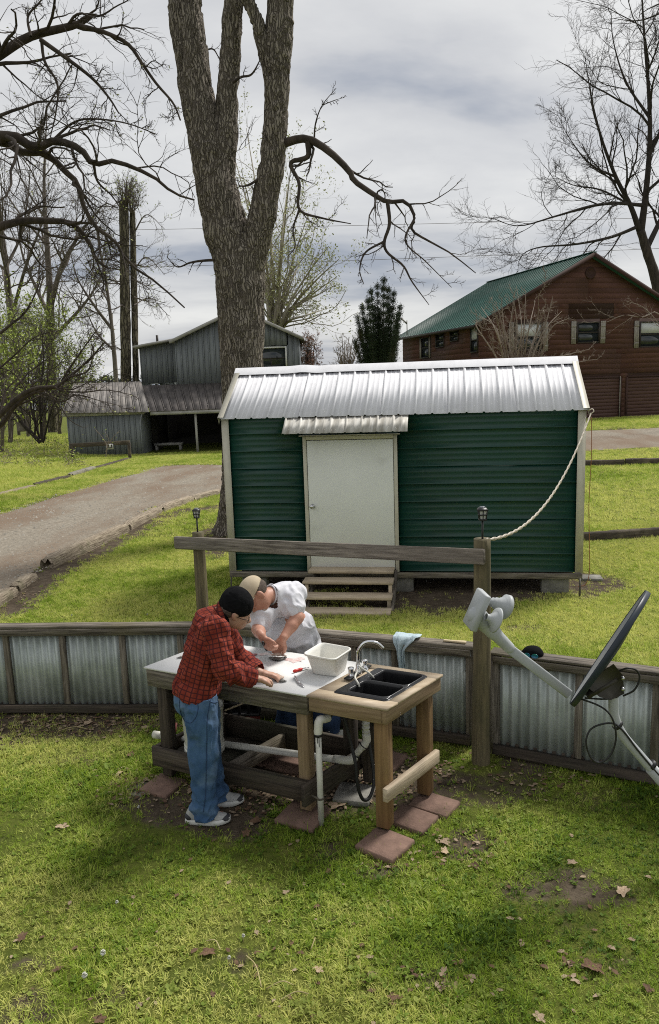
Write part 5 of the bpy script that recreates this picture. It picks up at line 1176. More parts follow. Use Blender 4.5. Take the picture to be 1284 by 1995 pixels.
fish_piece('fish_fillet', 'pale fillet lying over the dark fish being cut', [(531, 1276), (542, 1274), (556, 1278)], [0.012, 0.022, 0.010], M['fish_pale'], z=ZT + 0.014, seed=2, cat='fish')
fish_piece('fish', 'pale fish with dark head under the hands of the man in plaid', [(518, 1318), (535, 1318), (548, 1321)], [0.022, 0.030, 0.020], M['fish_pale'], seed=3)
fish_piece('cut_fish', 'small dark cut fish at the front edge of the white board', [(540, 1325), (549, 1326), (558, 1326)], [0.016, 0.014, 0.005], M['fish_dark'], seed=4)
fish_piece('fish_scrap', 'small red fish scrap on the back of the white board', [(488, 1273), (496, 1274), (500, 1273)], [0.008, 0.010, 0.007], mat('fish_gut', (0.42, 0.16, 0.15), (0.30, 0.16, 0.17), 60, rough=0.3, rand=0), seed=5)
fish_piece('dark_scrap', 'small dark scrap on the left end of the white board', [(344, 1281), (352, 1279), (358, 1277)], [0.006, 0.010, 0.008], M['fish_dark'], seed=6)
b = MB()
for (px, py, rx, ry) in ((576, 1286, 22, 6), (515, 1274, 18, 3)):
    P = [onz(px, py, ZT + 0.0015)] + [onz(px + rx * math.cos(a) * (0.8 + 0.35 * math.sin(3 * a + px)), py + ry * math.sin(a) * (0.8 + 0.3 * math.cos(4 * a + py)), ZT + 0.0015) for a in np.linspace(0, 6.283, 25)[:-1]]
    b.add(np.array(P), [[(0, 1 + k, 1 + (k + 1) % 24) for k in range(24)]])
b.obj('blood_smear', M['blood'], tb)
# ------------------------------------------------------------------ pavers
def paver(cx, cy, label, L=0.30, W_=0.30, rot=None, z=0.0, th=0.042, corners=None, mt='paver', tilt=0.0):
    if rot is None: rot = math.atan2(E1[1], E1[0])
    zz = float(gz(cx, cy)); L *= 0.90; W_ *= 0.90
    Q = Matrix.Translation((cx, cy, zz + z + th / 2 - 0.012)) @ Matrix.Rotation(rot, 4, 'Z') @ Matrix.Rotation(tilt, 4, 'X')
    V, F = boxvf((L, W_, th), 0.007); me_ = mk('paver', V + (fbm(V * 30 + cx * 9, 2)[:, None] - 0.5) * 0.004, F)
    tag(link('paver', me_, M[mt], None, Q), label, 'paver', 'square pavers around the tables')
q = onz(750, 1640, 0.03); paver(q[0], q[1] + 0.0, 'red paver under the nearest leg of the sink table', rot=R(-38), L=0.30, W_=0.29)
q = onz(803, 1592, 0.03); paver(q[0], q[1], 'red paver lying loose between the right legs of the sink table', rot=R(-36), L=0.30, W_=0.24, tilt=R(2))
q = onz(846, 1563, 0.03); paver(q[0], q[1], 'red paver under the far right leg of the sink table', rot=R(-34), L=0.31, W_=0.24)
q = onz(590, 1584, 0.03); paver(q[0], q[1], 'red paver under the middle front leg behind the white pipe', rot=R(-27), L=0.31, W_=0.30)
q = onz(318, 1527, 0.03); paver(q[0], q[1], 'brown paver under the left front leg of the table', rot=R(-27), L=0.27, W_=0.27)
q = onz(270, 1532, 0.02); paver(q[0], q[1], 'pale paver half under soil left of the table', rot=R(-20), L=0.2, W_=0.22, mt='stone', z=-0.02)
q = onz(520, 1476, 0.02); paver(q[0], q[1], 'red paver under the table, left of the standing pair', rot=R(-27), L=0.30, W_=0.26)
q = onz(563, 1487, 0.02); paver(q[0], q[1], 'red paver under the table, nearest to the white pipe', rot=R(-27), L=0.30, W_=0.26)
q = onz(745, 1478, 0.02); paver(q[0], q[1], 'red paver behind the sink table near the fence', rot=R(-30), L=0.34, W_=0.28)
q = onz(668, 1452, 0.02); paver(q[0], q[1], 'red paver beside the shoe of the man in white', rot=R(-24), L=0.30, W_=0.26)
q = onz(690, 1545, 0.02); paver(q[0], q[1], 'grey mossy paver under the back leg between the tables', rot=R(-15), L=0.28, W_=0.26, mt='concrete', z=0.0)
# ------------------------------------------------------------------ plumbing under the tables
pp = thing('drain_pipe', 'white drain pipe running from the sink under the long table', 'pipe', tuple(TW(0.8, 0.4, 0.3)))
pA, pB, pC, pD, pE = at(300, 1431, 5.50), at(652, 1479, 4.86), at(684, 1481, 4.80), at(714, 1445, 4.80), at(712, 1392, 4.80)
pA = at(300, 1431, 5.46)
MB().tube([pA, pB], 0.024, 16).obj('pipe', M['pvc'], pp, True)
MB().tube([pA, pA * 0.955 + pB * 0.045], 0.029, 16).obj('coupling', M['pvc'], pp, True)
MB().tube(spline([pB, pC, pC * 0.75 + pD * 0.25], 10), 0.0285, 16).obj('elbow', M['pvc'], pp, True)
MB().tube([pC * 0.8 + pD * 0.2, pD], 0.0225, 16).obj('pipe', M['pvc'], pp, True)
MB().tube(spline([pC * 0.3 + pD * 0.7, pD, pD * 0.7 + pE * 0.3], 12), 0.0275, 16).obj('elbow', M['pvc'], pp, True)
MB().tube([pD, pE], 0.021, 16).obj('pipe', M['pvc'], pp, True)
for f in (0.35, 0.5, 0.65, 0.85): MB().tube([pD * (1 - f) + pE * f, pD * (1 - f - .06) + pE * (f + .06)], 0.027, 16).obj('slip_nut', M['pvc'], pp, True)
for q_ in (pC * 0.72 + pD * 0.28, pC * 0.22 + pD * 0.78): MB().tube([q_, q_ + (pD - pC) * 0.04], 0.0295, 14).obj('band', M['cable'], pp, True)
vp = thing('stand_pipe', 'upright white pipe with elbow strapped to the middle table leg', 'pipe', tuple(onz(625, 1598, 0)))
v0, v1, v2, v3 = at(626, 1606, 4.535), at(620, 1425, 4.53), at(622, 1404, 4.54), at(640, 1398, 4.60)
MB().tube([v0, v1], 0.0195, 16).obj('pipe', M['pvc'], vp, True)
MB().tube(spline([v1 + (v0 - v1) * 0.02, v1, v2, v3 * 0.6 + v2 * 0.4, v3], 16), 0.027, 16).obj('elbow', M['pvc'], vp, True)
MB().tube([v1 + (v0 - v1) * 0.02, v1 + (v0 - v1) * 0.045], 0.0285, 14).obj('joint_ring', M['cable'], vp, True)
for k, dx in enumerate((-0.006, 0.004)):
    a = v1 + (v0 - v1) * 0.04 + np.array([dx, -0.0205, 0]); MB().tube([a, a + (v0 - v1) * (0.07 + 0.04 * k)], 0.0022, 5).obj('glue_drip', M['cable'], vp, True)
s_ = v1 + (v0 - v1) * 0.70; MB().tube([s_, s_ + (v0 - v1) * 0.02], 0.0245, 14).obj('strap', M['wood_grey'], vp, True)
board('strap_tail', s_ + np.array([-0.06, 0.03, -0.004]), s_ + np.array([-0.015, -0.018, 0.0]), 0.003, 0.014, M['wood_grey'], vp)
b = MB(); b.tube(spline([at(640, 1398, 4.60), at(655, 1383, 4.64), at(672, 1370, 4.72), at(690, 1355, 4.8)], 20), 0.0125, 10); b.obj('supply_hose', M['cable'], vp, True)
hs = spline([at(664, 1380, 4.74), at(672, 1405, 4.72), at(684, 1450, 4.70), at(693, 1490, 4.66), at(697, 1530, 4.64), at(706, 1556, 4.64), at(718, 1556, 4.66), at(727, 1535, 4.70), at(728, 1505, 4.74), at(722, 1465, 4.78), at(716, 1430, 4.80), at(712, 1395, 4.82)], 90)
tag(MB().tube(hs, 0.0115, 10).obj('black_hose', M['cable'], None, True), 'black hose looping down below the sink', 'hose')
# bucket in the tray
bk_c = TW(0.315, 0.155, 0); bz = zl + 0.096; bkt = thing('plastic_bucket', 'white plastic bucket behind the legs of the man in plaid', 'bucket', (bk_c[0], bk_c[1], bz))
b = MB(); b.lathe([(0.002, 0.0), (0.128, 0.0), (0.131, 0.02), (0.136, 0.10)], 36, Matrix.Translation((bk_c[0], bk_c[1], bz))); 
b.lathe([(0.136, 0.10), (0.147, 0.34), (0.153, 0.345), (0.153, 0.362), (0.145, 0.362), (0.14, 0.34), (0.128, 0.02), (0.001, 0.02)], 36, Matrix.Translation((bk_c[0], bk_c[1], bz))); b.obj('bucket_body', M['bucket'], bkt, True)
for k, zz in enumerate((0.03, 0.055, 0.08)):
    b = MB(); b.lathe([(0.130, zz - 0.008), (0.143, zz - 0.004), (0.143, zz + 0.004), (0.133, zz + 0.008)], 36, Matrix.Translation((bk_c[0], bk_c[1], bz))); b.obj('rib', M['bucket'], bkt, True)
# red rod leaning beside the bucket
tag(MB().tube([at(344, 1408, 5.62), at(340, 1432, 5.58), at(338, 1450, 5.55), onz(335, 1470, 0.0)], 0.008, 8).obj('red_rod', M['crate_red'], None, True), 'thin dark red rod leaning behind the white bucket', 'rod')
# red crate with lettering, by the fence behind the table
cr0 = onz(446, 1424, 0.0); cr0 = np.array([-0.80, 5.87, 0.0]); ca = np.array([0.80, 0.60, 0]); cbv = np.array([-0.6, 0.8, 0])
crt = thing('plastic_crate', 'faded red plastic crate with pale lettering behind the table', 'crate', tuple(cr0))
cw, cd, chh = 0.30, 0.2, 0.24; b = MB(); CM = Matrix(((ca[0], cbv[0], 0, cr0[0]), (ca[1], cbv[1], 0, cr0[1]), (0, 0, 1, 0), (0, 0, 0, 1)))
for (cx, cy, sx, sy) in ((0, -cd / 2, cw, 0.012), (0, cd / 2, cw, 0.012), (-cw / 2, 0, 0.012, cd - 0.013), (cw / 2, 0, 0.012, cd - 0.013)):
    b.box((cx, cy, 0.012 + chh * 0.33), (sx, sy, chh * 0.66)); b.box((cx, cy, chh - 0.012), (sx + 0.004, sy + 0.004, 0.024))
for sx in (-1, 1):
    for sy in (-1, 1): b.box((sx * (cw / 2 - 0.014), sy * (cd / 2 - 0.004), chh * 0.83), (0.036, 0.02, chh * 0.30))
b.box((0, 0, 0.006), (cw - 0.014, cd - 0.014, 0.010)); body_ = b.obj('crate_body', M['crate_red'], crt, M=CM)
tx = bpy.data.curves.new('lettering', 'FONT'); tx.body = 'SIXTUY'; tx.size = 0.066; tx.align_x = 'CENTER'; tx.extrude = 0.001
to = bpy.data.objects.new('lettering', tx); COL.objects.link(to); to.parent = crt; to.matrix_parent_inverse = PW(crt).inverted(); to.data.materials.append(M['print_white'])
to.matrix_basis = CM @ Matrix.Translation((0.03, -cd / 2 - 0.0075, 0.045)) @ Matrix.Rotation(R(90), 4, 'X')
# black milk crate under the table
bc = thing('black_crate', 'black plastic crate in the shade under the long table', 'crate', tuple(TW(0.42, 0.50, 0.5)))
b = MB(); cc = at(466, 1372, 5.62); 
for k in range(5):
    b.box((cc[0] - 0.14 + 0.07 * k, cc[1], cc[2]), (0.02, 0.012, 0.19))
for k in range(3): b.box((cc[0], cc[1], cc[2] - 0.09 + 0.09 * k), (0.30, 0.014, 0.022))
b.box((cc[0], cc[1] + 0.13, cc[2]), (0.30, 0.012, 0.20)); b.box((cc[0], cc[1] + 0.065, cc[2] - 0.10), (0.30, 0.12, 0.012))
for sx in (-1, 1): b.box((cc[0] + sx * 0.15, cc[1] + 0.06, cc[2]), (0.012, 0.13, 0.20))
bc.location = (cc[0], cc[1], cc[2] - 0.1); b.obj('crate_body', M['black_plastic'], bc)
# ------------------------------------------------------------------ people
from mathutils.bvhtree import BVHTree
def nrm(v): v = np.asarray(v, float); return v / np.linalg.norm(v)
def axes(f, u):
    """rows: forward, left, up from a forward and a rough up"""
    f = nrm(f); l = nrm(np.cross(u, f)); return np.stack([f, l, np.cross(f, l)])
def rcz(pts, rad): return [('c', pts[k], pts[k + 1], rad[k], rad[k + 1]) for k in range(len(pts) - 1)]
def hand(wrist, d, palm_n, thumb_side, curl, size=1.0, spread=0.10):
    """palm, four unequal bent fingers and a thumb from the side of the palm. d: along the hand, palm_n: out of the palm, thumb_side: +1/-1"""
    d = nrm(d); n = nrm(np.asarray(palm_n, float) - d * (np.asarray(palm_n) @ d)); s = np.cross(d, n) * thumb_side
    w = np.asarray(wrist, float); P = []; S = size
    k0 = w + d * 0.022 * S; k1 = w + d * 0.078 * S
    for q in (-1, -0.33, 0.33, 1): P.append(('c', k0 + s * 0.020 * q * S, k1 + s * 0.030 * q * S, 0.0135 * S, 0.0115 * S))
    P.append(('c', w - d * 0.03, k0, 0.024 * S, 0.020 * S))
    for q, L in ((1, 0.072), (0.36, 0.082), (-0.30, 0.076), (-0.95, 0.060)):
        base = k1 + s * 0.029 * q * S; dd = nrm(d + s * spread * q); a = 0.25 * curl; p = base
        for frac, r0, r1 in ((0.44, 0.0102, 0.0090), (0.32, 0.0090, 0.0082), (0.24, 0.0082, 0.0070)):
            dirn = dd * math.cos(a) + n * math.sin(a); e_ = p + dirn * L * frac * S; P.append(('c', p, e_, r0 * S, r1 * S)); p = e_; a += 0.62 * curl
    b = w + d * 0.026 * S + s * 0.022 * S; a1 = b + nrm(d * 0.65 + s * 0.75 + n * 0.25) * 0.034 * S; a2 = a1 + nrm(d * 0.9 + s * 0.30 + n * 0.35) * 0.030 * S; a3 = a2 + nrm(d * 0.95 - s * 0.05 + n * 0.35) * 0.022 * S
    P += [('c', b, a1, 0.0155 * S, 0.0115 * S), ('c', a1, a2, 0.0112 * S, 0.0098 * S), ('c', a2, a3, 0.0096 * S, 0.0078 * S)]
    return P
def head_prims(c, A, s=1.0):
    """skull, jaw, nose, brow, ears; A rows: face forward, left, up of the head"""
    f, l, u = A; e = lambda o, r: ('e', c + (f * o[0] + l * o[1] + u * o[2]) * s, tuple(x * s for x in r), A)
    P = [e((-0.012, 0, 0.035), (0.098, 0.076, 0.090)), e((0.022, 0, -0.030), (0.072, 0.062, 0.085)), e((0.055, 0, -0.082), (0.034, 0.042, 0.030)), e((0.078, 0, 0.012), (0.018, 0.046, 0.014)),
         e((0.070, 0.032, -0.030), (0.022, 0.020, 0.020)), e((0.070, -0.032, -0.030), (0.022, 0.020, 0.020)), e((0.088, 0, -0.062), (0.010, 0.024, 0.009)), e((0.086, 0, -0.078), (0.010, 0.021, 0.008))]
    P.append(('c', c + (f * 0.086 + u * 0.004) * s, c + (f * 0.112 - u * 0.034) * s, 0.010 * s, 0.0135 * s)); P.append(('c', c + (f * 0.10 - u * 0.040 + l * 0.012) * s, c + (f * 0.10 - u * 0.040 - l * 0.012) * s, 0.009 * s, 0.009 * s))
    for q in (-1, 1): P.append(e((-0.004, q * 0.079, -0.008), (0.020, 0.009, 0.032))); P.append(e((-0.012, q * 0.085, 0.004), (0.012, 0.007, 0.020)))
    return P
def wrinkle(V, F, amp, sc_, seed, squash=(1, 1, 1), it=1):
    V = relax(V, F, it); N = vnormals(V, F); q = V * np.asarray(squash) * sc_ + seed
    w_ = fbm(q + 1.3 * (fbm(V * sc_ * 0.6 + seed + 3, 2)[:, None] - 0.5), 3); rdg = 1 - np.abs(2 * w_ - 1) * 2.2
    return V + N * (amp * (np.clip(rdg, -0.6, 1) - 0.35))[:, None]
def solid(name, prims, h, k, mt, parent, wr=None, it=1, cut=None, uv=None, post=None):
    V, F = sdf(prims, h, k)
    V = wrinkle(V, F, *wr) if wr else relax(V, F, it)
    if post is not None: V = post(V)
    if cut is not None:
        keep = cut(V)[F].all(1); F = F[keep]; use = np.unique(F); mp = -np.ones(len(V), int); mp[use] = np.arange(len(use)); V = V[use]; F = mp[F]
    me = mk(name, V, [F], True)
    if uv is not None:
        UV = uv(V); lay = me.uv_layers.new(name='cloth'); li = np.zeros(len(me.loops), np.int32); me.loops.foreach_get('vertex_index', li); lay.data.foreach_set('uv', UV[li].astype(np.float32).ravel())
    o = link(name, me, mt, parent)
    if cut is not None: md = o.modifiers.new('cloth', 'SOLIDIFY'); md.thickness = 0.004; md.offset = -1
    return o, V, F
def hull(V, F, pts, lift=0.0015):
    """points of the surface seen along view rays, lifted off it"""
    t = BVHTree.FromPolygons([tuple(v) for v in V], [tuple(f) for f in F]); P = []
    for (px, py) in pts:
        r = t.ray_cast(Vector(CAM), Vector(ray(px, py)).normalized())
        if r[0] is not None: P.append(np.array(r[0]) + np.array(r[1]) * (lift if np.dot(r[1], ray(px, py)) < 0 else -lift))
    return np.array(P)
def seam_uv(segs):
    """cloth coordinates: along and around the nearest limb axis"""
    def f(V):
        best = np.full(len(V), 1e9); UV = np.zeros((len(V), 2))
        for (a, b, ref, rad) in segs:
            a, b = np.asarray(a, float), np.asarray(b, float); d = b - a; L = np.linalg.norm(d); d = d / L; t = (V - a) @ d
            q = V - a - np.clip(t, 0, L)[:, None] * d; dist = np.linalg.norm(q, axis=1) / rad
            r0 = nrm(np.asarray(ref) - d * (np.asarray(ref) @ d)); r1 = np.cross(d, r0); an = np.arctan2(q @ r1, q @ r0)
            m = dist < best; best[m] = dist[m]; UV[m, 0] = an[m] * rad; UV[m, 1] = t[m]
        return UV
    return f

# ---- man in red plaid: stands in front of the table, facing right, bent over it
y0 = 4.70
foR, foL = np.array([-0.865, 4.590, 0.0]), np.array([-0.830, 4.800, 0.0])
p1 = thing('person', 'man in red plaid shirt, black knit cap and blue jeans bent over the table', 'person', tuple((foR + foL) / 2))
Pq = lambda px, py, Y: at(px, py, Y)
hipc = Pq(386, 1344, 4.70); hipR, hipL = Pq(388, 1352, 4.605), Pq(392, 1346, 4.795)
knR, knL = Pq(397, 1470, 4.60), Pq(404, 1458, 4.80); anR, anL = Pq(397, 1584, 4.592), Pq(418, 1556, 4.80)
sp1, sp2, sp3, nk = Pq(390, 1318, 4.70), Pq(397, 1265, 4.70), Pq(412, 1222, 4.71), Pq(428, 1200, 4.72)
hd = Pq(459, 1191, 4.72); fH = nrm([0.90, 0.16, -0.40]); AH = axes(fH, [0.35, 0.0, 0.9])
shR, shL = Pq(420, 1226, 4.555), Pq(430, 1215, 4.88); elR, elL = Pq(436, 1304, 4.48), Pq(462, 1282, 4.93)
wrR, wrL = Pq(494, 1322, 4.60), Pq(503, 1309, 4.83)
spine_f = nrm([0.95, 0.12, 0.0]); lat = np.array([-0.12, 0.99, 0]); 
def torso_e(c, r, up): 
    u_ = nrm(up); l_ = nrm(lat); f_ = np.cross(l_, u_); return ('e', c, r, np.stack([f_, l_, u_]))
skinP = rcz([nk, hd + AH[2] * -0.05], [0.058, 0.055]) + head_prims(hd, AH, 0.95) + [torso_e(sp3, (0.10, 0.17, 0.10), [0.3, 0, 1]), torso_e(sp2, (0.09, 0.14, 0.16), [0.2, 0, 1]), torso_e(hipc, (0.09, 0.135, 0.11), [0, 0, 1]), ('c', sp3, nk, 0.09, 0.062)]
for (s_, e_, w_) in ((shR, elR, wrR), (shL, elL, wrL)): skinP += rcz([s_, e_, w_], [0.050, 0.040, 0.027])
for (h_, k_, a_) in ((hipR, knR, anR), (hipL, knL, anL)): skinP += rcz([h_, k_, a_], [0.075, 0.055, 0.042])
gR = onz(541, 1324, ZT + 0.03); gL = onz(536, 1316, ZT + 0.035)
skinP += hand(wrR + nrm(gR - wrR) * 0.02, gR - wrR, [0.1, 0.15, -1.0], -1, 0.85, 0.98) + hand(wrL + nrm(gL - wrL) * 0.02, gL - wrL, [0.1, -0.2, -1.0], 1, 0.8, 0.98)
for (a_, f_) in ((anR, foR), (anL, foL)): skinP += rcz([a_, f_ + np.array([-0.02, 0, 0.055]), f_ + np.array([0.10, 0, 0.04])], [0.042, 0.040, 0.032])
solid('body', skinP, 0.0055, 0.0055, M['skin_pale'], p1)
# shirt: loose, bloused at the hem
hem = Pq(386, 1338, 4.70)
shirtP = [torso_e(hem + np.array([-0.004, 0, 0.02]), (0.138, 0.186, 0.085), [0.1, 0, 1]), torso_e(hem + np.array([-0.010, 0, -0.012]), (0.140, 0.188, 0.060), [0.12, 0, 1]), torso_e(sp1 + np.array([-0.002, 0, 0.02]), (0.128, 0.175, 0.10), [0.15, 0, 1]), torso_e((sp1 + sp2) / 2 + np.array([0.006, 0, 0]), (0.122, 0.175, 0.12), [0.15, 0, 1]), torso_e(sp2 + np.array([0.006, 0, 0]), (0.116, 0.175, 0.12), [0.2, 0, 1]), torso_e((sp2 + sp3) / 2 + np.array([0.0, 0, 0.0]), (0.112, 0.18, 0.105), [0.3, 0, 1]),
          torso_e(sp3 + np.array([-0.012, 0, 0.008]), (0.096, 0.178, 0.080), [0.45, 0, 1]), ('c', shR, shL, 0.070, 0.066), ('c', sp3 + np.array([-0.02, 0, 0.03]), nk + np.array([-0.005, 0, 0.0]), 0.085, 0.064)]
for (s_, e_, w_, yy) in ((shR, elR, wrR, 0), (shL, elL, wrL, 0)):
    m1 = s_ * 0.45 + e_ * 0.55; m2 = e_ * 0.5 + w_ * 0.5
    shirtP += rcz([s_, m1, e_, m2, w_ * 0.93 + e_ * 0.07], [0.070, 0.064, 0.062, 0.054, 0.042])
    shirtP += [('e', w_ * 0.80 + e_ * 0.20, (0.056, 0.050, 0.046)), ('e', e_ * 0.72 + w_ * 0.28 - np.array([0, 0, 0.012]), (0.070, 0.060, 0.058))]
cutp = hem + np.array([0, 0, -0.075])
nkd = nrm(hd - nk)
def cut_shirt(V): 
    neck = ~(((V - nk) @ nkd > 0.020) & (np.linalg.norm(V - nk, axis=1) < 0.13))
    ok = neck
    for (e_, w_) in ((elR, wrR), (elL, wrL)):
        d = nrm(w_ - e_); ok &= ~(((V - w_) @ d > 0.0) & (np.linalg.norm(V - w_, axis=1) < 0.12))
    return ok
segs = [(hem, sp3, (0, 1, 0), 0.15), (shR, elR, (0, 1, 0.1), 0.07), (elR, wrR, (0, 1, 0.1), 0.055), (shL, elL, (0, 1, 0.1), 0.07), (elL, wrL, (0, 1, 0), 0.055), (sp3, nk, (0, 1, 0), 0.13)]
so, SV, SF = solid('plaid_shirt', shirtP, 0.0065, 0.012, M['plaid'], p1, wr=(0.024, 10.0, 2.0, (1.0, 1.0, 0.6), 1), cut=cut_shirt, uv=seam_uv(segs))
# shirt collar standing round the neck, dark undershirt collar inside
def collar(name, c, d, f, r0, r1, h0, mt, par, gap=0.5, ell=1.0):
    d = nrm(d); f = nrm(np.asarray(f) - d * (np.asarray(f) @ d)); l = np.cross(d, f); b = MB(); V = []; n = 40
    for a in np.linspace(gap, 2 * math.pi - gap, n):
        o = f * math.cos(a) + l * math.sin(a) * ell; V += [c + o * r0, c + o * (r1 * 0.5 + r0 * 0.5) + d * h0 * 0.6, c + o * r1 + d * h0, c + o * (r1 + 0.012) + d * h0 * 0.92, c + o * (r1 + 0.022) + d * h0 * 0.25]
    F = [(5 * k + q, 5 * k + q + 1, 5 * k + q + 6, 5 * k + q + 5) for k in range(n - 1) for q in range(4)]
    b.add(np.array(V), [F]); o = b.obj(name, mt, par, True); md = o.modifiers.new('t', 'SOLIDIFY'); md.thickness = 0.004
    me = o.data; lay = me.uv_layers.new(name='cloth'); li = np.zeros(len(me.loops), np.int32); me.loops.foreach_get('vertex_index', li); uvv = np.stack([(li // 5) * 0.011, (li % 5) * 0.014], -1); lay.data.foreach_set('uv', uvv.astype(np.float32).ravel())
collar('collar', nk + nkd * 0.005, nkd, spine_f, 0.072, 0.070, 0.042, M['plaid'], p1, 0.35)
collar('undershirt_collar', nk + nkd * 0.012, nkd, spine_f, 0.062, 0.060, 0.050, M['black_cloth'], p1, 0.25)
# jeans
jeansP = [torso_e(hipc + np.array([-0.002, 0, 0.010]), (0.112, 0.155, 0.080), [0, 0, 1]), torso_e(hipc + np.array([-0.022, 0, -0.055]), (0.130, 0.178, 0.10), [0, 0, 1])]
for (h_, k_, a_) in ((hipR, knR, anR), (hipL, knL, anL)):
    m1 = h_ * 0.55 + k_ * 0.45; m2 = k_ * 0.5 + a_ * 0.5; jeansP += rcz([h_, m1, k_, m2, a_ + np.array([0.005, 0, 0.045]), a_ + np.array([0.014, 0, -0.012])], [0.098, 0.093, 0.083, 0.077, 0.073, 0.070])
def cut_j(V): return V[:, 2] < hem[2] - 0.015
def jpost(V):
    lowz = np.clip((0.30 - V[:, 2]) / 0.24, 0, 1); V = V.copy(); V[:, 0] += 0.010 * lowz * np.sin(V[:, 2] * 85 + V[:, 1] * 14); V[:, 1] += 0.006 * lowz * np.sin(V[:, 2] * 70 + V[:, 0] * 20); V[:, 2] = np.maximum(V[:, 2], 0.050 + 0.006 * np.sin(V[:, 0] * 30)); return V
jo, JV, JF = solid('jeans', jeansP, 0.007, 0.012, M['jeans'], p1, wr=(0.020, 9.0, 5.0, (1, 1, 0.5), 1), cut=cut_j, post=jpost)
sm = hull(JV, JF, spline([(412, 1352), (404, 1400), (403, 1450), (402, 1500), (400, 1550), (396, 1582)], 70), 0.001)
if len(sm) > 4: MB().tube(sm, 0.0028, 5).obj('side_seam', M['jeans_dark'], jo, True)
pk = hull(JV, JF, spline([(352, 1360), (380, 1364), (386, 1378), (382, 1396), (372, 1408), (360, 1404), (352, 1388), (350, 1368), (352, 1360)], 60), 0.001)
if len(pk) > 4: MB().tube(pk, 0.0024, 5).obj('pocket_seam', M['jeans_dark'], jo, True)
pk = hull(JV, JF, spline([(404, 1356), (408, 1366), (418, 1369), (430, 1364)], 24), 0.001)
if len(pk) > 4: MB().tube(pk, 0.0024, 5).obj('pocket_seam', M['jeans_dark'], jo, True)
# knit cap, hair, glasses
hc = hd + AH[2] * 0.045 * 0.95; hatP = [('e', hc + AH[2] * 0.014 - AH[0] * 0.012, (0.107, 0.090, 0.092), AH), ('e', hc + AH[2] * 0.048 - AH[0] * 0.026, (0.080, 0.070, 0.066), AH), ('e', hc - AH[0] * 0.015 - AH[2] * 0.010, (0.102, 0.087, 0.050), AH)]
solid('knit_cap', hatP, 0.006, 0.008, M['black_cloth'], p1, wr=(0.003, 30, 1.0, (1, 1, 1), 1), cut=lambda V: ((V - hd) @ AH[2] > -0.006 - 0.10 * ((V - hd) @ AH[0])))
solid('hair', [('e', hd + AH[2] * 0.01 - AH[0] * 0.035, (0.074, 0.079, 0.060), AH)], 0.006, 0.006, M['hair_grey'], p1, wr=(0.004, 40, 3.0, (1, 1, 1), 1), cut=lambda V: ((V - hd) @ AH[2] < 0.02) & ((V - hd) @ AH[2] > -0.05) & ((V - hd) @ AH[0] < -0.025))
g_ = MB(); ge = lambda a, b, c: hd + (AH[0] * a + AH[1] * b + AH[2] * c) * 0.95
for q in (-1, 1):
    g_.tube([ge(0.098 + 0.004 * math.cos(t), q * 0.033 + 0.024 * math.cos(t), -0.018 + 0.017 * math.sin(t)) for t in np.linspace(0, 6.283, 18)], 0.0022, 5); g_.tube([ge(0.096, q * 0.057, -0.012), ge(0.05, q * 0.084, -0.010), ge(-0.005, q * 0.090, -0.004)], 0.0022, 5)
g_.tube([ge(0.104, -0.010, -0.014), ge(0.110, 0, -0.012), ge(0.104, 0.010, -0.014)], 0.0022, 5); g_.obj('glasses', M['black_plastic'], p1, True)
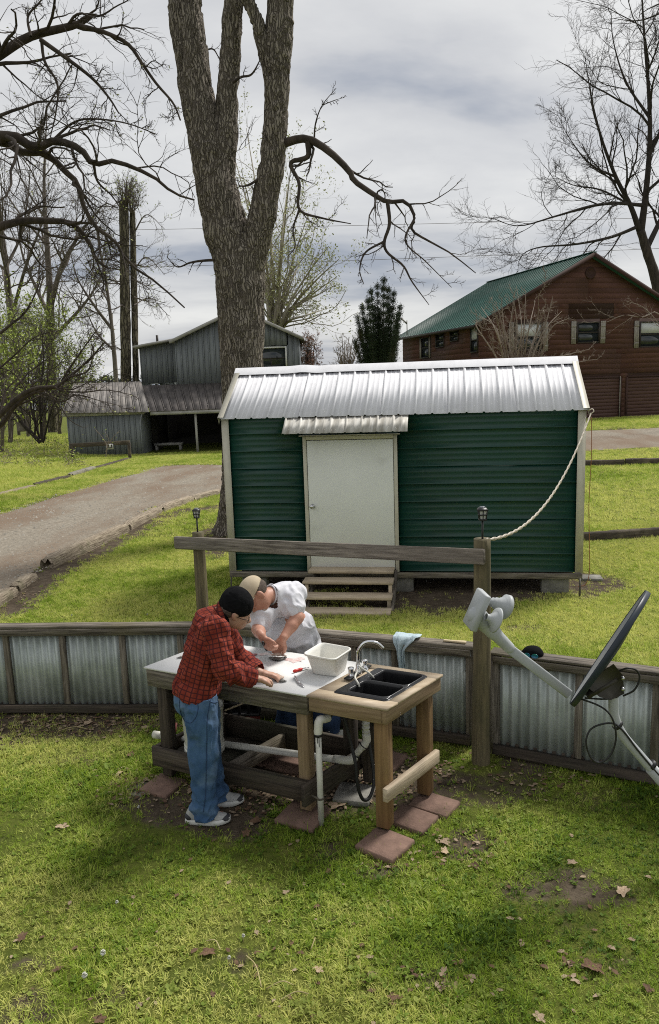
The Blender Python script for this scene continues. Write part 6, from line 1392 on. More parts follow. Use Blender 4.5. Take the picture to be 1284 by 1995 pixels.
# trainers
def shoe(f, par, yaw, mt1, mt2, mark=True):
    Q = Matrix.Translation((f[0], f[1], f[2])) @ Matrix.Rotation(yaw, 4, 'Z')
    def outline(k, z, grow=0.0, x0=-0.105, x1=0.185):
        P = []
        for t in np.linspace(0, 2 * math.pi, k + 1)[:-1]:
            cx = (x0 + x1) / 2; hx = (x1 - x0) / 2; x = cx + hx * math.cos(t); wd = (0.041 + 0.010 * sstep(-0.02, 0.10, x)) * (abs(math.sin(t)) ** 0.75) * (1 if math.sin(t) >= 0 else -1); P.append((x + grow * math.cos(t), wd * (1 + grow * 10), z))
        return np.array(P)
    rings = [outline(36, 0.004, -0.004), outline(36, 0.0, -0.008), outline(36, 0.004, 0.003), outline(36, 0.020, 0.006), outline(36, 0.034, 0.003)]
    for r_ in rings:
        r_[:, 2] += 0.012 * sstep(0.10, 0.20, r_[:, 0])
    k = 36; V = np.concatenate(rings); i = np.arange(len(rings) - 1)[:, None] * k; j = np.arange(k)[None]; j2 = (j + 1) % k
    sh = bpy.data.objects.new('trainer', None)
    b = MB(); b.add(V, [np.stack([i + j, i + j2, i + k + j2, i + k + j], -1).reshape(-1, 4), [tuple(range(k * 4, k * 5))]]); b.V[0] = xf(Q, b.V[0])
    bpy.data.objects.remove(sh)
    up = [('e', (0.10, 0, 0.040), (0.082, 0.043, 0.030)), ('e', (0.03, 0, 0.058), (0.085, 0.038, 0.040)), ('e', (-0.045, 0, 0.060), (0.056, 0.036, 0.050)), ('c', (0.0, 0, 0.085), (-0.05, 0, 0.095), 0.034, 0.032)]
    V, F = sdf(up, 0.005, 0.006); V = relax(V, F, 1); keep = (V[:, 2] > 0.026)[F].all(1); V = xf(Q, V)
    upper = link('shoe', mk('shoe', V, [F[keep]], True), mt1, par)
    b.obj('sole', M['sole'], upper, True)
    tv, tf = sdf([('e', (0.150, 0, 0.036), (0.040, 0.040, 0.024)), ('e', (-0.075, 0, 0.05), (0.035, 0.036, 0.030))], 0.005, 0.004); tv = xf(Q, relax(tv, tf, 1)); link('toe_panel', mk('toe_panel', tv, [tf], True), mt2, upper)
    for q in range(3): 
        x_ = 0.045 + 0.022 * q; z_ = 0.098 - 0.012 * q; m_ = MB(); m_.tube(xf(Q, np.array([(x_, -0.028, z_ - 0.010), (x_ + .004, 0, z_ + 0.002), (x_, 0.028, z_ - 0.010)])), 0.0035, 6); m_.obj('lace', M['sole'], upper, True)
    if mark:
        tx = bpy.data.curves.new('side_mark', 'FONT'); tx.body = 'N'; tx.size = 0.048; tx.extrude = 0.0012; tx.align_x = 'CENTER'; to = bpy.data.objects.new('side_mark', tx); COL.objects.link(to); to.parent = upper; to.matrix_parent_inverse = PW(upper).inverted(); to.data.materials.append(M['sole'])
        to.matrix_basis = Q @ Matrix.Translation((0.018, -0.0415, 0.036)) @ Matrix.Rotation(R(82), 4, 'X')
shoe(foR + np.array([-0.028, 0, 0.004]), p1, R(-3), M['shoe_grey'], M['shoe_dark'])
shoe(foL + np.array([0.0, 0, 0.004]), p1, R(4), M['shoe_grey'], M['shoe_dark'])

# ---- man in white: behind the table, bent forward over it, facing the viewer's left
p2 = thing('person', 'man in white t-shirt and tan cap cutting fish behind the table', 'person', (-0.17, 5.76, 0))
hip2 = at(592, 1302, 5.70); hR2, hL2 = hip2 + np.array([-0.10, 0.03, -0.03]), hip2 + np.array([0.10, -0.03, -0.03])
kR2, kL2 = at(556, 1410, 5.78), at(629, 1402, 5.70); fR2, fL2 = np.array([-0.355, 5.80, 0.0]), np.array([-0.045, 5.72, 0.0])
w2 = at(582, 1266, 5.64); c2 = at(567, 1222, 5.56); t2 = at(551, 1171, 5.47); n2_ = at(531, 1159, 5.40); hd2 = at(502, 1160, 5.31)
fH2 = nrm([-0.46, -0.40, -0.79]); AH2 = axes(fH2, [-0.80, -0.10, 0.55])
sL2, sR2 = at(563, 1162, 5.43), at(513, 1190, 5.36); eL2, eR2 = at(579, 1203, 5.32), at(503, 1226, 5.24); wL2, wR2 = at(552, 1243, 5.20), at(509, 1238, 5.10)
lat2 = nrm(np.array([0.83, 0.10, 0.12])); 
def te2(c, r, up):
    u_ = nrm(up); l_ = nrm(lat2 - u_ * (lat2 @ u_)); return ('e', c, r, np.stack([np.cross(l_, u_), l_, u_]))
bodyP = rcz([n2_ + (t2 - n2_) * 0.4, n2_, hd2 - AH2[2] * 0.035], [0.070, 0.060, 0.056]) + head_prims(hd2, AH2, 0.97) + [te2(t2, (0.10, 0.16, 0.10), n2_ - c2), te2(c2, (0.10, 0.15, 0.14), t2 - c2), te2(w2, (0.10, 0.14, 0.12), c2 - w2), te2(hip2, (0.10, 0.15, 0.11), [0, 0, 1])]
bodyP += rcz([sL2, eL2, eL2 * 0.6 + wL2 * 0.4, wL2], [0.056, 0.047, 0.043, 0.029]) + rcz([sR2, eR2, eR2 * 0.5 + wR2 * 0.5, wR2], [0.054, 0.045, 0.041, 0.029])
hg = onz(537, 1268, ZT + 0.035); hk = onz(513, 1262, ZT + 0.05)
bodyP += hand(wL2 + nrm(hg - wL2) * 0.02, hg - wL2, [-0.5, -0.3, -0.6], -1, 0.75, 1.02) + hand(wR2 + nrm(hk - wR2) * 0.015, np.array([0.35, -0.10, -0.55]), [0.65, 0.55, 0.15], 1, 1.25, 1.02, 0.04)
for (h_, k_, a_) in ((hR2, kR2, fR2), (hL2, kL2, fL2)): bodyP += rcz([h_, k_, a_ + np.array([0, 0, 0.09])], [0.08, 0.058, 0.044]) + rcz([a_ + np.array([0, 0, 0.07]), a_ + np.array([-0.06, -0.08, 0.04])], [0.042, 0.034])
solid('body', bodyP, 0.0055, 0.0055, M['skin'], p2)
teeP = [te2(w2 + np.array([0.0, 0.0, 0.0]), (0.150, 0.180, 0.12), c2 - w2), te2(w2 + np.array([0.012, 0.02, -0.09]), (0.155, 0.192, 0.12), [0, 0, 1]), te2(hip2 + np.array([0.0, 0.0, -0.03]), (0.158, 0.192, 0.14), [0, 0, 1]), te2((w2 + c2) / 2 + np.array([-0.004, 0, 0]), (0.142, 0.182, 0.13), c2 - w2), te2(c2 + np.array([-0.012, 0.0, 0]), (0.132, 0.182, 0.12), t2 - c2), te2(t2 + np.array([-0.008, 0.015, 0.012]), (0.118, 0.190, 0.100), n2_ - c2), ('c', sL2 + np.array([-.02, 0, 0]), sR2 + np.array([.02, 0, 0]), 0.070, 0.066), ('c', t2, n2_ - (t2 - n2_) * 0.25, 0.086, 0.068)]
nk2 = nrm(hd2 - n2_)
def cut_tee(V):
    return ~(((V - n2_) @ nk2 > 0.022) & (np.linalg.norm(V - n2_, axis=1) < 0.12)) & (V[:, 2] > 0.76)
for (s_, e_, r_) in ((sL2, eL2, 0.074), (sR2, eR2, 0.072)): teeP += rcz([s_, s_ + (e_ - s_) * 0.35, s_ + (e_ - s_) * 0.62], [r_, r_ * 0.97, r_ * 0.97])
solid('white_tshirt', teeP, 0.0065, 0.018, M['shirt_white'], p2, wr=(0.018, 9.0, 9.0, (1, 1, 0.7), 1), cut=cut_tee)
j2P = [te2(hip2 + np.array([0, 0.0, 0.02]), (0.130, 0.170, 0.09), [0, 0, 1]), te2(hip2 + np.array([0, 0.0, -0.06]), (0.13, 0.17, 0.10), [0, 0, 1])]
for (h_, k_, a_) in ((hR2, kR2, fR2), (hL2, kL2, fL2)): j2P += rcz([h_, k_, a_ + np.array([0, 0, 0.16]), a_ + np.array([0, 0, 0.07])], [0.092, 0.072, 0.066, 0.064])
solid('jeans', j2P, 0.009, 0.012, M['jeans_dark'], p2, wr=(0.010, 6.5, 1.0, (1, 1, 0.5), 1), cut=lambda V: (V[:, 2] > 0.06) & (V[:, 2] < hip2[2] + 0.02))
for f_ in (fR2, fL2): shoe(f_ + np.array([-0.01, -0.02, 0.006]), p2, R(-125), M['shoe_dark'], M['shoe_dark'], False)
cc = hd2 + AH2[2] * 0.04; solid('cap', [('e', cc + AH2[2] * 0.022 - AH2[0] * 0.010, (0.110, 0.090, 0.086), AH2)], 0.0055, 0.006, M['cap_tan'], p2, cut=lambda V: (V - hd2) @ AH2[2] > 0.032 - 0.05 * ((V - hd2) @ AH2[0]))
bm = MB(); n = 22; V = []
for a in np.linspace(-1.15, 1.15, n):
    for r_, dz in ((0.096, 0.030), (0.135, 0.030), (0.168, 0.020)):
        k = 1 if r_ < 0.1 else (0.97 if r_ < 0.14 else 0.93); V.append(hd2 + AH2[0] * (r_ * math.cos(a * k) - 0.008) + AH2[1] * (math.sin(a) * 0.088) + AH2[2] * (dz + 0.014 * math.cos(a * 1.3)))
bm.add(np.array(V), [[(3 * k + q, 3 * k + q + 1, 3 * k + q + 4, 3 * k + q + 3) for k in range(n - 1) for q in range(2)]]); o = bm.obj('cap_bill', M['cap_tan'], p2, True); md = o.modifiers.new('t', 'SOLIDIFY'); md.thickness = 0.005
solid('hair', [('e', hd2 + AH2[2] * 0.022 - AH2[0] * 0.024, (0.090, 0.0795, 0.066), AH2)], 0.006, 0.006, M['hair_grey'], p2, wr=(0.003, 40, 3.0, (1, 1, 1), 1), cut=lambda V: ((V - hd2) @ AH2[2] < 0.05) & ((V - hd2) @ AH2[2] > -0.042) & ((V - hd2) @ AH2[0] < 0.008 + 0.3 * ((V - hd2) @ AH2[2])))
solid('goatee', [('e', hd2 + AH2[0] * 0.062 - AH2[2] * 0.082, (0.034, 0.040, 0.028), AH2), ('e', hd2 + AH2[0] * 0.092 - AH2[2] * 0.052, (0.010, 0.026, 0.008), AH2)], 0.005, 0.006, M['beard'], p2, wr=(0.003, 60, 3.0, (1, 1, 1), 1))
b = MB(); rb = wL2 + nrm(hg - wL2) * 0.115; dd = nrm(hg - wL2); b.tube([rb + nrm(np.cross(dd, [0, 0, 1])) * 0.012 * math.cos(t) + np.array([0, 0, 1]) * 0.012 * math.sin(t) for t in np.linspace(0, 6.283, 14)], 0.0022, 6); b.obj('ring', M['gold'], p2, True)
_u1 = nrm(np.cross(nk2, [0, 0, 1.0])); _u2 = np.cross(nk2, _u1); MB().tube([n2_ + nk2 * 0.020 + (_u1 * math.cos(t) + _u2 * math.sin(t)) * 0.069 for t in np.linspace(0, 6.2832, 40)], 0.0075, 8).obj('neck_band', M['shirt_white'], p2, True)
# the knife he holds
ka, kb_, kc = wR2 + np.array([0.012, -0.045, -0.035]), onz(520, 1267, ZT + 0.055), onz(531, 1276, ZT + 0.018)
kt = thing('boning_knife', 'black handled knife held by the man in white', 'knife', tuple(kb_)); 
L_, Q = frame(ka, kb_); MB().tube(np.stack([np.linspace(-0.01, L_, 7), np.zeros(7), np.zeros(7)], -1), 0.011 * np.array([.7, 1, .95, .9, .9, 1, .7]), 10).obj('handle', M['black_plastic'], kt, True, Q)
L_, Q = frame(kb_, kc); MB().prism([(0, -0.007), (L_ * .85, -0.006), (L_, 0.004), (L_ * .6, 0.009), (0, 0.008)], 0.0018, Q).obj('blade', M['steel'], kt)
# ------------------------------------------------------------------ red-brown house
HO = np.array([7.9, 40.0, 0.32]); HT = R(15); HU = np.array([math.cos(HT), math.sin(HT), 0]); HV = np.array([-math.sin(HT), math.cos(HT), 0])
HM_ = Matrix(((HU[0], HV[0], 0, HO[0]), (HU[1], HV[1], 0, HO[1]), (0, 0, 1, HO[2]), (0, 0, 0, 1)))      # x along the front, y back, z up
HW, HL, HE, HR = 12.5, 11.0, 5.15, 8.45
house = thing('brown_house', 'two storey red-brown house with green roof and two garage doors', 'house', tuple(HO))
def hpart(mb, name, mt, par=None, smooth=False): return mb.obj(name, mt, par or house, smooth, HM_)
# core walls (behind the planks)
b = MB(); b.prism([(0.02, -0.6), (HW - 0.02, -0.6), (HW - 0.02, HE), (HW / 2, HR - 0.05), (0.02, HE)], 0.12, Matrix(((1, 0, 0, 0), (0, 0, 1, 0.03), (0, 1, 0, 0), (0, 0, 0, 1)))); hpart(b, 'front_wall', M['house_dark'])
b = MB(); b.prism([(0.02, -0.6), (HW - 0.02, -0.6), (HW - 0.02, HE), (HW / 2, HR - 0.05), (0.02, HE)], 0.12, Matrix(((1, 0, 0, 0), (0, 0, 1, HL - 0.12), (0, 1, 0, 0), (0, 0, 0, 1)))); hpart(b, 'back_wall', M['house_brown'])
for xx in (0.03, HW - 0.15):
    b = MB(); b.box((xx + 0.06, HL / 2, HE / 2 - 0.3), (0.12, HL - 0.26, HE + 0.58)); hpart(b, 'side_wall', M['house_dark'])
# lap planks: front gable and left side, each its own board, cut round the windows
wins = [(1003, 1056, 629, 683, True), (1124, 1168, 627, 668, True), (1246, 1300, 626, 676, True)]
def front_xy(px, py):
    d = ray(px, py); n = -HV; t = ((HO - CAM) @ n) / (d @ n); p = CAM + d * t - HO; return float(p @ HU), float(p[2])
WF = []
for (x0, x1, y0, y1, sh) in wins:
    a, c = front_xy(x0, (y0 + y1) / 2)[0], front_xy(x1, (y0 + y1) / 2)[0]; zt, zb = front_xy((x0 + x1) / 2, y0)[1], front_xy((x0 + x1) / 2, y1)[1]; WF.append((a, c, zb, zt))
gx = [front_xy(px, 775)[0] for px in (1108, 1207, 1222, 1326)]; gt = front_xy(1170, 738)[1]
GD = [(gx[0], gx[1], -0.1, gt), (gx[2], gx[3], -0.1, gt), (gx[0] - (gx[1] - gx[0]) - 0.5, gx[0] - 0.5, -0.1, gt)]
ph = 0.262; zz = -0.25
patch_x = (front_xy(1108, 600)[0], front_xy(1196, 600)[0]); patch_z = (front_xy(1150, 622)[1], front_xy(1150, 560)[1])
def lap(x0, x1, z0, h, Mx, mt, par, nm='plank', tl=0.0, tr=0.0):
    V = np.array([(x0, 0.0, z0), (x1, 0.0, z0), (x1 - tr, 0.016, z0 + h + 0.005), (x0 + tl, 0.016, z0 + h + 0.005), (x0, 0.03, z0), (x1, 0.03, z0), (x1 - tr, 0.03, z0 + h + 0.02), (x0 + tl, 0.03, z0 + h + 0.02)])
    me_ = mk(nm, V, [[(0, 1, 2, 3), (1, 0, 4, 5), (0, 3, 7, 4), (1, 5, 6, 2)]]); return link(nm, me_, mt, par, Mx)
FM_ = HM_
while zz < HR - 0.1:
    z1 = zz + ph; zm = zz + ph
    if zm <= HE: xa, xb = 0.0, HW
    else: k = (max(zz, HE) - HE) / (HR - HE); xa, xb = HW / 2 * k, HW - HW / 2 * k
    tap = 0.0 if zm <= HE else HW / 2 * ph / (HR - HE)
    cuts = sorted([(a - 0.02, c + 0.02) for (a, c, q0, q1) in WF + GD if q0 - 0.02 < zm and q1 + 0.02 > zz])
    segs = []; x = xa
    for (a, c) in cuts:
        if a > x: segs.append((x, min(a, xb)))
        x = max(x, c)
    if x < xb: segs.append((x, xb))
    for (a, c) in segs:
        if c - a < 0.1: continue
        # boards are laid in lengths of up to 4.9 m
        nseg = max(1, int(math.ceil((c - a) / 4.9))); e_ = np.linspace(a, c, nseg + 1)
        for q in range(nseg):
            l_, r_ = e_[q], e_[q + 1] - (0.006 if q < nseg - 1 else 0)
            if zz > patch_z[0] and zm < patch_z[1] and l_ < patch_x[0] and r_ > patch_x[1]:
                lap(l_, patch_x[0] - .005, zz, ph, FM_, M['house_brown'], house); lap(patch_x[0], patch_x[1], zz, ph, FM_, M['house_dark'], house); lap(patch_x[1] + .005, r_, zz, ph, FM_, M['house_brown'], house)
            else: lap(l_, r_, zz, ph, FM_, M['house_brown'], house, tl=tap if q == 0 and l_ <= xa + .01 else 0.0, tr=tap if q == nseg - 1 and r_ >= xb - .01 else 0.0)
    zz += ph
# left side planks and windows
def side_yz(px, py):
    d = ray(px, py); n = -HU; t = ((HO - CAM) @ n) / (d @ n); p = CAM + d * t - HO; return float(p @ HV), float(p[2])
WS = []
for (x0, x1, y0, y1) in ((917, 931, 638, 687), (877, 893, 644, 665), (849, 865, 650, 677), (821, 836, 657, 698)):
    c0, c1 = side_yz(x1, (y0 + y1) / 2)[0], side_yz(x0, (y0 + y1) / 2)[0]; z1_, z0_ = side_yz((x0 + x1) / 2, y0)[1], side_yz((x0 + x1) / 2, y1)[1]; WS.append((c0, c1, z0_, z1_))
SM = Matrix(((-0.0 + 0, HU[0], 0, HO[0]), (0, HU[1], 0, HO[1]), (0, 0, 1, HO[2]), (0, 0, 0, 1)))
SM = Matrix(((HV[0], HU[0], 0, HO[0]), (HV[1], HU[1], 0, HO[1]), (0, 0, 1, HO[2]), (0, 0, 0, 1)))        # x back along the left wall, y into the house
zz = -0.25
while zz < HE - 0.1:
    cuts = sorted([(a - 0.02, c + 0.02) for (a, c, q0, q1) in WS if q0 - 0.02 < zz + ph and q1 + 0.02 > zz]); x = 0.0
    for (a, c) in cuts + [(HL, HL)]:
        if a > x + 0.1: lap(x, a, zz, ph, SM, M['house_brown'], house)
        x = max(x, c)
    zz += ph
def window(a, c, z0, z1, Mx, par, blind=0.5, sash=True, fw=0.06):
    b = MB(); b.box((a + fw / 2, 0.01, (z0 + z1) / 2), (fw, 0.09, z1 - z0)); b.box((c - fw / 2, 0.01, (z0 + z1) / 2), (fw, 0.09, z1 - z0)); b.box(((a + c) / 2, 0.01, z1 - fw / 2), (c - a - 2 * fw, 0.09, fw)); b.box(((a + c) / 2, 0.005, z0 + fw / 2), (c - a - 2 * fw, 0.10, fw))
    if sash: b.box(((a + c) / 2, 0.015, (z0 + z1) / 2), (c - a - 2 * fw, 0.06, 0.05))
    f = b.obj('window', M['frame_dark'], par, False, Mx)
    zm = (z0 + z1) / 2
    for (q0, q1) in ((z0 + fw, zm - 0.025), (zm + 0.025, z1 - fw)) if sash else ((z0 + fw, z1 - fw),):
        g_ = MB(); g_.box(((a + c) / 2, 0.022, (q0 + q1) / 2), (c - a - 2 * fw, 0.008, q1 - q0)); g_.obj('pane', M['glass'], f, False, Mx)
    if blind > 0:
        zb = z1 - fw - (z1 - z0 - 2 * fw) * blind; g_ = MB(); g_.box(((a + c) / 2, 0.0165, (zb + z1 - fw) / 2), (c - a - 2 * fw - 0.02, 0.002, z1 - fw - zb)); g_.obj('blind', M['blind'], f, False, Mx)
    return f
WD = 0.0
for k, (a, c, q0, q1) in enumerate(WF):
    window(a, c, q0, q1, HM_ @ Matrix.Translation((0, 0.0, 0)), house, (0.5, 0.0, 0.45)[k])
    for side in (-1, 1):
        if k == 2 and side == 1: pass
        x = a - 0.20 if side < 0 else c + 0.20; b = MB()
        for q in (-1, 0, 1): b.box((x + q * 0.098, -0.02, (q0 + q1) / 2), (0.09, 0.02, q1 - q0 + 0.08))
        for z_ in (q0 + 0.22, q1 - 0.22): b.box((x, -0.037, z_), (0.28, 0.014, 0.09))
        hpart(b, 'shutter', M['shutter'])
for k, (a, c, q0, q1) in enumerate(WS): window(a, c, q0, q1, SM, house, (0.5, 0.0, 0.0, 0.0)[k], True, 0.05)
for (a, c, q0, q1) in (WS[3],):
    for x in (a - 0.12, c + 0.12): MB().box((x, -0.02, (q0 + q1) / 2), (0.2, 0.02, q1 - q0)).obj('shutter', M['shutter'], house, False, SM)
# garage doors: four ribbed sections each
for (a, c, q0, q1) in GD:
    d_ = MB().box(((a + c) / 2, 0.028, (q0 + q1) / 2), (c - a, 0.002, q1 - q0)).obj('garage_door', M['garage_brown'], house, False, HM_)
    n = 12
    for k in range(n):
        hh = (q1 - q0) / n; MB().box(((a + c) / 2, 0.015, q0 + hh * (k + 0.5)), (c - a - 0.02, 0.022, hh - 0.016), ch=0.004).obj('door_section', M['garage_brown'], d_, False, HM_)
    for x in (a - 0.05, c + 0.05): hpart(MB().box((x, -0.006, (q0 + q1) / 2), (0.10, 0.04, q1 - q0 + 0.1)), 'door_post', M['house_dark'])
    hpart(MB().box(((a + c) / 2, -0.004, q1 + 0.06), (c - a + 0.0, 0.035, 0.11)), 'lintel', M['house_dark'])
hpart(MB().tube([(gx[1] - 0.02, -0.05, -0.1), (gx[1] - 0.02, -0.05, gt + 0.1)], 0.025, 8), 'downpipe', M['shutter'])
# round attic vent
b = MB(); vx, vz = front_xy(1150, 532); b.lathe([(0.30, 0.0), (0.30, 0.05), (0.24, 0.05), (0.22, 0.02), (0.001, 0.02)], 24, Matrix.Translation((vx, -0.0, vz)) @ Matrix.Rotation(R(90), 4, 'X')); hpart(b, 'attic_vent', M['house_dark'])
# roof slopes with overhang, ribs, fascia and gutter
ov = 0.45; sl_ = (HR - HE) / (HW / 2); rz = HR + 0.10; k_ = HW / 2 + ov; ze_ = rz - sl_ * k_
for sx in (-1, 1):
    x1 = HW / 2 + sx * k_; V = [(HW / 2, -ov, rz), (x1, -ov, ze_), (x1, HL + ov, ze_), (HW / 2, HL + ov, rz)]; V = np.array(V); dn = np.array([0, 0, -0.12]); b = MB(); b.add(np.vstack([V, V + dn]), [[(0, 1, 2, 3) if sx > 0 else (3, 2, 1, 0), (7, 6, 5, 4), (0, 4, 5, 1), (1, 5, 6, 2), (2, 6, 7, 3)]])
    rf = hpart(b, 'roof', M['roof_green'])
    n = 26
    for q in range(n):
        y = -ov + (HL + 2 * ov) * (q + 0.5) / n; hpart(MB().bar((HW / 2 + sx * 0.05, y, rz - 0.02 * sl_ + 0.01), (x1 - sx * 0.01, y, ze_ + 0.012), 0.045, 0.03), 'roof_rib', M['roof_green'], rf)
    hpart(MB().bar((x1 + sx * 0.04, -ov, ze_ - 0.08), (x1 + sx * 0.04, HL + ov, ze_ - 0.08), 0.07, 0.13), 'gutter', M['frame_dark'])
    hpart(MB().bar((HW / 2, -ov - 0.02, rz - 0.10), (x1, -ov - 0.02, ze_ - 0.10), 0.035, 0.20), 'rake_board', M['house_dark'])
hpart(MB().bar((HW / 2, -ov, rz + 0.01), (HW / 2, HL + ov, rz + 0.01), 0.30, 0.04), 'ridge_cap', M['roof_green'])
# deck stair at the far left corner
b = MB()
for k in range(5): b.box((-0.9 - 0.25 * k, HL - 0.8, 2.55 - 0.19 * k), (0.28, 0.9, 0.04))
b.bar((-0.3, HL - 1.25, 3.4), (-2.2, HL - 1.25, 2.1), 0.06, 0.10); b.bar((-0.3, HL - 1.25, 2.6), (-2.2, HL - 1.25, 1.3), 0.05, 0.22); b.bar((-0.3, HL - 0.35, 2.6), (-2.2, HL - 0.35, 1.3), 0.05, 0.22); b.box((-0.75, HL - 0.4, 2.58), (1.4, 1.9, 0.08))
for x in (-0.3, -1.4): b.bar((x, HL - 1.25, -0.4), (x, HL - 1.25, 3.3), 0.10, 0.10); 
hpart(b, 'deck_stair', M['frame_dark'])
# roof antenna
hpart(MB().tube([(-0.25, HL - 1.5, ze_), (-0.25, HL - 1.5, ze_ + 1.0)], 0.03, 6).tube([(-0.25, HL - 1.5, ze_ + 0.8), (-0.65, HL - 1.5, ze_ + 1.15)], 0.05, 6), 'antenna', M['shutter'])

# ------------------------------------------------------------------ grey board-and-batten building on the left
GZ = -0.68
gb = thing('grey_barn', 'blue-grey board and batten barn with open bay and lean-to shed', 'barn', (-6.5, 44, GZ))
def gpart(mb, name, mt, par=None, smooth=False): return mb.obj(name, mt, par or gb, smooth)
def xat(px, Y): return float(at(px, 760, Y)[0])
def zat(px, py, Y): return float(at(px, py, Y)[2])
def boards(x0, x1, z0, ztop, Y, mt, wdt=0.30, thick=0.03, batt=True):
    """upright boards with a batten over each joint; ztop(x) gives the top"""
    n = max(1, int(round((x1 - x0) / wdt))); e_ = np.linspace(x0, x1, n + 1)
    for k in range(n):
        a, c = e_[k] + 0.004, e_[k + 1] - 0.004; dz = rng.normal(0, 0.01); y = Y + rng.normal(0, 0.002)
        V = [(a, y, z0 + dz), (c, y, z0 + dz), (c, y, ztop(c)), (a, y, ztop(a)), (a, y + thick, z0 + dz), (c, y + thick, z0 + dz), (c, y + thick, ztop(c)), (a, y + thick, ztop(a))]
        link('siding_board', mk('siding_board', V, [[(0, 1, 2, 3), (5, 4, 7, 6), (0, 4, 5, 1), (3, 2, 6, 7), (0, 3, 7, 4), (1, 5, 6, 2)]]), mt, gb)
    if batt:
        for k in range(n + 1):
            x = e_[k]; gpart(MB().box((x, Y - 0.012, (z0 + ztop(x)) / 2), (0.05, 0.022, ztop(x) - z0)), 'batten', mt)
YS = 40.0
sx0, sx1 = xat(126, YS), xat(269, YS); sz1 = zat(200, 808, YS)
boards(sx0, sx1, GZ - 0.1, lambda x: sz1, YS, M['siding_grey'])
gpart(MB().box((sx0 + 0.02, YS + 1.5, (GZ + sz1) / 2), (0.05, 2.95, sz1 - GZ)), 'shed_side', M['siding_grey']); gpart(MB().box((sx1 - 0.02, YS + 1.5, (GZ + sz1) / 2), (0.05, 2.95, sz1 - GZ)), 'shed_side', M['siding_grey'])
gpart(MB().box(((sx0 + sx1) / 2, YS - 0.05, sz1 + 0.04), (sx1 - sx0 + 0.5, 0.04, 0.16)), 'fascia', M['trim_grey'])
def rib_roof(name, a, bq, c, d, mt, n, par=None):
    """four corners: eave left, eave right, top right, top left; split into n ribbed sheets"""
    a, bq, c, d = map(lambda q: np.array(q, float), (a, bq, c, d)); up = nrm(np.cross(bq - a, d - a))
    for k in range(n):
        f0, f1 = k / n, (k + 1) / n; p = [a + (bq - a) * f0, a + (bq - a) * f1, d + (c - d) * f1, d + (c - d) * f0]
        mb = MB(); V = np.array(p); mb.add(np.vstack([V + up * 0.02, V - up * 0.01]), [[(0, 1, 2, 3), (7, 6, 5, 4), (0, 4, 5, 1), (1, 5, 6, 2), (2, 6, 7, 3), (3, 7, 4, 0)]])
        mb.bar(p[0] + up * 0.03, p[3] + up * 0.03, 0.05, 0.035, up=tuple(up)); m2_ = (p[0] + p[1]) / 2, (p[2] + p[3]) / 2; mb.bar(m2_[0] + up * 0.022, m2_[1] + up * 0.022, 0.03, 0.02, up=tuple(up))
        gpart(mb, name, mt, par)
def nrm(v): v = np.asarray(v, float); return v / np.linalg.norm(v)
YU = 43.6
ez = zat(200, 803, YS - 0.25); tz = zat(210, 746, YU)
rib_roof('roof_sheet', (xat(121, YS), YS - 0.3, ez), (xat(290, YS), YS - 0.3, zat(290, 803, YS - .3)), (xat(276, YU), YU, tz), (xat(146, YU), YU, tz), M['roof_old'], 12)
# open bay to the right of it
bx0, bx1 = xat(290, YS), xat(520, YS); ez2 = zat(360, 800, YS); tz2 = zat(390, 748, YU)
rib_roof('roof_sheet', (bx0 + 0.02, YS - 0.1, ez2), (bx1, YS - 0.1, ez2 + 0.02), (xat(520, YU), YU, tz2), (xat(277, YU), YU, tz2), M['roof_old_dark'], 16)
gpart(MB().box(((bx0 + bx1) / 2, YS - 0.06, ez2 - 0.09), (bx1 - bx0, 0.05, 0.17)), 'fascia', M['trim_grey'])
for px, mt in ((378, 'trim_grey'), (470, 'trim_grey')): gpart(MB().box((xat(px, YS + 0.1), YS + 0.1, (GZ + ez2) / 2 - 0.1), (0.11, 0.11, ez2 - GZ + 0.1)), 'bay_post', M[mt])
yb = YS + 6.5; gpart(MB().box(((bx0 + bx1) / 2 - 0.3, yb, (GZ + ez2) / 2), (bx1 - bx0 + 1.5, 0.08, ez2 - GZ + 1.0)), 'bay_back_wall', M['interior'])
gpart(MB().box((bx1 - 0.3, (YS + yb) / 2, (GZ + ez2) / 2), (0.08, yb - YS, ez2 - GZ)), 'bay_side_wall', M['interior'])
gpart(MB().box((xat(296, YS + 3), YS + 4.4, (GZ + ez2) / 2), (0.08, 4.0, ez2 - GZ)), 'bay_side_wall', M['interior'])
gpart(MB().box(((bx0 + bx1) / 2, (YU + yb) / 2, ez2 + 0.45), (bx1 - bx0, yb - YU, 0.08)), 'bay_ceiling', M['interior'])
gpart(MB().box((xat(322, YS + 2.5), YS + 2.5, GZ + 0.35), (1.5, 0.7, 0.12)).box((xat(322, YS + 2.5) - 0.65, YS + 2.5, GZ + 0.1), (0.1, 0.6, 0.4)).box((xat(322, YS + 2.5) + 0.65, YS + 2.5, GZ + 0.1), (0.1, 0.6, 0.4)), 'work_bench', M['trim_grey'])
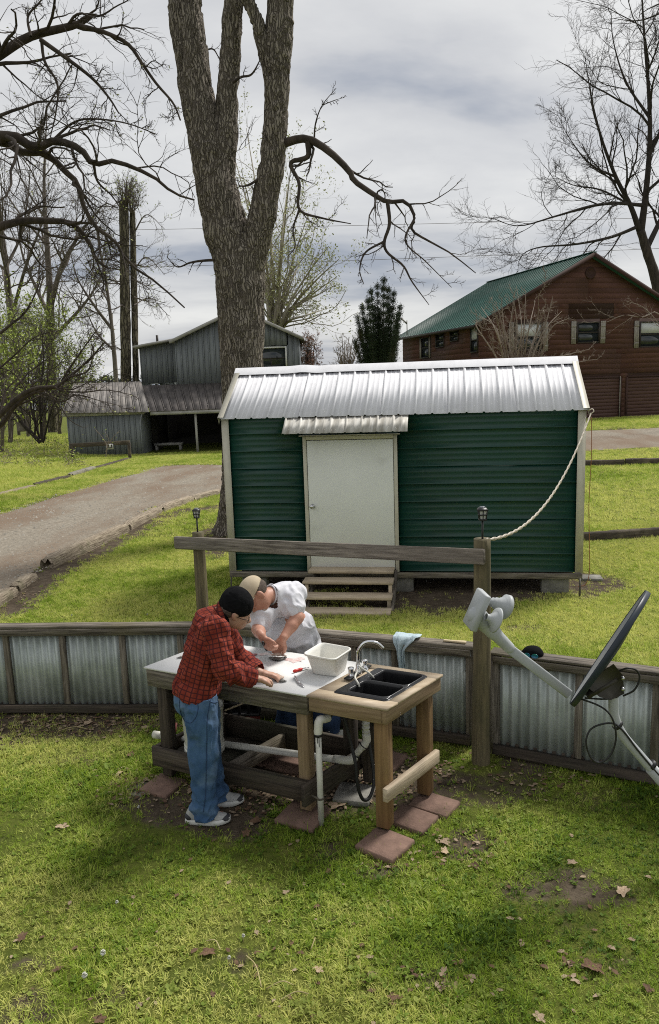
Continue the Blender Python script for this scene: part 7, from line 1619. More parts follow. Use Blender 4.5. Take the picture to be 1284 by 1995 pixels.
# upper gable
YG = 43.7
ux0, ux1, uxp = xat(347, YG), xat(586, YG), xat(472, YG); zl_, zr_, zp_ = zat(347, 664, YG), zat(586, 657, YG), zat(472, 604, YG); zb_ = zat(400, 757, YG) - 0.12
utop = lambda x: (zl_ + (zp_ - zl_) * (x - ux0) / (uxp - ux0) if x < uxp else zr_ + (zp_ - zr_) * (ux1 - x) / (ux1 - uxp)) - 0.02
wx0, wx1, wz0, wz1 = xat(500, YG), xat(562, YG), zat(540, 720, YG), zat(540, 675, YG)
boards(ux0, wx0 - 0.05, zb_, utop, YG, M['siding_grey']); boards(wx1 + 0.05, ux1, zb_, utop, YG, M['siding_grey']); boards(wx0 - 0.05, wx1 + 0.05, wz1 + 0.05, utop, YG, M['siding_grey']); boards(wx0 - 0.05, wx1 + 0.05, zb_, lambda x: wz0 - 0.05, YG, M['siding_grey'])
gpart(MB().box((ux0 + 0.03, YG + 3.5, (zb_ + zl_) / 2), (0.06, 6.9, zl_ - zb_)), 'side_wall', M['siding_grey']); gpart(MB().box((ux1 - 0.03, YG + 3.5, (zb_ + zr_) / 2 - 1.6), (0.06, 6.9, zr_ - zb_ + 3.2)), 'side_wall', M['siding_grey'])
gpart(MB().box(((ux0 + ux1) / 2, YG + 6.9, (zb_ + zl_) / 2), (ux1 - ux0 - 0.1, 0.06, zl_ - zb_)), 'back_wall', M['siding_grey'])
for (xa, za, xb, zbb) in ((ux0, zl_, uxp, zp_), (ux1, zr_, uxp, zp_)):
    dx = np.sign(xa - uxp) * 0.25; dz = (za - zbb) / (xa - uxp) * dx
    A, Bq = np.array([xa + dx, YG - 0.35, za + dz + 0.06]), np.array([xb, YG - 0.35, zbb + 0.06]); Cq, D = Bq + [0, 7.6, 0], A + [0, 7.6, 0]; mb = MB(); V = np.array([A, Bq, Cq, D]); mb.add(np.vstack([V + [0, 0, .05], V - [0, 0, .05]]), [[(0, 1, 2, 3), (7, 6, 5, 4), (0, 4, 5, 1), (1, 5, 6, 2), (2, 6, 7, 3), (3, 7, 4, 0)]]); gpart(mb, 'roof', M['roof_old'])
    gpart(MB().bar(A + [0, -0.02, -0.03], Bq + [0, -0.02, -0.03], 0.04, 0.17), 'rake_board', M['trim_grey'])
gpart(MB().box(((ux0 + ux1) / 2, YG - 0.03, zb_ - 0.04), (ux1 - ux0 + 0.1, 0.10, 0.10)), 'sill_board', M['trim_grey'])
# window of the upper gable
fwd = Matrix.Translation((0, YG - 0.02, 0)); b = MB(); fw = 0.09
for x in (wx0 + fw / 2, wx1 - fw / 2): b.box((x, 0, (wz0 + wz1) / 2), (fw, 0.10, wz1 - wz0))
for z in (wz0 + fw / 2, wz1 - fw / 2): b.box(((wx0 + wx1) / 2, 0, z), (wx1 - wx0 - 2 * fw, 0.10, fw))
wf = b.obj('window', M['frame_white'], gb, False, fwd)
b = MB(); b.box(((wx0 + wx1) / 2, 0.03, (wz0 + wz1) / 2), (wx1 - wx0 - 2 * fw, 0.01, wz1 - wz0 - 2 * fw)); b.obj('pane', M['glass'], wf, False, fwd)
b = MB(); b.box(((wx0 + wx1) / 2, 0.01, (wz0 + wz1) / 2), (wx1 - wx0 - 2 * fw, 0.04, 0.05)); b.box(((wx0 + wx1) / 2, 0.012, (wz0 + wz1) / 2 - (wz1 - wz0) / 4 + .02), (0.045, 0.04, (wz1 - wz0) / 2 - fw - 0.03)); b.obj('sash_bar', M['frame_dark'], wf, False, fwd)
# set-back wing to the left of the gable
YW = 45.2; vx0, vx1 = xat(278, YW), xat(350, YW); vz0, vz1 = tz - 0.1, zat(300, 677, YW)
boards(vx0, vx1, vz0, lambda x: vz1 + 0.35 * (x - vx0) / (vx1 - vx0), YW, M['siding_grey'])
gpart(MB().box((vx0 + 0.03, YW + 2, (vz0 + vz1) / 2), (0.06, 3.9, vz1 - vz0)), 'side_wall', M['siding_grey'])
mb = MB(); A, Bq = np.array([xat(268, YW), YW - 0.5, vz1 + 0.05]), np.array([xat(352, YW), YW - 0.5, vz1 + 0.42]); V = np.array([A, Bq, Bq + [0, 5, 0], A + [0, 5, 0]]); mb.add(np.vstack([V + [0, 0, .05], V - [0, 0, .07]]), [[(0, 1, 2, 3), (7, 6, 5, 4), (0, 4, 5, 1), (1, 5, 6, 2), (2, 6, 7, 3), (3, 7, 4, 0)]]); gpart(mb, 'roof', M['trim_grey'])
gpart(MB().tube([(xat(306, YW), YW + 1, vz1 + 0.1), (xat(306, YW), YW + 1, vz1 + 0.75)], 0.07, 10), 'vent_pipe', M['frame_dark'])
# low dark sign frame in the grass in front of the lean-to
sfY = float(grd(251, 893)[1]); sf = thing('sign_frame', 'low dark wooden frame with small sign before the grey lean-to', 'sign', (xat(195, sfY), sfY, float(gz(-10, sfY))))
pa, pb = at(140, 868, sfY), at(251, 862, sfY); gl_ = float(gz(pa[0], sfY)); gr_ = float(gz(pb[0], sfY))
board('frame_beam', pa + [-0.1, 0, 0], pb + [0.05, 0, 0], 0.09, 0.20, M['log_dark'], sf); board('frame_post', (pa[0], sfY, gl_ - 0.1), pa + [0, 0, 0.0], 0.13, 0.13, M['log_dark'], sf); board('frame_post', (pb[0], sfY, gr_ - 0.1), pb + [0, 0, 0.0], 0.13, 0.13, M['log_dark'], sf)
sg = at(214, 870, sfY - 0.07); sb = MB().box(tuple(sg), (0.34, 0.03, 0.26)).obj('sign_board', M['frame_white'], sf); MB().box((sg[0] - 0.07, sg[1] - 0.017, sg[2] + 0.045), (0.10, 0.004, 0.10)).box((sg[0], sg[1] - 0.017, sg[2] - 0.06), (0.26, 0.004, 0.06)).box((sg[0] + 0.09, sg[1] - 0.017, sg[2] + 0.045), (0.07, 0.004, 0.12)).obj('sign_print', M['frame_dark'], sb)
# ------------------------------------------------------------------ trees: limbs drawn as curves, twigs grown from them
def unit(v): return v / (np.linalg.norm(v, axis=-1, keepdims=True) + 1e-12)
def grow(S, D, L, Rr, N, wig, trop=(0, 0, 0), tip=0.25, r=rng):
    K = len(S); d = unit(np.asarray(D, float)); P = [np.asarray(S, float)]; seg = (np.asarray(L) / (N - 1))[:, None]; trop = np.asarray(trop, float)
    for i_ in range(N - 1):
        P.append(P[-1] + d * seg); d = unit(d + r.normal(0, wig, (K, 3)) + trop)
    t = np.linspace(0, 1, N); return np.stack(P, 1), np.asarray(Rr)[:, None] * (1 - (1 - tip) * t[None] ** 0.8)
def spawn(P, Rd, per, t0=0.2, t1=0.98, ang=(0.6, 1.1), lr=(0.35, 0.6), rr=0.62, rmin=0.0, r=rng, flat=0.0, L=None):
    K, N = P.shape[:2]; L = np.linalg.norm(np.diff(P, axis=1), axis=2).sum(1) if L is None else L
    t = t0 + (t1 - t0) * ((np.arange(per)[None] + r.random((K, per))) / per); x = t * (N - 1); i_ = np.minimum(x.astype(int), N - 2); f = (x - i_)[..., None]; k = np.arange(K)[:, None]
    S = P[k, i_] * (1 - f) + P[k, i_ + 1] * f; T = unit(P[k, i_ + 1] - P[k, i_]); q = r.normal(size=(K, per, 3)); q[..., 2] *= 1 - flat; q = unit(q - T * (q * T).sum(-1, keepdims=True)); a = r.uniform(*ang, (K, per, 1))
    D = T * np.cos(a) + q * np.sin(a); LL = L[:, None] * r.uniform(*lr, (K, per)) * (1.1 - 0.55 * t); rad = np.maximum((Rd[k, i_] * (1 - f[..., 0]) + Rd[k, i_ + 1] * f[..., 0]) * rr, rmin)
    return S.reshape(-1, 3), D.reshape(-1, 3), LL.ravel(), rad.ravel()
class Tubes:
    def __init__(s): s.V = []; s.F = []; s.n = 0
    def add(s, P, Rd, n):
        K, N = P.shape[:2]; T = unit(np.gradient(P, axis=1)); a = np.where(np.abs(T[:, :1, 2:3]) < 0.8, np.array([0, 0, 1.]), np.array([1., 0, 0])); U = unit(np.cross(T, np.broadcast_to(a, T.shape))); W_ = np.cross(T, U)
        th = np.arange(n) / n * 2 * np.pi; V = P[:, :, None] + Rd[:, :, None, None] * (np.cos(th)[:, None] * U[:, :, None] + np.sin(th)[:, None] * W_[:, :, None])
        b = (np.arange(K) * N * n)[:, None, None] + (np.arange(N - 1) * n)[None, :, None]; j = np.arange(n)[None, None]; j2 = (j + 1) % n
        s.F.append((np.stack([b + j, b + j2, b + n + j2, b + n + j], -1).reshape(-1, 4)) + s.n); s.V.append(V.reshape(-1, 3)); s.n += K * N * n
    def obj(s, name, mt, parent): return link(name, mk(name, np.concatenate(s.V), [np.concatenate(s.F)], True), mt, parent)
def leaves(name, pts, size, mt, parent, r=rng, jit=0.1):
    pts = np.asarray(pts); K = len(pts); c = pts + r.normal(0, jit, (K, 3)); a = unit(r.normal(size=(K, 3))); b = unit(np.cross(a, r.normal(size=(K, 3)))); sz = size * r.uniform(0.6, 1.3, (K, 1))
    V = np.stack([c - a * sz, c + b * sz * 0.45, c + a * sz, c - b * sz * 0.45], 1).reshape(-1, 3); F = np.arange(4 * K).reshape(-1, 4)
    o = link(name, mk(name, V, [F]), mt, parent); o['kind'] = 'stuff'; return o
def limb(pts, n=24):
    """pts: (px, py, depth, radius in metres) -> resampled curve and radii; below the last given point nothing is added"""
    A = np.array([[*at(p[0], p[1], p[2]), p[3]] for p in pts]); S = spline(A, n); return S[:, :3], np.maximum(S[:, 3], 0.004)
def crown_from(limbs, N, levels, tb, seed, n0=7, trop=(0, 0, 0.04), tips=None):
    """grow twig levels from a list of limb curves (all with N points); levels: (per, ang, lr, rr, wig, N, sides, rmin)"""
    r = np.random.default_rng(seed); P = np.stack([l[0] for l in limbs]); Rd = np.stack([l[1] for l in limbs]); tb.add(P, Rd, n0); ends = []
    for (per, ang, lr, rr, wig, n_, sides, rmin, tr) in levels:
        S, D, L, q = spawn(P, Rd, per, 0.12, 0.99, ang, lr, rr, rmin, r)
        P, Rd = grow(S, D, L, q, n_, wig, tr, 0.3, r); tb.add(P, Rd, sides); ends.append(P[:, -1]); 
    return P, ends
# ---- the big maple behind the shed
YT = 15.2; u_ = YT / FPX * 1.008
tree = thing('maple_tree', 'big rough barked tree with three stems rising behind the shed', 'tree', (-2.0, YT, float(gz(-2.0, YT))))
def chain(pts): 
    Q = [(at(p[0], p[1], YT + (p[3] if len(p) > 3 else 0)), p[2] * u_) for p in pts]; return [('c', Q[k][0], Q[k + 1][0], Q[k][1], Q[k + 1][1]) for k in range(len(Q) - 1)]
TP = chain([(466, 1085, 66), (467, 1050, 56), (470, 1000, 49), (473, 940, 44), (474, 850, 43), (473, 720, 43), (470, 640, 47), (469, 560, 50), (462, 500, 49)])
TP += chain([(450, 1010, 26), (425, 1050, 20), (405, 1068, 12, -.1)]) + chain([(480, 1000, 26), (520, 1060, 18, .2)]) + chain([(470, 1000, 24, -.2), (455, 1075, 18, -.6)])
TP += chain([(462, 500, 48), (440, 450, 44), (424, 370, 40), (409, 300, 38), (393, 230, 34, .1), (381, 180, 33, .15), (371, 100, 33, .2), (358, 0, 33, .3), (345, -150, 30, .4), (328, -350, 24, .5), (310, -600, 15, .6)])
TP += chain([(430, 330, 30), (439, 262, 24), (443, 200, 20), (449, 110, 19), (455, 0, 18, -.1), (463, -200, 15, -.3), (470, -450, 9, -.5)])
TP += chain([(476, 545, 36), (494, 478, 30, -.1), (512, 420, 27, -.2), (527, 337, 25, -.25), (536, 253, 23, -.3), (539, 170, 24, -.3), (542, 80, 26, -.3), (545, 0, 25, -.3), (553, -150, 21, -.3), (570, -400, 14, -.4)])
TP += chain([(528, 150, 16, -.3), (516, 95, 13, -.35), (500, 40, 12, -.4), (481, -5, 11, -.45), (460, -100, 8, -.5), (440, -300, 4, -.6)]) + chain([(560, 44, 12, -.35), (566, 40, 7, -.4)])
TP = [(p[0], p[1], p[2], max(p[3] * 0.90 - 0.015, 0.03), max(p[4] * 0.90 - 0.015, 0.03)) for p in TP]
V, F = sdf(TP, 0.026, 0.014)
V = relax(V, F, 2); N_ = vnormals(V, F)
q = V * np.array([9.0, 9.0, 1.15]); w1 = fbm(q + 1.2 * (fbm(V * 1.5, 2)[:, None] - .5) * 3, 3); rid = 1 - np.abs(2 * w1 - 1) * 2
q2 = V * np.array([18.0, 18.0, 4.0]) + 5; w2_ = fbm(q2, 2)
V = V + N_ * (0.055 * (rid - 0.4) + 0.030 * (w2_ - 0.5) + 0.04 * (fbm(V * 1.6, 2) - 0.5))[:, None]
link('trunk', mk('trunk', V, [F], True), M['bark'], tree)
mt_ = Tubes(); NB = 26
hang = [limb([(545, 283, 14.95, .085), (575, 272, 14.8, .075), (605, 272, 14.7, .070), (645, 298, 14.6, .062), (681, 334, 14.5, .056), (690, 352, 14.5, .05), (729, 379, 14.4, .046), (755, 393, 14.4, .040), (791, 393, 14.35, .034), (808, 424, 14.3, .028), (802, 447, 14.3, .025), (825, 464, 14.25, .02), (876, 492, 14.2, .014), (927, 532, 14.15, .008)], NB),
        limb([(755, 393, 14.4, .036), (759, 436, 14.35, .032), (749, 470, 14.3, .028), (755, 492, 14.3, .024), (786, 518, 14.25, .02), (803, 549, 14.2, .014), (836, 594, 14.15, .006)], NB),
        limb([(600, 276, 14.7, .055), (599, 306, 14.7, .048), (566, 318, 14.75, .040), (583, 357, 14.7, .032), (583, 408, 14.65, .026), (628, 425, 14.6, .018), (684, 436, 14.55, .008)], NB),
        limb([(583, 408, 14.65, .02), (571, 447, 14.6, .016), (575, 480, 14.6, .011), (560, 500, 14.6, .006)], NB), limb([(749, 470, 14.3, .022), (712, 492, 14.2, .017), (701, 526, 14.2, .012), (709, 554, 14.2, .006)], NB),
        limb([(808, 424, 14.3, .022), (790, 470, 14.1, .016), (830, 510, 14.0, .01), (880, 560, 14.0, .005)], NB), limb([(740, 388, 14.4, .018), (735, 375, 14.4, .014), (745, 370, 14.3, .012), (750, 385, 14.3, .010), (735, 400, 14.2, .008), (745, 440, 14.2, .004)], NB),
        limb([(612, 275, 14.7, .018), (615, 240, 14.65, .013), (628, 205, 14.6, .009), (655, 172, 14.6, .004)], NB), limb([(628, 205, 14.6, .009), (650, 196, 14.6, .006), (670, 190, 14.6, .003)], NB)]
TW_LV = [(7, (0.5, 1.1), (0.16, 0.34), 0.5, 0.22, 8, 5, 0.0055, (0, 0, -0.01)), (5, (0.4, 1.0), (0.3, 0.6), 0.6, 0.20, 6, 4, 0.0042, (0, 0, 0.03)), (2, (0.4, 0.9), (0.3, 0.6), 0.7, 0.2, 5, 3, 0.0034, (0, 0, 0.05))]
crown_from(hang, NB, TW_LV, mt_, 3)
# small twigs on the stems, and the high crown above the frame
small = [limb([(455, 160, 15.0, .03), (470, 150, 14.8, .022), (490, 145, 14.6, .018), (505, 120, 14.5, .01), (512, 100, 14.5, .006)], NB), limb([(375, 118, 15.4, .022), (410, 95, 15.6, .015), (425, 110, 15.7, .01), (432, 130, 15.7, .005)], NB), limb([(510, 345, 14.9, .03), (485, 360, 14.8, .02), (468, 362, 14.7, .012), (462, 350, 14.7, .006)], NB), limb([(436, 506, 15.0, .030), (395, 508, 14.95, .024), (370, 512, 14.9, .018), (345, 520, 14.8, .012), (325, 500, 14.7, .006)], NB)]
crown_from(small, NB, TW_LV[:2], mt_, 4)
high = [limb([(328, -350, 15.7, .2), (250, -600, 15.2, .14), (150, -900, 14.6, .07), (60, -1150, 14.2, .02)], NB), limb([(570, -400, 14.8, .13), (640, -700, 15.2, .09), (760, -1000, 15.6, .02)], NB), limb([(556, -200, 14.9, .08), (640, -330, 14.3, .055), (760, -420, 13.8, .02)], NB)]
crown_from(high, NB, [(5, (0.5, 1.0), (0.3, 0.5), 0.5, 0.15, 9, 5, 0.012, (0, 0, 0.03)), (4, (0.5, 1.0), (0.3, 0.55), 0.5, 0.2, 6, 4, 0.007, (0, 0, 0.03)), (3, (0.4, 1.0), (0.3, 0.6), 0.6, 0.2, 5, 3, 0.005, (0, 0, 0.03))], mt_, 5)
mt_.obj('branches', M['bark_dark'], tree)

def make_tree(name, label, base, limbs, levels, mt, mt2, seed, trunk=None, buds=None, group=None, sides=8):
    t = thing(name, label, 'tree', tuple(base), group); NBx = 22; tb = Tubes()
    if trunk:
        ttb = Tubes()
        for k in trunk:
            P, Rr = limb(k, 60); V, F = tubevf(P, Rr, 18, True); V = V + (fbm(V * np.array([5, 5, 1.2]) + seed, 3)[:, None] - 0.5) * 0.10 * min(1.0, Rr.max() / 0.3); ttb.V.append(V); ttb.F += [f + ttb.n if isinstance(f, np.ndarray) else [tuple(i + ttb.n for i in q) for q in f] for f in F]; ttb.n += len(V)
        link('trunk', mk('trunk', np.concatenate(ttb.V), ttb.F, True), mt, t)
    L = [limb(l, NBx) for l in limbs]; P, ends = crown_from(L, NBx, levels, tb, seed, sides)
    tb.obj('crown', mt2, t)
    if buds:
        r = np.random.default_rng(seed + 50); pts = np.concatenate([P[:, k] for k in buds[3]]); k = r.random(len(pts)) < buds[1]; leaves('buds', pts[k], buds[0], M[buds[2]], t, r, buds[4])
    return t
def LV(n1, n2, n3, l1=(0.35, 0.6), l2=(0.35, 0.6), l3=(0.35, 0.65), up=0.05, r=(0.02, 0.011, 0.008), wig=0.16):
    return [(n1, (0.45, 1.0), l1, 0.55, wig, 9, 5, r[0], (0, 0, up)), (n2, (0.4, 1.0), l2, 0.55, wig + .03, 7, 4, r[1], (0, 0, up)), (n3, (0.4, 1.0), l3, 0.6, wig + .05, 5, 3, r[2], (0, 0, up))]
# ---- tree outside the frame on the left: its dark limbs reach in
c8 = lambda L, Y, r0, r1: [(x * 0.545, y * 0.545, Y + 0.35 * k / len(L) * (-1) ** len(L), 0.78 * (r0 + (r1 - r0) * (k / (len(L) - 1)))) for k, (x, y) in enumerate(L)]
YL = 13.2
LL = [c8([(-700, 900), (-420, 560), (-200, 330), (0, 195), (110, 130), (250, 95), (290, 80), (332, 52)], YL, 0.14, 0.050), c8([(285, 92), (380, 118), (460, 160), (510, 230), (560, 300), (620, 370), (645, 430)], YL, 0.048, 0.016), c8([(145, 142), (240, 210), (330, 280), (390, 350), (425, 405)], YL - .3, 0.045, 0.014), c8([(148, 140), (160, 220), (205, 300), (200, 400), (180, 490)], YL - .2, 0.034, 0.010),
      c8([(-700, 1000), (-350, 620), (-120, 500), (0, 488), (60, 490), (125, 530), (185, 505), (250, 515), (300, 545), (335, 588), (400, 575), (480, 600), (560, 640), (620, 690), (695, 715)], YL - .8, 0.12, 0.016), c8([(-300, 600), (-120, 520), (0, 505), (90, 548), (160, 545), (230, 610), (280, 660), (300, 740), (350, 820), (410, 860), (460, 940), (560, 1010), (660, 1100)], YL - .6, 0.09, 0.014),
      c8([(-700, 1200), (-300, 900), (-100, 830), (0, 810), (80, 790), (170, 790), (260, 800), (320, 870), (345, 930), (390, 960)], YL - .2, 0.12, 0.022), c8([(260, 800), (330, 800), (380, 850), (400, 930)], YL - .1, 0.03, 0.01), c8([(335, 588), (350, 650), (400, 700), (440, 760)], YL - .8, 0.03, 0.008), c8([(185, 505), (260, 440), (330, 425), (450, 440), (560, 480)], YL - .8, 0.028, 0.008), c8([(75, 800), (75, 850), (110, 870), (140, 920)], YL, 0.03, 0.01),
      c8([(110, 130), (100, 60), (140, 10), (170, -30)], YL, 0.03, 0.01), c8([(345, 930), (370, 1010), (360, 1060)], YL - .1, 0.02, 0.006), c8([(400, 860), (340, 900), (330, 960), (280, 1010)], YL - .5, 0.018, 0.005)]
g0 = np.array([-10.2, 15.0, float(gz(-10.2, 15.0))])
make_tree('bare_tree', 'bare dark limbs of a tree reaching in from the left above the driveway', g0, LL, [(9, (0.5, 1.2), (0.14, 0.36), 0.5, 0.24, 9, 5, 0.008, (0, 0, -0.02)), (6, (0.5, 1.1), (0.4, 0.75), 0.55, 0.22, 7, 4, 0.0055, (0, 0, 0.0)), (4, (0.4, 1.0), (0.35, 0.65), 0.6, 0.2, 5, 3, 0.0036, (0, 0, 0.02))], M['bark_dark'], M['bark_dark'], 21,
          trunk=[[(-880, 1240, 13.6, 0.5), (-800, 900, 13.5, 0.34), (-720, 600, 13.4, 0.28), (-700, 200, 13.3, 0.2), (-640, -200, 13.2, 0.1)]], buds=(0.022, 0.10, 'bud', (-1,), 0.02))
# ---- lower left: forked dark limb over the lean-to roof
c5 = lambda L, Y, r0, r1: [(x * 0.374, 560 + y * 0.374, Y, 0.68 * (r0 + (r1 - r0) * (k / (len(L) - 1)))) for k, (x, y) in enumerate(L)]
YB = 24.0
LB = [c5([(-300, 900), (-120, 780), (0, 665), (100, 570), (190, 525), (290, 515), (380, 450), (470, 370), (545, 285)], YB, 0.16, 0.03), c5([(-200, 860), (0, 720), (60, 640), (150, 560), (280, 520), (300, 520), (370, 410), (440, 310), (520, 200)], YB + .5, 0.14, 0.02), c5([(285, 520), (330, 540), (440, 545), (560, 535), (690, 560)], YB - .3, 0.05, 0.012), c5([(290, 525), (360, 470), (450, 440), (480, 380), (490, 300)], YB - .2, 0.06, 0.016), c5([(230, 540), (290, 590), (340, 590), (400, 560), (520, 590), (640, 620)], YB - .4, 0.045, 0.01), c5([(0, 240), (60, 190), (130, 130), (190, 20), (220, -80)], YB, 0.07, 0.02), c5([(0, 420), (90, 340), (180, 260), (300, 220)], YB, 0.05, 0.014), c5([(150, 560), (100, 480), (40, 430), (-40, 420)], YB, 0.04, 0.012)]
make_tree('bare_tree', 'low forked dark limb hanging over the grey lean-to roof', (-14.5, 24, float(gz(-14.5, 24))), LB, [(9, (0.5, 1.1), (0.2, 0.45), 0.5, 0.2, 9, 5, 0.012, (0, 0, 0.02)), (6, (0.4, 1.0), (0.35, 0.65), 0.55, 0.2, 7, 4, 0.0075, (0, 0, 0.03)), (3, (0.4, 1.0), (0.35, 0.65), 0.6, 0.2, 5, 3, 0.0058, (0, 0, 0.02))], M['bark_dark'], M['bark_dark'], 22,
          trunk=[[(-230, 980, 24.2, .4), (-170, 880, 24.1, .28), (-110, 840, 24, .2)]], buds=(0.045, 0.12, 'bud', (-1,), 0.04))
# ---- background trees on the left
def bg(pts): return pts
G = 'bare trees on the left behind the driveway'
make_tree('bare_tree', 'pale grey leaning trunk at the far left edge behind the lawn', at(42, 800, 55), [[(27, 660, 55, .25), (18, 580, 55, .22), (10, 500, 55, .18), (0, 420, 55, .14), (-8, 330, 55, .08), (-10, 240, 55, .03)], [(22, 620, 55, .14), (50, 520, 54, .10), (80, 440, 53, .06), (100, 380, 53, .02)], [(12, 520, 55, .12), (40, 460, 56, .08), (55, 380, 56, .05), (60, 290, 56, .02)], [(30, 700, 55, .10), (-20, 660, 54, .07), (-60, 600, 54, .03)]], LV(11, 8, 5, up=0.06, r=(0.022, 0.014, 0.011)), M['bark_pale'], M['twig'], 31, trunk=[[(46, 840, 55, .42), (40, 800, 55, .36), (34, 740, 55, .33), (27, 660, 55, .28), (18, 580, 55, .22)]], buds=(0.07, 0.06, 'bud', (-1,), 0.05), group=G)
make_tree('bare_tree', 'tall dark trunk forking above the grass left of the lean-to', at(103, 838, 66), [[(98, 580, 66, .30), (92, 480, 66, .22), (86, 380, 66, .15), (88, 290, 66, .08), (92, 220, 66, .03)], [(98, 600, 66, .24), (120, 520, 65, .18), (160, 450, 64, .11), (200, 400, 64, .05)], [(100, 660, 66, .18), (140, 620, 66, .14), (180, 570, 66, .09), (215, 500, 66, .04)], [(98, 620, 66, .2), (70, 560, 67, .14), (45, 500, 67, .09), (30, 420, 67, .04)], [(100, 690, 66, .14), (70, 640, 65, .1), (40, 620, 65, .05)]], LV(11, 8, 5, up=0.06, r=(0.022, 0.014, 0.011)), M['bark_moss'], M['twig'], 32, trunk=[[(104, 850, 66, .48), (103, 820, 66, .40), (101, 740, 66, .36), (98, 640, 66, .32), (98, 570, 66, .28)]], buds=(0.08, 0.08, 'bud', (-1,), 0.05), group=G)
YD = 48.5
sp_ = []
for k in range(9):
    a = rng.uniform(-1, 1); sp_.append([(243 + 6 * a, 402, YD, .05), (243 + 14 * a, 380, YD + rng.normal(0, .4), .035), (243 + 26 * a + 5 * rng.normal(), 350, YD + rng.normal(0, .8), .015)])
for k in range(6):
    a = rng.uniform(-1, 1); sp_.append([(258 + 4 * a, 415, YD, .05), (258 + 14 * a, 400, YD + rng.normal(0, .4), .03), (262 + 30 * a, 370, YD + rng.normal(0, .8), .012)])
for k in range(16):
    a = rng.choice([-1, 1]); y = rng.uniform(430, 690); x = 243 if a < 0 else 261; sp_.append([(x, y, YD, .05), (x + a * 25, y - 8 + 12 * rng.normal(), YD + rng.normal(0, .6), .03), (x + a * 60, y + 10 * rng.normal(), YD + rng.normal(0, 1), .012)])
make_tree('topped_tree', 'twin topped trunk with bushy shoots standing behind the grey lean-to', at(250, 800, YD), sp_, LV(7, 4, 3, (0.35, 0.7), (0.4, 0.7), up=0.03, r=(0.014, 0.009, 0.007)), M['bark_moss'], M['twig'], 33, trunk=[[(247, 880, YD, .40), (246, 740, YD, .33), (244, 600, YD, .31), (243, 480, YD, .29), (241, 392, YD, .27)], [(266, 880, YD + .3, .24), (265, 740, YD + .3, .20), (262, 600, YD + .3, .19), (259, 480, YD + .3, .18), (258, 412, YD + .3, .17)]], buds=(0.06, 0.25, 'leaf_green', (-1,), 0.05))
make_tree('bare_tree', 'slim bare tree between the dark trunk and the topped twin trunk', at(226, 760, 57), [[(216, 620, 57, .13), (205, 540, 57, .10), (190, 460, 57, .06), (185, 390, 57, .02)], [(217, 640, 57, .12), (180, 590, 56, .09), (150, 540, 56, .05), (135, 480, 56, .02)], [(219, 680, 57, .09), (190, 650, 57, .06), (165, 600, 57, .03)]], LV(11, 8, 5, up=0.06, r=(0.022, 0.014, 0.011)), M['bark_pale'], M['twig'], 34, trunk=[[(229, 800, 57, .2), (226, 740, 57, .17), (221, 672, 57, .15), (216, 610, 57, .13)]], buds=(0.06, 0.10, 'bud', (-1,), 0.05), group=G)
make_tree('bare_tree', 'clump of leaning dark stems in the grass at the left edge', at(78, 862, 44), [[(79, 862, 44, .13), (60, 842, 44, .12), (40, 820, 44, .10), (15, 770, 44, .07), (0, 700, 44, .03)], [(82, 862, 44, .10), (80, 820, 44, .09), (78, 770, 44, .07), (85, 700, 44, .05), (80, 640, 44, .02)], [(80, 862, 44.3, .08), (62, 800, 44.5, .06), (55, 740, 44.6, .04), (60, 680, 44.6, .02)], [(84, 862, 43.8, .07), (100, 800, 43.5, .05), (125, 745, 43.4, .03), (140, 700, 43.4, .012)]], LV(10, 7, 5, up=0.07, r=(0.018, 0.012, 0.009)), M['bark_dark'], M['twig_dark'], 35, buds=(0.055, 0.30, 'leaf_green', (-1, -2), 0.06), group=G)
for k, (bx, by, Yk, top, lab, bd) in enumerate(((20, 862, 46, 640, 'leafing sapling nearest the left edge', 0.5), (55, 850, 50, 630, 'leafing sapling before the pale leaning trunk', 0.6), (118, 845, 56, 650, 'leafing sapling just right of the tall dark trunk', 0.4), (2, 880, 40, 690, 'small leafing sapling cut by the left edge', 0.5), (88, 855, 54, 610, 'leafing sapling just left of the tall dark trunk', 0.6), (35, 848, 58, 660, 'leafing sapling behind the pale leaning trunk', 0.8), (70, 842, 62, 640, 'leafing sapling deepest in the thicket', 0.8), (140, 842, 62, 690, 'leafing sapling behind the lean-to corner', 0.7), (-12, 860, 52, 640, 'leafing sapling half outside the left edge', 0.8))):
    r = np.random.default_rng(60 + k); Ls = []
    for q in range(6):
        a = r.normal(0, 1); Ls.append([(bx + r.normal(0, 2), by, Yk, .05), (bx + a * 8, by * 0.6 + top * 0.4, Yk + r.normal(0, .3), .035), (bx + a * 22, by * 0.25 + top * .75, Yk + r.normal(0, .6), .02), (bx + a * 34, top + r.normal(0, 15), Yk + r.normal(0, .8), .01)])
    make_tree('sapling', lab, at(bx, by, Yk), Ls, LV(7, 5, 3, up=0.06, r=(0.012, 0.009, 0.007)), M['bark_pale'], M['twig'], 70 + k, buds=(0.10, bd, 'leaf_green', (-1, -2, -3), 0.10), group='saplings in the left thicket')
make_tree('sapling', 'thin young twig with few leaves in front of the grey lean-to', grd(206, 888), [[(206, 890, 31.5, .02), (208, 868, 31.5, .015), (196, 848, 31.5, .01), (184, 834, 31.5, .005)], [(208, 868, 31.5, .015), (222, 850, 31.5, .01), (234, 838, 31.5, .005)], [(206, 880, 31.5, .015), (212, 858, 31.4, .01), (204, 840, 31.4, .004)]], [(3, (0.4, 0.9), (0.2, 0.4), 0.5, 0.15, 6, 4, 0.005, (0, 0, 0.05))], M['twig'], M['bark_shrub'], 80, buds=(0.055, 0.9, 'leaf_green', (-1,), 0.02))
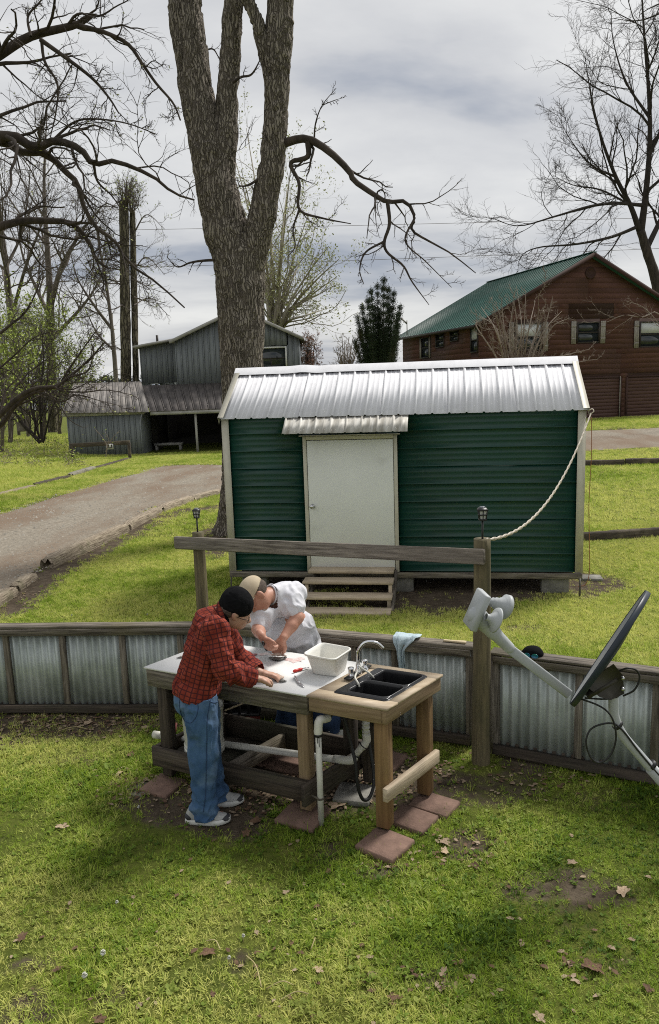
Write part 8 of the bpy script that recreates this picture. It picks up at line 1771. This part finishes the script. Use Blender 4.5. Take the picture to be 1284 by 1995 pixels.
# ---- pale budding tree behind the maple and the barn
YP = 58; r = np.random.default_rng(9); Ls = []
for k in range(15):
    tx_, ty_ = ((640, 480), (655, 540), (600, 420), (560, 360), (520, 300), (480, 250), (470, 330), (640, 600), (590, 500), (550, 440), (660, 505), (500, 400), (620, 560), (455, 300), (570, 300))[k]
    Ls.append([(528, 700, YP, .16), (535 + 0.2 * (tx_ - 535), 640 - .2 * (640 - ty_), YP + r.normal(0, 1), .11), (535 + .6 * (tx_ - 535), 640 - .65 * (640 - ty_), YP + r.normal(0, 2), .06), (tx_, ty_, YP + r.normal(0, 3), .02)])
make_tree('budding_tree', 'pale tree in yellow-green bud behind the big trunk', at(528, 780, YP), Ls, LV(7, 5, 3, (0.25, 0.45), (0.35, 0.6), up=0.05, r=(0.009, 0.006, 0.0045)), M['bark_pale'], M['twig_pale'], 41, trunk=[[(526, 860, YP, .3), (527, 760, YP, .26), (530, 690, YP, .2)]], buds=(0.095, 1.0, 'bud', (-1, -2, -3, -4), 0.14))
# ---- large bare tree on the right behind the house
YR = 57
LR = [[(1248, 455, YR, .28), (1258, 380, YR, .22), (1266, 280, YR, .18), (1264, 180, YR, .13), (1256, 80, YR, .09), (1250, -20, YR, .05), (1245, -120, YR, .02)], [(1246, 450, YR, .22), (1228, 400, YR - .5, .17), (1200, 345, YR - 1, .13), (1172, 270, YR - 1.5, .09), (1152, 190, YR - 2, .05), (1140, 110, YR - 2, .02)], [(1254, 400, YR, .14), (1200, 396, YR - 1, .11), (1150, 402, YR - 2, .09), (1080, 422, YR - 3, .06), (1010, 440, YR - 3.5, .035), (955, 424, YR - 4, .012)], [(1246, 440, YR, .13), (1190, 462, YR - 1, .10), (1120, 476, YR - 2, .07), (1050, 482, YR - 3, .045), (1015, 500, YR - 3, .025), (1008, 540, YR - 3, .01)], [(1266, 300, YR, .14), (1300, 220, YR, .10), (1320, 100, YR, .05), (1330, 0, YR, .02)], [(1262, 480, YR, .2), (1300, 400, YR + 1, .15), (1340, 300, YR + 1, .09), (1380, 180, YR + 1, .03)], [(1266, 230, YR, .11), (1220, 160, YR + 1, .07), (1195, 80, YR + 1.5, .04), (1190, 10, YR + 1.5, .02)], [(1200, 345, YR - 1, .09), (1150, 320, YR - 1, .06), (1110, 270, YR - 1, .03), (1085, 220, YR - 1, .012)], [(1226, 398, YR, .08), (1170, 370, YR + 1, .06), (1115, 360, YR + 2, .035), (1075, 340, YR + 2, .012)], [(1258, 150, YR, .07), (1284, 80, YR - 1, .05), (1300, 0, YR - 1, .02)]]
make_tree('bare_tree', 'large bare spreading tree on the right behind the brown house', at(1300, 760, YR), LR, LV(12, 9, 6, (0.3, 0.55), (0.4, 0.7), up=0.03, r=(0.020, 0.013, 0.010)), M['bark_dark'], M['twig_dark'], 42, trunk=[[(1306, 800, YR, .55), (1290, 640, YR, .42), (1280, 555, YR, .36), (1262, 495, YR, .32), (1248, 450, YR, .28)]])
tw = [[(1300, 20, 17, .02), (1255, 38, 17, .014), (1225, 40, 17, .009), (1196, 36, 17, .004)], [(1290, 5, 17, .015), (1262, 18, 17, .01), (1245, 30, 17, .005)]]
make_tree('bare_tree', 'tip of a nearer branch entering at the top right corner', at(1500, 700, 17), tw, [(6, (0.5, 1.0), (0.2, 0.4), 0.5, 0.2, 6, 4, 0.004, (0, 0, 0))], M['bark_dark'], M['twig_dark'], 43, trunk=[[(1560, 1060, 17, .28), (1545, 700, 17, .24), (1500, 300, 17, .18), (1420, 60, 17, .1), (1300, 15, 17, .03)]])
# ---- bleached multi-stem shrub before the house
YC = 34.5; r = np.random.default_rng(14); Ls = []
for k in range(16):
    a = np.linspace(-1, 1, 16)[k]; top = 548 + 70 * abs(a) + r.normal(0, 12); bx = 1010 + 20 * a
    Ls.append([(bx, 760, YC, .045), (bx + 18 * a + r.normal(0, 3), 700, YC + r.normal(0, .3), .036), (bx + 45 * a + r.normal(0, 5), 640, YC + r.normal(0, .5), .026), (bx + 72 * a + r.normal(0, 8), top, YC + r.normal(0, .7), .008)])
Ls += [[(1030, 730, YC, .04), (1075, 700, YC, .03), (1110, 690, YC, .02), (1150, 680, YC, .01)], [(1040, 740, YC, .04), (1090, 720, YC, .03), (1130, 705, YC, .018), (1165, 700, YC, .008)], [(1060, 560, YC, .012), (1063, 535, YC, .01), (1058, 520, YC, .006)]]
make_tree('bare_shrub', 'bleached bare many stemmed shrub in front of the brown house', (at(1010, 740, YC)[0], YC, float(gz(8, YC))), Ls, LV(8, 5, 3, (0.14, 0.32), (0.3, 0.6), up=0.05, r=(0.011, 0.008, 0.006)), M['bark_shrub'], M['bark_shrub'], 44)
for (bx, x0, x1, top, Yk, lab, bd, mt, sd) in ((672, 652, 702, 648, 40, 'small pale bare bush left of the dark cedar', None, 'bark_shrub', 1), (600, 588, 617, 652, 47, 'small russet shrub at the right end of the grey barn', (0.06, 0.8, 'bud_red', (-1, -2), 0.05), 'twig', 2)):
    r = np.random.default_rng(90 + sd); Ls = []
    for k in range(12):
        tx_ = x0 + (x1 - x0) * (k + .5) / 12; Ls.append([(bx, 745, Yk, .05), (bx * .5 + tx_ * .5, 712, Yk + r.normal(0, .4), .03), (tx_, top + r.uniform(0, 30), Yk + r.normal(0, .6), .01)])
    make_tree('bush', lab, (at(bx, 745, Yk)[0], Yk, float(gz(at(bx, 745, Yk)[0], Yk))), Ls, LV(7, 5, 3, (0.2, 0.4), (0.3, 0.6), up=0.05, r=(0.012, 0.009, 0.007)), M[mt], M[mt], 95 + sd, buds=bd)
# branch across the right of the house front
make_tree('bare_shrub', 'bleached branch reaching across the house front from the right', (at(1330, 760, 33)[0], 33, float(gz(14, 33))), [[(1330, 760, 33, .05), (1310, 690, 33, .04), (1284, 612, 33, .03), (1250, 618, 33, .022), (1215, 614, 33, .016), (1180, 628, 33, .01), (1150, 625, 33, .005)], [(1305, 670, 33, .03), (1290, 640, 33, .025), (1255, 600, 33, .016), (1215, 585, 33, .006)]], LV(7, 4, 2, (0.15, 0.35), (0.3, 0.6), up=0.05, r=(0.008, 0.006, 0.005)), M['bark_shrub'], M['bark_shrub'], 46)
# ---- dark upright cedar
YK = 38.0; ced = thing('cedar_tree', 'dark upright evergreen cedar with pointed tips behind the shed roof', 'tree', (at(740, 760, YK)[0], YK, float(gz(2.5, YK))))
r = np.random.default_rng(5); ctb = Tubes(); pts = []; spires = [(748, 532, 1.0), (722, 556, .9), (704, 588, .8), (768, 560, .85), (781, 588, .7), (735, 545, .8), (695, 610, .7), (757, 552, .9), (712, 620, .8), (775, 630, .8), (740, 600, 1), (690, 660, .7), (765, 650, .9), (725, 650, 1.0), (700, 640, .8), (776, 604, .7), (716, 575, .8), (760, 595, .9), (730, 590, .9), (750, 640, 1.0)]
bpt = at(742, 770, YK); ll = []
for (x, y, s) in spires:
    top = at(x, y, YK + r.normal(0, 0.5)); P = spline([bpt, bpt * .45 + np.array([top[0], top[1], bpt[2]]) * .55 + [0, 0, (top[2] - bpt[2]) * 0.35], top], 22); ll.append((P, np.linspace(.05, .006, 22)))
    L = np.linalg.norm(top - bpt)
    for t in r.uniform(0.12, 1.0, int(1100 * s)):
        c = P[min(21, int(t * 21))]; wd = 0.27 * s * (1 - t) ** 0.6 + 0.02; d = unit(r.normal(size=3) * [1, 1, .35]); pts.append(c + d * wd * r.uniform(0.2, 1.0) ** 0.6 + [0, 0, r.normal(0, .05)])
ctb.add(np.stack([l[0] for l in ll]), np.stack([l[1] for l in ll]), 5); ctb.obj('trunk', M['bark_dark'], ced)
pts = np.array(pts); K = len(pts); Vv = []; Ff = []
for q in range(10):
    a = unit(r.normal(size=(K, 3)) * [1, 1, .5] + [0, 0, .8]); b_ = unit(np.cross(a, r.normal(size=(K, 3)))); sz = r.uniform(.03, .07, (K, 1)); c = pts + r.normal(0, .07, (K, 3)); Vv.append(np.stack([c - b_ * sz * .25, c + a * sz * .5 + b_ * sz * .22, c + a * sz * 1.2, c + a * sz * .5 - b_ * sz * .22], 1).reshape(-1, 3))
Vv = np.concatenate(Vv); link('crown', mk('crown', Vv, [np.arange(len(Vv)).reshape(-1, 4)]), M['cedar'], ced)
# ---- far tree line behind the lake, and a hedge of bare brush on the left
r = np.random.default_rng(8); V = []; F = []; c = 0
for k in range(900):
    x = r.uniform(-330, 60); y = 335 + r.uniform(0, 40); h = r.uniform(5, 11); wd = r.uniform(2, 5); g_ = -2.2
    for q in range(10):
        p = np.array([x + r.normal(0, wd * .5), y + r.normal(0, 1.5), g_ + h * r.uniform(0.15, 1.0)]); a = unit(r.normal(size=3)); b_ = unit(np.cross(a, r.normal(size=3))); s = r.uniform(.6, 1.5); V += [p - a * s, p + b_ * s, p + a * s, p - b_ * s]; F.append((c, c + 1, c + 2, c + 3)); c += 4
tag(link('far_wood', mk('far_wood', np.array(V), [np.array(F)]), M['haze_tree']), 'far wooded shore behind the lake at the left', 'wood', kind='stuff')
# ------------------------------------------------------------------ timber edging
def timber(name, label, a, b, wd, ht, mt, group, seed=0, rot=True, sink=0.02, n=40):
    """a landscape timber lying on the ground, its edges worn and its near end rotted"""
    a = np.array([*a[:2], float(gzn(*a[:2]))]); b = np.array([*b[:2], float(gzn(*b[:2]))]); L, Q = frame(a, b); r = np.random.default_rng(seed)
    prof = np.array([(-.5, 0), (-.5, .42), (-.46, .80), (-.36, .95), (-.1, 1.0), (.12, .97), (.36, .93), (.47, .78), (.5, .42), (.5, 0)]) * [wd, ht]; k = len(prof); xs = np.linspace(0, L, n); V = []
    for i_, x in enumerate(xs):
        p = prof.copy(); e_ = min(x, L - x)
        if rot: p[2:8, 1] -= 0.55 * ht * math.exp(-e_ / 0.10) * r.uniform(0.2, 1.0, 6)
        V += [(x + r.normal(0, .01), q[0], q[1] - sink) for q in p]
    V = np.array(V); V[:, 1:] += (fbm(V * [4, 22, 22] + seed * 7, 3)[:, None] - .5) * [0.03, 0.035]
    i_ = np.arange(n - 1)[:, None] * k; j = np.arange(k - 1)[None]
    F = [np.stack([i_ + j, i_ + k + j, i_ + k + j + 1, i_ + j + 1], -1).reshape(-1, 4)[:, ::-1], [tuple(range(k)), tuple(range((n - 1) * k, n * k))[::-1]]]
    return tag(link(name, mk(name, V, F), mt, None, Q), label, 'timber', group)
GT = 'timbers edging the driveway'
P_ = lambda x, y: grd(x, y)
timber('edging_timber', 'split rotten timber nearest the driveway bend', P_(92, 1108), P_(243, 1036), 0.24, 0.23, M['log'], GT, 1)
timber('edging_timber', 'second timber up along the driveway from the rotten end', P_(246, 1032), P_(309, 1000), 0.23, 0.20, M['log'], GT, 2)
timber('edging_timber', 'third timber along the driveway, left of the solar lamp', P_(313, 998), P_(372, 977), 0.22, 0.20, M['log'], GT, 3)
timber('edging_timber', 'last timber along the driveway, meeting the tree trunk', P_(375, 976), P_(428, 962), 0.22, 0.18, M['log'], GT, 4)
timber('edging_timber', 'crumbled mossy timber at the left edge beside the fence lawn', P_(-40, 1200), P_(22, 1158), 0.22, 0.17, M['log'], GT, 5)
timber('edging_timber', 'short broken mossy timber below the rotten end', P_(26, 1152), P_(62, 1128), 0.2, 0.15, M['log'], GT, 6)
GT2 = 'timbers edging the right lawn'
timber('edging_timber', 'dark timber crossing the lawn right of the shed, nearer one', P_(1120, 1054), P_(1330, 1040), 0.16, 0.17, M['log_dark'], GT2, 7, rot=False, n=60)
timber('edging_timber', 'dark timber crossing the lawn right of the shed, farther one', P_(1120, 908), P_(1216, 906), 0.18, 0.20, M['log_dark'], GT2, 8, rot=False)
timber('edging_timber', 'dark timber at the right edge on the far lawn', P_(1218, 905), P_(1340, 902), 0.18, 0.20, M['log_dark'], GT2, 9, rot=False)
GT3 = 'stones and timbers on the far side of the driveway'
timber('edging_timber', 'pale fallen timber on the far side of the driveway', P_(138, 928), P_(182, 914), 0.25, 0.16, M['stone'], GT3, 10)
timber('edging_timber', 'long dark half buried timber beyond the pale one', P_(186, 913), P_(252, 894), 0.22, 0.10, M['log_dark'], GT3, 11)
timber('edging_timber', 'long half buried timber on the far drive side at the left', P_(-30, 972), P_(66, 948), 0.24, 0.10, M['log'], GT3, 12)
timber('edging_timber', 'mossy half buried timber next to the pale fallen one', P_(70, 946), P_(134, 930), 0.24, 0.12, M['log_dark'], GT3, 13)
# ------------------------------------------------------------------ dead leaves that can be picked out one by one
def leaf_mesh(seed, curl=0.5):
    """a lobed dry leaf, cupped and curled"""
    r = np.random.default_rng(seed); n = 30; P = [(0, 0, 0)]
    for k in range(n):
        a = 2 * math.pi * k / n; rad = 0.5 * (0.62 + 0.38 * abs(math.cos(2.5 * a)) ** 1.5) * r.uniform(0.85, 1.1); P.append((rad * math.cos(a), rad * 0.8 * math.sin(a), 0))
    mid = [(x * 0.5, y * 0.5, 0) for (x, y, z) in P[1:]]
    V = np.array(P + mid); ph = r.uniform(0, 6); V[:, 2] = curl * 0.55 * (V[:, 0] ** 2 + 0.6 * V[:, 1] ** 2) * np.cos(np.arctan2(V[:, 1], V[:, 0]) * 2 + ph) + curl * 0.25 * (V[:, 0] ** 2 + V[:, 1] ** 2) + r.normal(0, .02, len(V))
    F3 = [(0, 1 + n + k, 1 + n + (k + 1) % n) for k in range(n)]; F4 = [(1 + n + k, 1 + k, 1 + (k + 1) % n, 1 + n + (k + 1) % n) for k in range(n)]
    return mk('dead_leaf', V, [np.array(F3), np.array(F4)], True)
LM = {m_: [leaf_mesh(k, 0.4 + 0.25 * k) for k in range(5)] for m_ in ('leaf_dead', 'leaf_brown')}
for m_, L_ in LM.items():
    for me_ in L_: me_.materials.append(M[m_])
LEAF = [(121, 1616, 26, 'leaf_dead', 'pale leaf on the grass left of the man in plaid'), (866, 1645, 26, 'leaf_dead', 'upper of the two pale leaves right of the nearest paver'), (866, 1663, 24, 'leaf_dead', 'lower of the two pale leaves right of the nearest paver'), (1213, 1742, 34, 'leaf_dead', 'large pale leaf on the grass near the right edge'), (405, 1862, 30, 'leaf_brown', 'dark brown curled leaf in the middle foreground'), (620, 1893, 22, 'leaf_dead', 'small leaf in a bare spot right of the dark brown leaf'),
        (44, 1830, 26, 'leaf_brown', 'brown leaf in the grass near the left edge'), (862, 1899, 26, 'leaf_dead', 'narrow pale leaf in the foreground below the nearest paver'), (660, 1570, 44, 'leaf_dead', 'pale curled leaf on the grass below the black hose'), (715, 1562, 26, 'leaf_dead', 'pale leaf behind the nearest sink table leg'), (792, 1510, 30, 'leaf_dead', 'pale leaf on soil between the sink table and the fence'), (780, 1515, 18, 'leaf_dead', 'small leaf beside the pale one behind the sink table'),
        (557, 1743, 16, 'leaf_dead', 'small pale leaf in the grass below the middle leg'), (1115, 1686, 20, 'leaf_dead', 'grey leaf on the grass below the dish'), (925, 1690, 22, 'leaf_brown', 'thin brown leaf right of the bare patch'), (640, 1700, 16, 'leaf_brown', 'small brown leaf below the middle paver'), (112, 1895, 22, 'leaf_brown', 'dark leaf in the lower left grass'), (770, 1948, 30, 'leaf_brown', 'dark curled leaf at the bottom middle'), (1155, 1890, 44, 'leaf_brown', 'brown leaf clump at the lower right'), (1260, 1930, 22, 'leaf_brown', 'brown leaf near the lower right corner'),
        (172, 1412, 20, 'leaf_dead', 'pale leaf on the bare soil in front of the left fence'), (282, 1421, 16, 'leaf_dead', 'round pale leaf left of the table leg by the fence'), (156, 1534, 16, 'leaf_brown', 'dark leaf left of the pale half buried paver'), (255, 1475, 22, 'leaf_brown', 'brown leaf left of the table tray'), (235, 1512, 22, 'leaf_dead', 'pale leaf beside the left paver'), (525, 1557, 36, 'leaf_dead', 'pale leaf under the front of the long table'), (565, 1562, 20, 'leaf_dead', 'pale leaf just left of the middle table leg'), (575, 1616, 20, 'leaf_brown', 'brown leaf in front of the middle paver'), (480, 1628, 26, 'leaf_brown', 'thin brown leaf on the soil before the shoes'), (500, 1603, 26, 'leaf_brown', 'curled leaf right of the trainers'), (195, 1990, 26, 'leaf_brown', 'brown leaf at the bottom left'), (1050, 1985, 26, 'leaf_dead', 'leaf at the bottom right')]
for k, (px, py, sz, m_, lab) in enumerate(LEAF):
    p = grd(px, py); p[2] = float(gzn(p[0], p[1])); s = sz * np.linalg.norm(p - CAM) / FPX; Q = Matrix.Translation((p[0], p[1], p[2] + 0.018)) @ Matrix.Rotation(k * 2.4, 4, 'Z') @ Matrix.Rotation(0.25 * math.sin(k * 3.1), 4, 'X') @ Matrix.Diagonal((s, s * 0.8, s * 0.9, 1))
    tag(link('dead_leaf', LM[m_][k % 5], None, None, Q), lab, 'leaf', 'dead leaves lying on the grass')
# litter too small to count: along the fence, under the tables, along the timbers
r = np.random.default_rng(77); pts = []
def scat(n, fx, fy, sx, sy):
    for _ in range(n): pts.append((fx + r.normal(0, sx), fy + r.normal(0, sy)))
scat(420, 130, 1412, 110, 14); scat(520, 500, 1535, 110, 34); scat(150, 700, 1530, 60, 30); scat(120, 800, 1500, 60, 25); scat(120, 260, 1530, 40, 20); scat(70, 870, 1660, 70, 25); scat(160, 330, 1015, 60, 14); scat(110, 160, 1085, 50, 16); scat(90, 40, 1160, 30, 10); scat(60, 640, 1750, 420, 120); scat(80, 640, 1880, 420, 80); scat(25, 1150, 1885, 50, 25); scat(25, 860, 1905, 40, 20); scat(120, 800, 1165, 180, 14); scat(70, 1240, 1045, 40, 5); scat(120, 1050, 1520, 120, 18)
V, F, c = [], [], 0
for (px, py) in pts:
    p = grd(px, py); p[2] = float(gzn(p[0], p[1])); s = r.uniform(0.008, 0.024); a = r.uniform(0, 6.28); q = np.array([(-1, -.4, 0), (.1, -.6, .25), (1, 0, .1), (.2, .55, .3), (-.7, .4, .05)]) * s * [1, 1, r.uniform(.3, 1.3)]; ca, sa = math.cos(a), math.sin(a)
    V += [(p[0] + x * ca - y * sa, p[1] + x * sa + y * ca, p[2] + 0.010 + z) for x, y, z in q]; F.append((c, c + 1, c + 2, c + 3, c + 4)); c += 5
half = len(F) // 2
for nm, sel, mt in (('leaf_litter', slice(0, None, 2), 'leaf_brown'), ('leaf_litter', slice(1, None, 2), 'leaf_dead')):
    tag(link(nm, mk(nm, np.array(V), [F[sel]]), M[mt]), 'scraps of %s dead leaf scattered over soil and grass' % ('dark brown' if mt == 'leaf_brown' else 'pale'), 'leaf litter', kind='stuff')
# straw stems and dandelion clocks
for k, (a, b, lab) in enumerate((((402, 1841), (430, 1860), 'dry straw stem beside the dark brown leaf'), ((480, 1868), (510, 1932), 'long curved dry stem in the middle foreground'), ((520, 1932), (572, 1928), 'dry stem lying across the foreground'), ((545, 1956), (602, 1946), 'lowest dry stem in the foreground'), ((606, 1855), (614, 1836), 'short upright straw in the grass'), ((116, 1429), (170, 1427), 'grey stick on the soil before the left fence'), ((830, 1222), (880, 1216), 'thin pale stem on the lawn behind the towel'))):
    p, q = grd(*a), grd(*b); p[2] = float(gzn(p[0], p[1])) + .02; q[2] = float(gzn(q[0], q[1])) + .028; m_ = (p + q) / 2 + np.array([0.01, 0.01, 0.02]); tag(MB().tube(spline([p, m_, q], 10), 0.0028, 5).obj('dry_stem', M['straw'], None, True), lab, 'stem', 'dry stems in the grass')
for k, (px, py, lab) in enumerate(((201, 1872, 'dandelion clock in the left foreground'), (165, 1916, 'dandelion clock low in the left foreground'), (228, 1773, 'small white clover head in the left grass'), (474, 1838, 'white clover head in the middle grass'), (330, 1180, 'white clover head on the lawn behind the fence'), (140, 1205, 'white clover head on the left lawn near the fence'), (287, 1203, 'white clover head on the lawn left of the post'), (446, 1881, 'small pale clover head right of the brown leaf'), (270, 1585, 'white clover head left of the shoes'))):
    p = grd(px, py); p[2] = float(gzn(p[0], p[1])); t = thing('clover_head' if 'clover' in lab else 'dandelion', lab, 'flower', tuple(p), 'pale flower heads in the grass'); h = 0.045
    MB().tube([p, p + [0.003, 0, h]], 0.0016, 5).obj('stem', M['straw'], t, True)
    rr_ = 0.009 if 'clover' in lab else 0.014; q = r.normal(size=(140, 3)); q = q / np.linalg.norm(q, axis=1)[:, None]; V = []; 
    for d in q:
        s1 = np.cross(d, [0.3, 0.5, 0.8]); s1 /= np.linalg.norm(s1); cc_ = p + [0.003, 0, h]; V += [cc_ + d * rr_ * .15 - s1 * .0008, cc_ + d * rr_ * .15 + s1 * .0008, cc_ + d * rr_ + s1 * .0022, cc_ + d * rr_ - s1 * .0022]
    link('seed_head', mk('seed_head', np.array(V), [np.arange(560).reshape(-1, 4)]), M['puff'], t)
# weeds and brambles beyond the driveway
r = np.random.default_rng(31); tb_ = Tubes(); S = []; 
for k in range(260):
    px = r.uniform(-40, 150); py = r.uniform(862, 915); p = grd(px, py); S.append(p)
S = np.array(S); D = r.normal(size=(len(S), 3)) * [1, 1, .2] + [0, 0, .9]; P, Rd = grow(S, D, r.uniform(.4, 1.3, len(S)), np.full(len(S), .012), 10, .25, (0, 0, -.12), .4, r); tb_.add(P, Rd, 4); S2, D2, L2_, q2 = spawn(P, Rd, 4, .2, 1, (.5, 1.2), (.3, .6), .7, .006, r); P2, R2 = grow(S2, D2, L2_, q2, 6, .25, (0, 0, -.08), .5, r); tb_.add(P2, R2, 3)
brm = thing('bramble_patch', 'tangled brown brambles in the grass left of the lean-to', 'brambles', tuple(grd(70, 890))); o = tb_.obj('canes', M['bark_shrub'], brm)
pts_ = np.concatenate([P2[:, -1], P2[:, -3], P[:, 5]]); leaves('leaves', pts_, 0.06, M['leaf_green'], brm, r, .08)
# overhead wires, each strung between poles that stand outside the view
for k, (a, b, Yk, lab) in enumerate((((-300, 455), (1700, 410), 75, 'upper overhead wire crossing the sky'), ((-300, 536), (1700, 465), 75, 'lower overhead wire crossing the sky'), ((430, 672), (900, 745), 68, 'low wire between the barn and the cedar'), ((430, 700), (900, 742), 68, 'lowest wire between the barn and the cedar'))):
    A, B = at(*a, Yk), at(*b, Yk); t = np.linspace(0, 1, 40)[:, None]; P = A + (B - A) * t; P[:, 2] -= 0.6 * (4 * t[:, 0] * (1 - t[:, 0])) * 0.5
    w_ = thing('overhead_wire', lab, 'wire', tuple(A), 'overhead wires'); MB().tube(P, 0.018, 4).obj('cable', M['twig'], w_, True)
    for q in (A, B): MB().tube([(q[0], q[1] + .1, float(gz(q[0], q[1])) - .3), (q[0], q[1] + .1, q[2] + .4)], [.16, .11], 10).obj('pole', M['bark_pale'], w_, True)
# concrete pad at the right corner of the shed, where the cord ends
q = grd(1150, 1128); MBp = MB(); MBp.box((0, 0, 0), (0.32, 0.24, 0.05), ch=0.01); tag(MBp.obj('concrete_slab', M['concrete'], None, M=Matrix.Translation((q[0], q[1], q[2] + 0.012)) @ Matrix.Rotation(SH_YAW, 4, 'Z')), 'pale flat concrete slab on the ground at the right shed corner', 'slab')
# white cracked bowl behind the table near the fence
q = grd(672, 1447); b = MB(); b.lathe([(0.001, 0.012), (0.05, 0.012), (0.085, 0.05), (0.09, 0.05), (0.055, 0.004), (0.001, 0.002)], 24, Matrix.Translation((q[0], q[1], q[2] + 0.02))); tag(b.obj('plastic_bowl', M['bucket'], None, True), 'small white bowl lying on the ground under the sink', 'bowl')
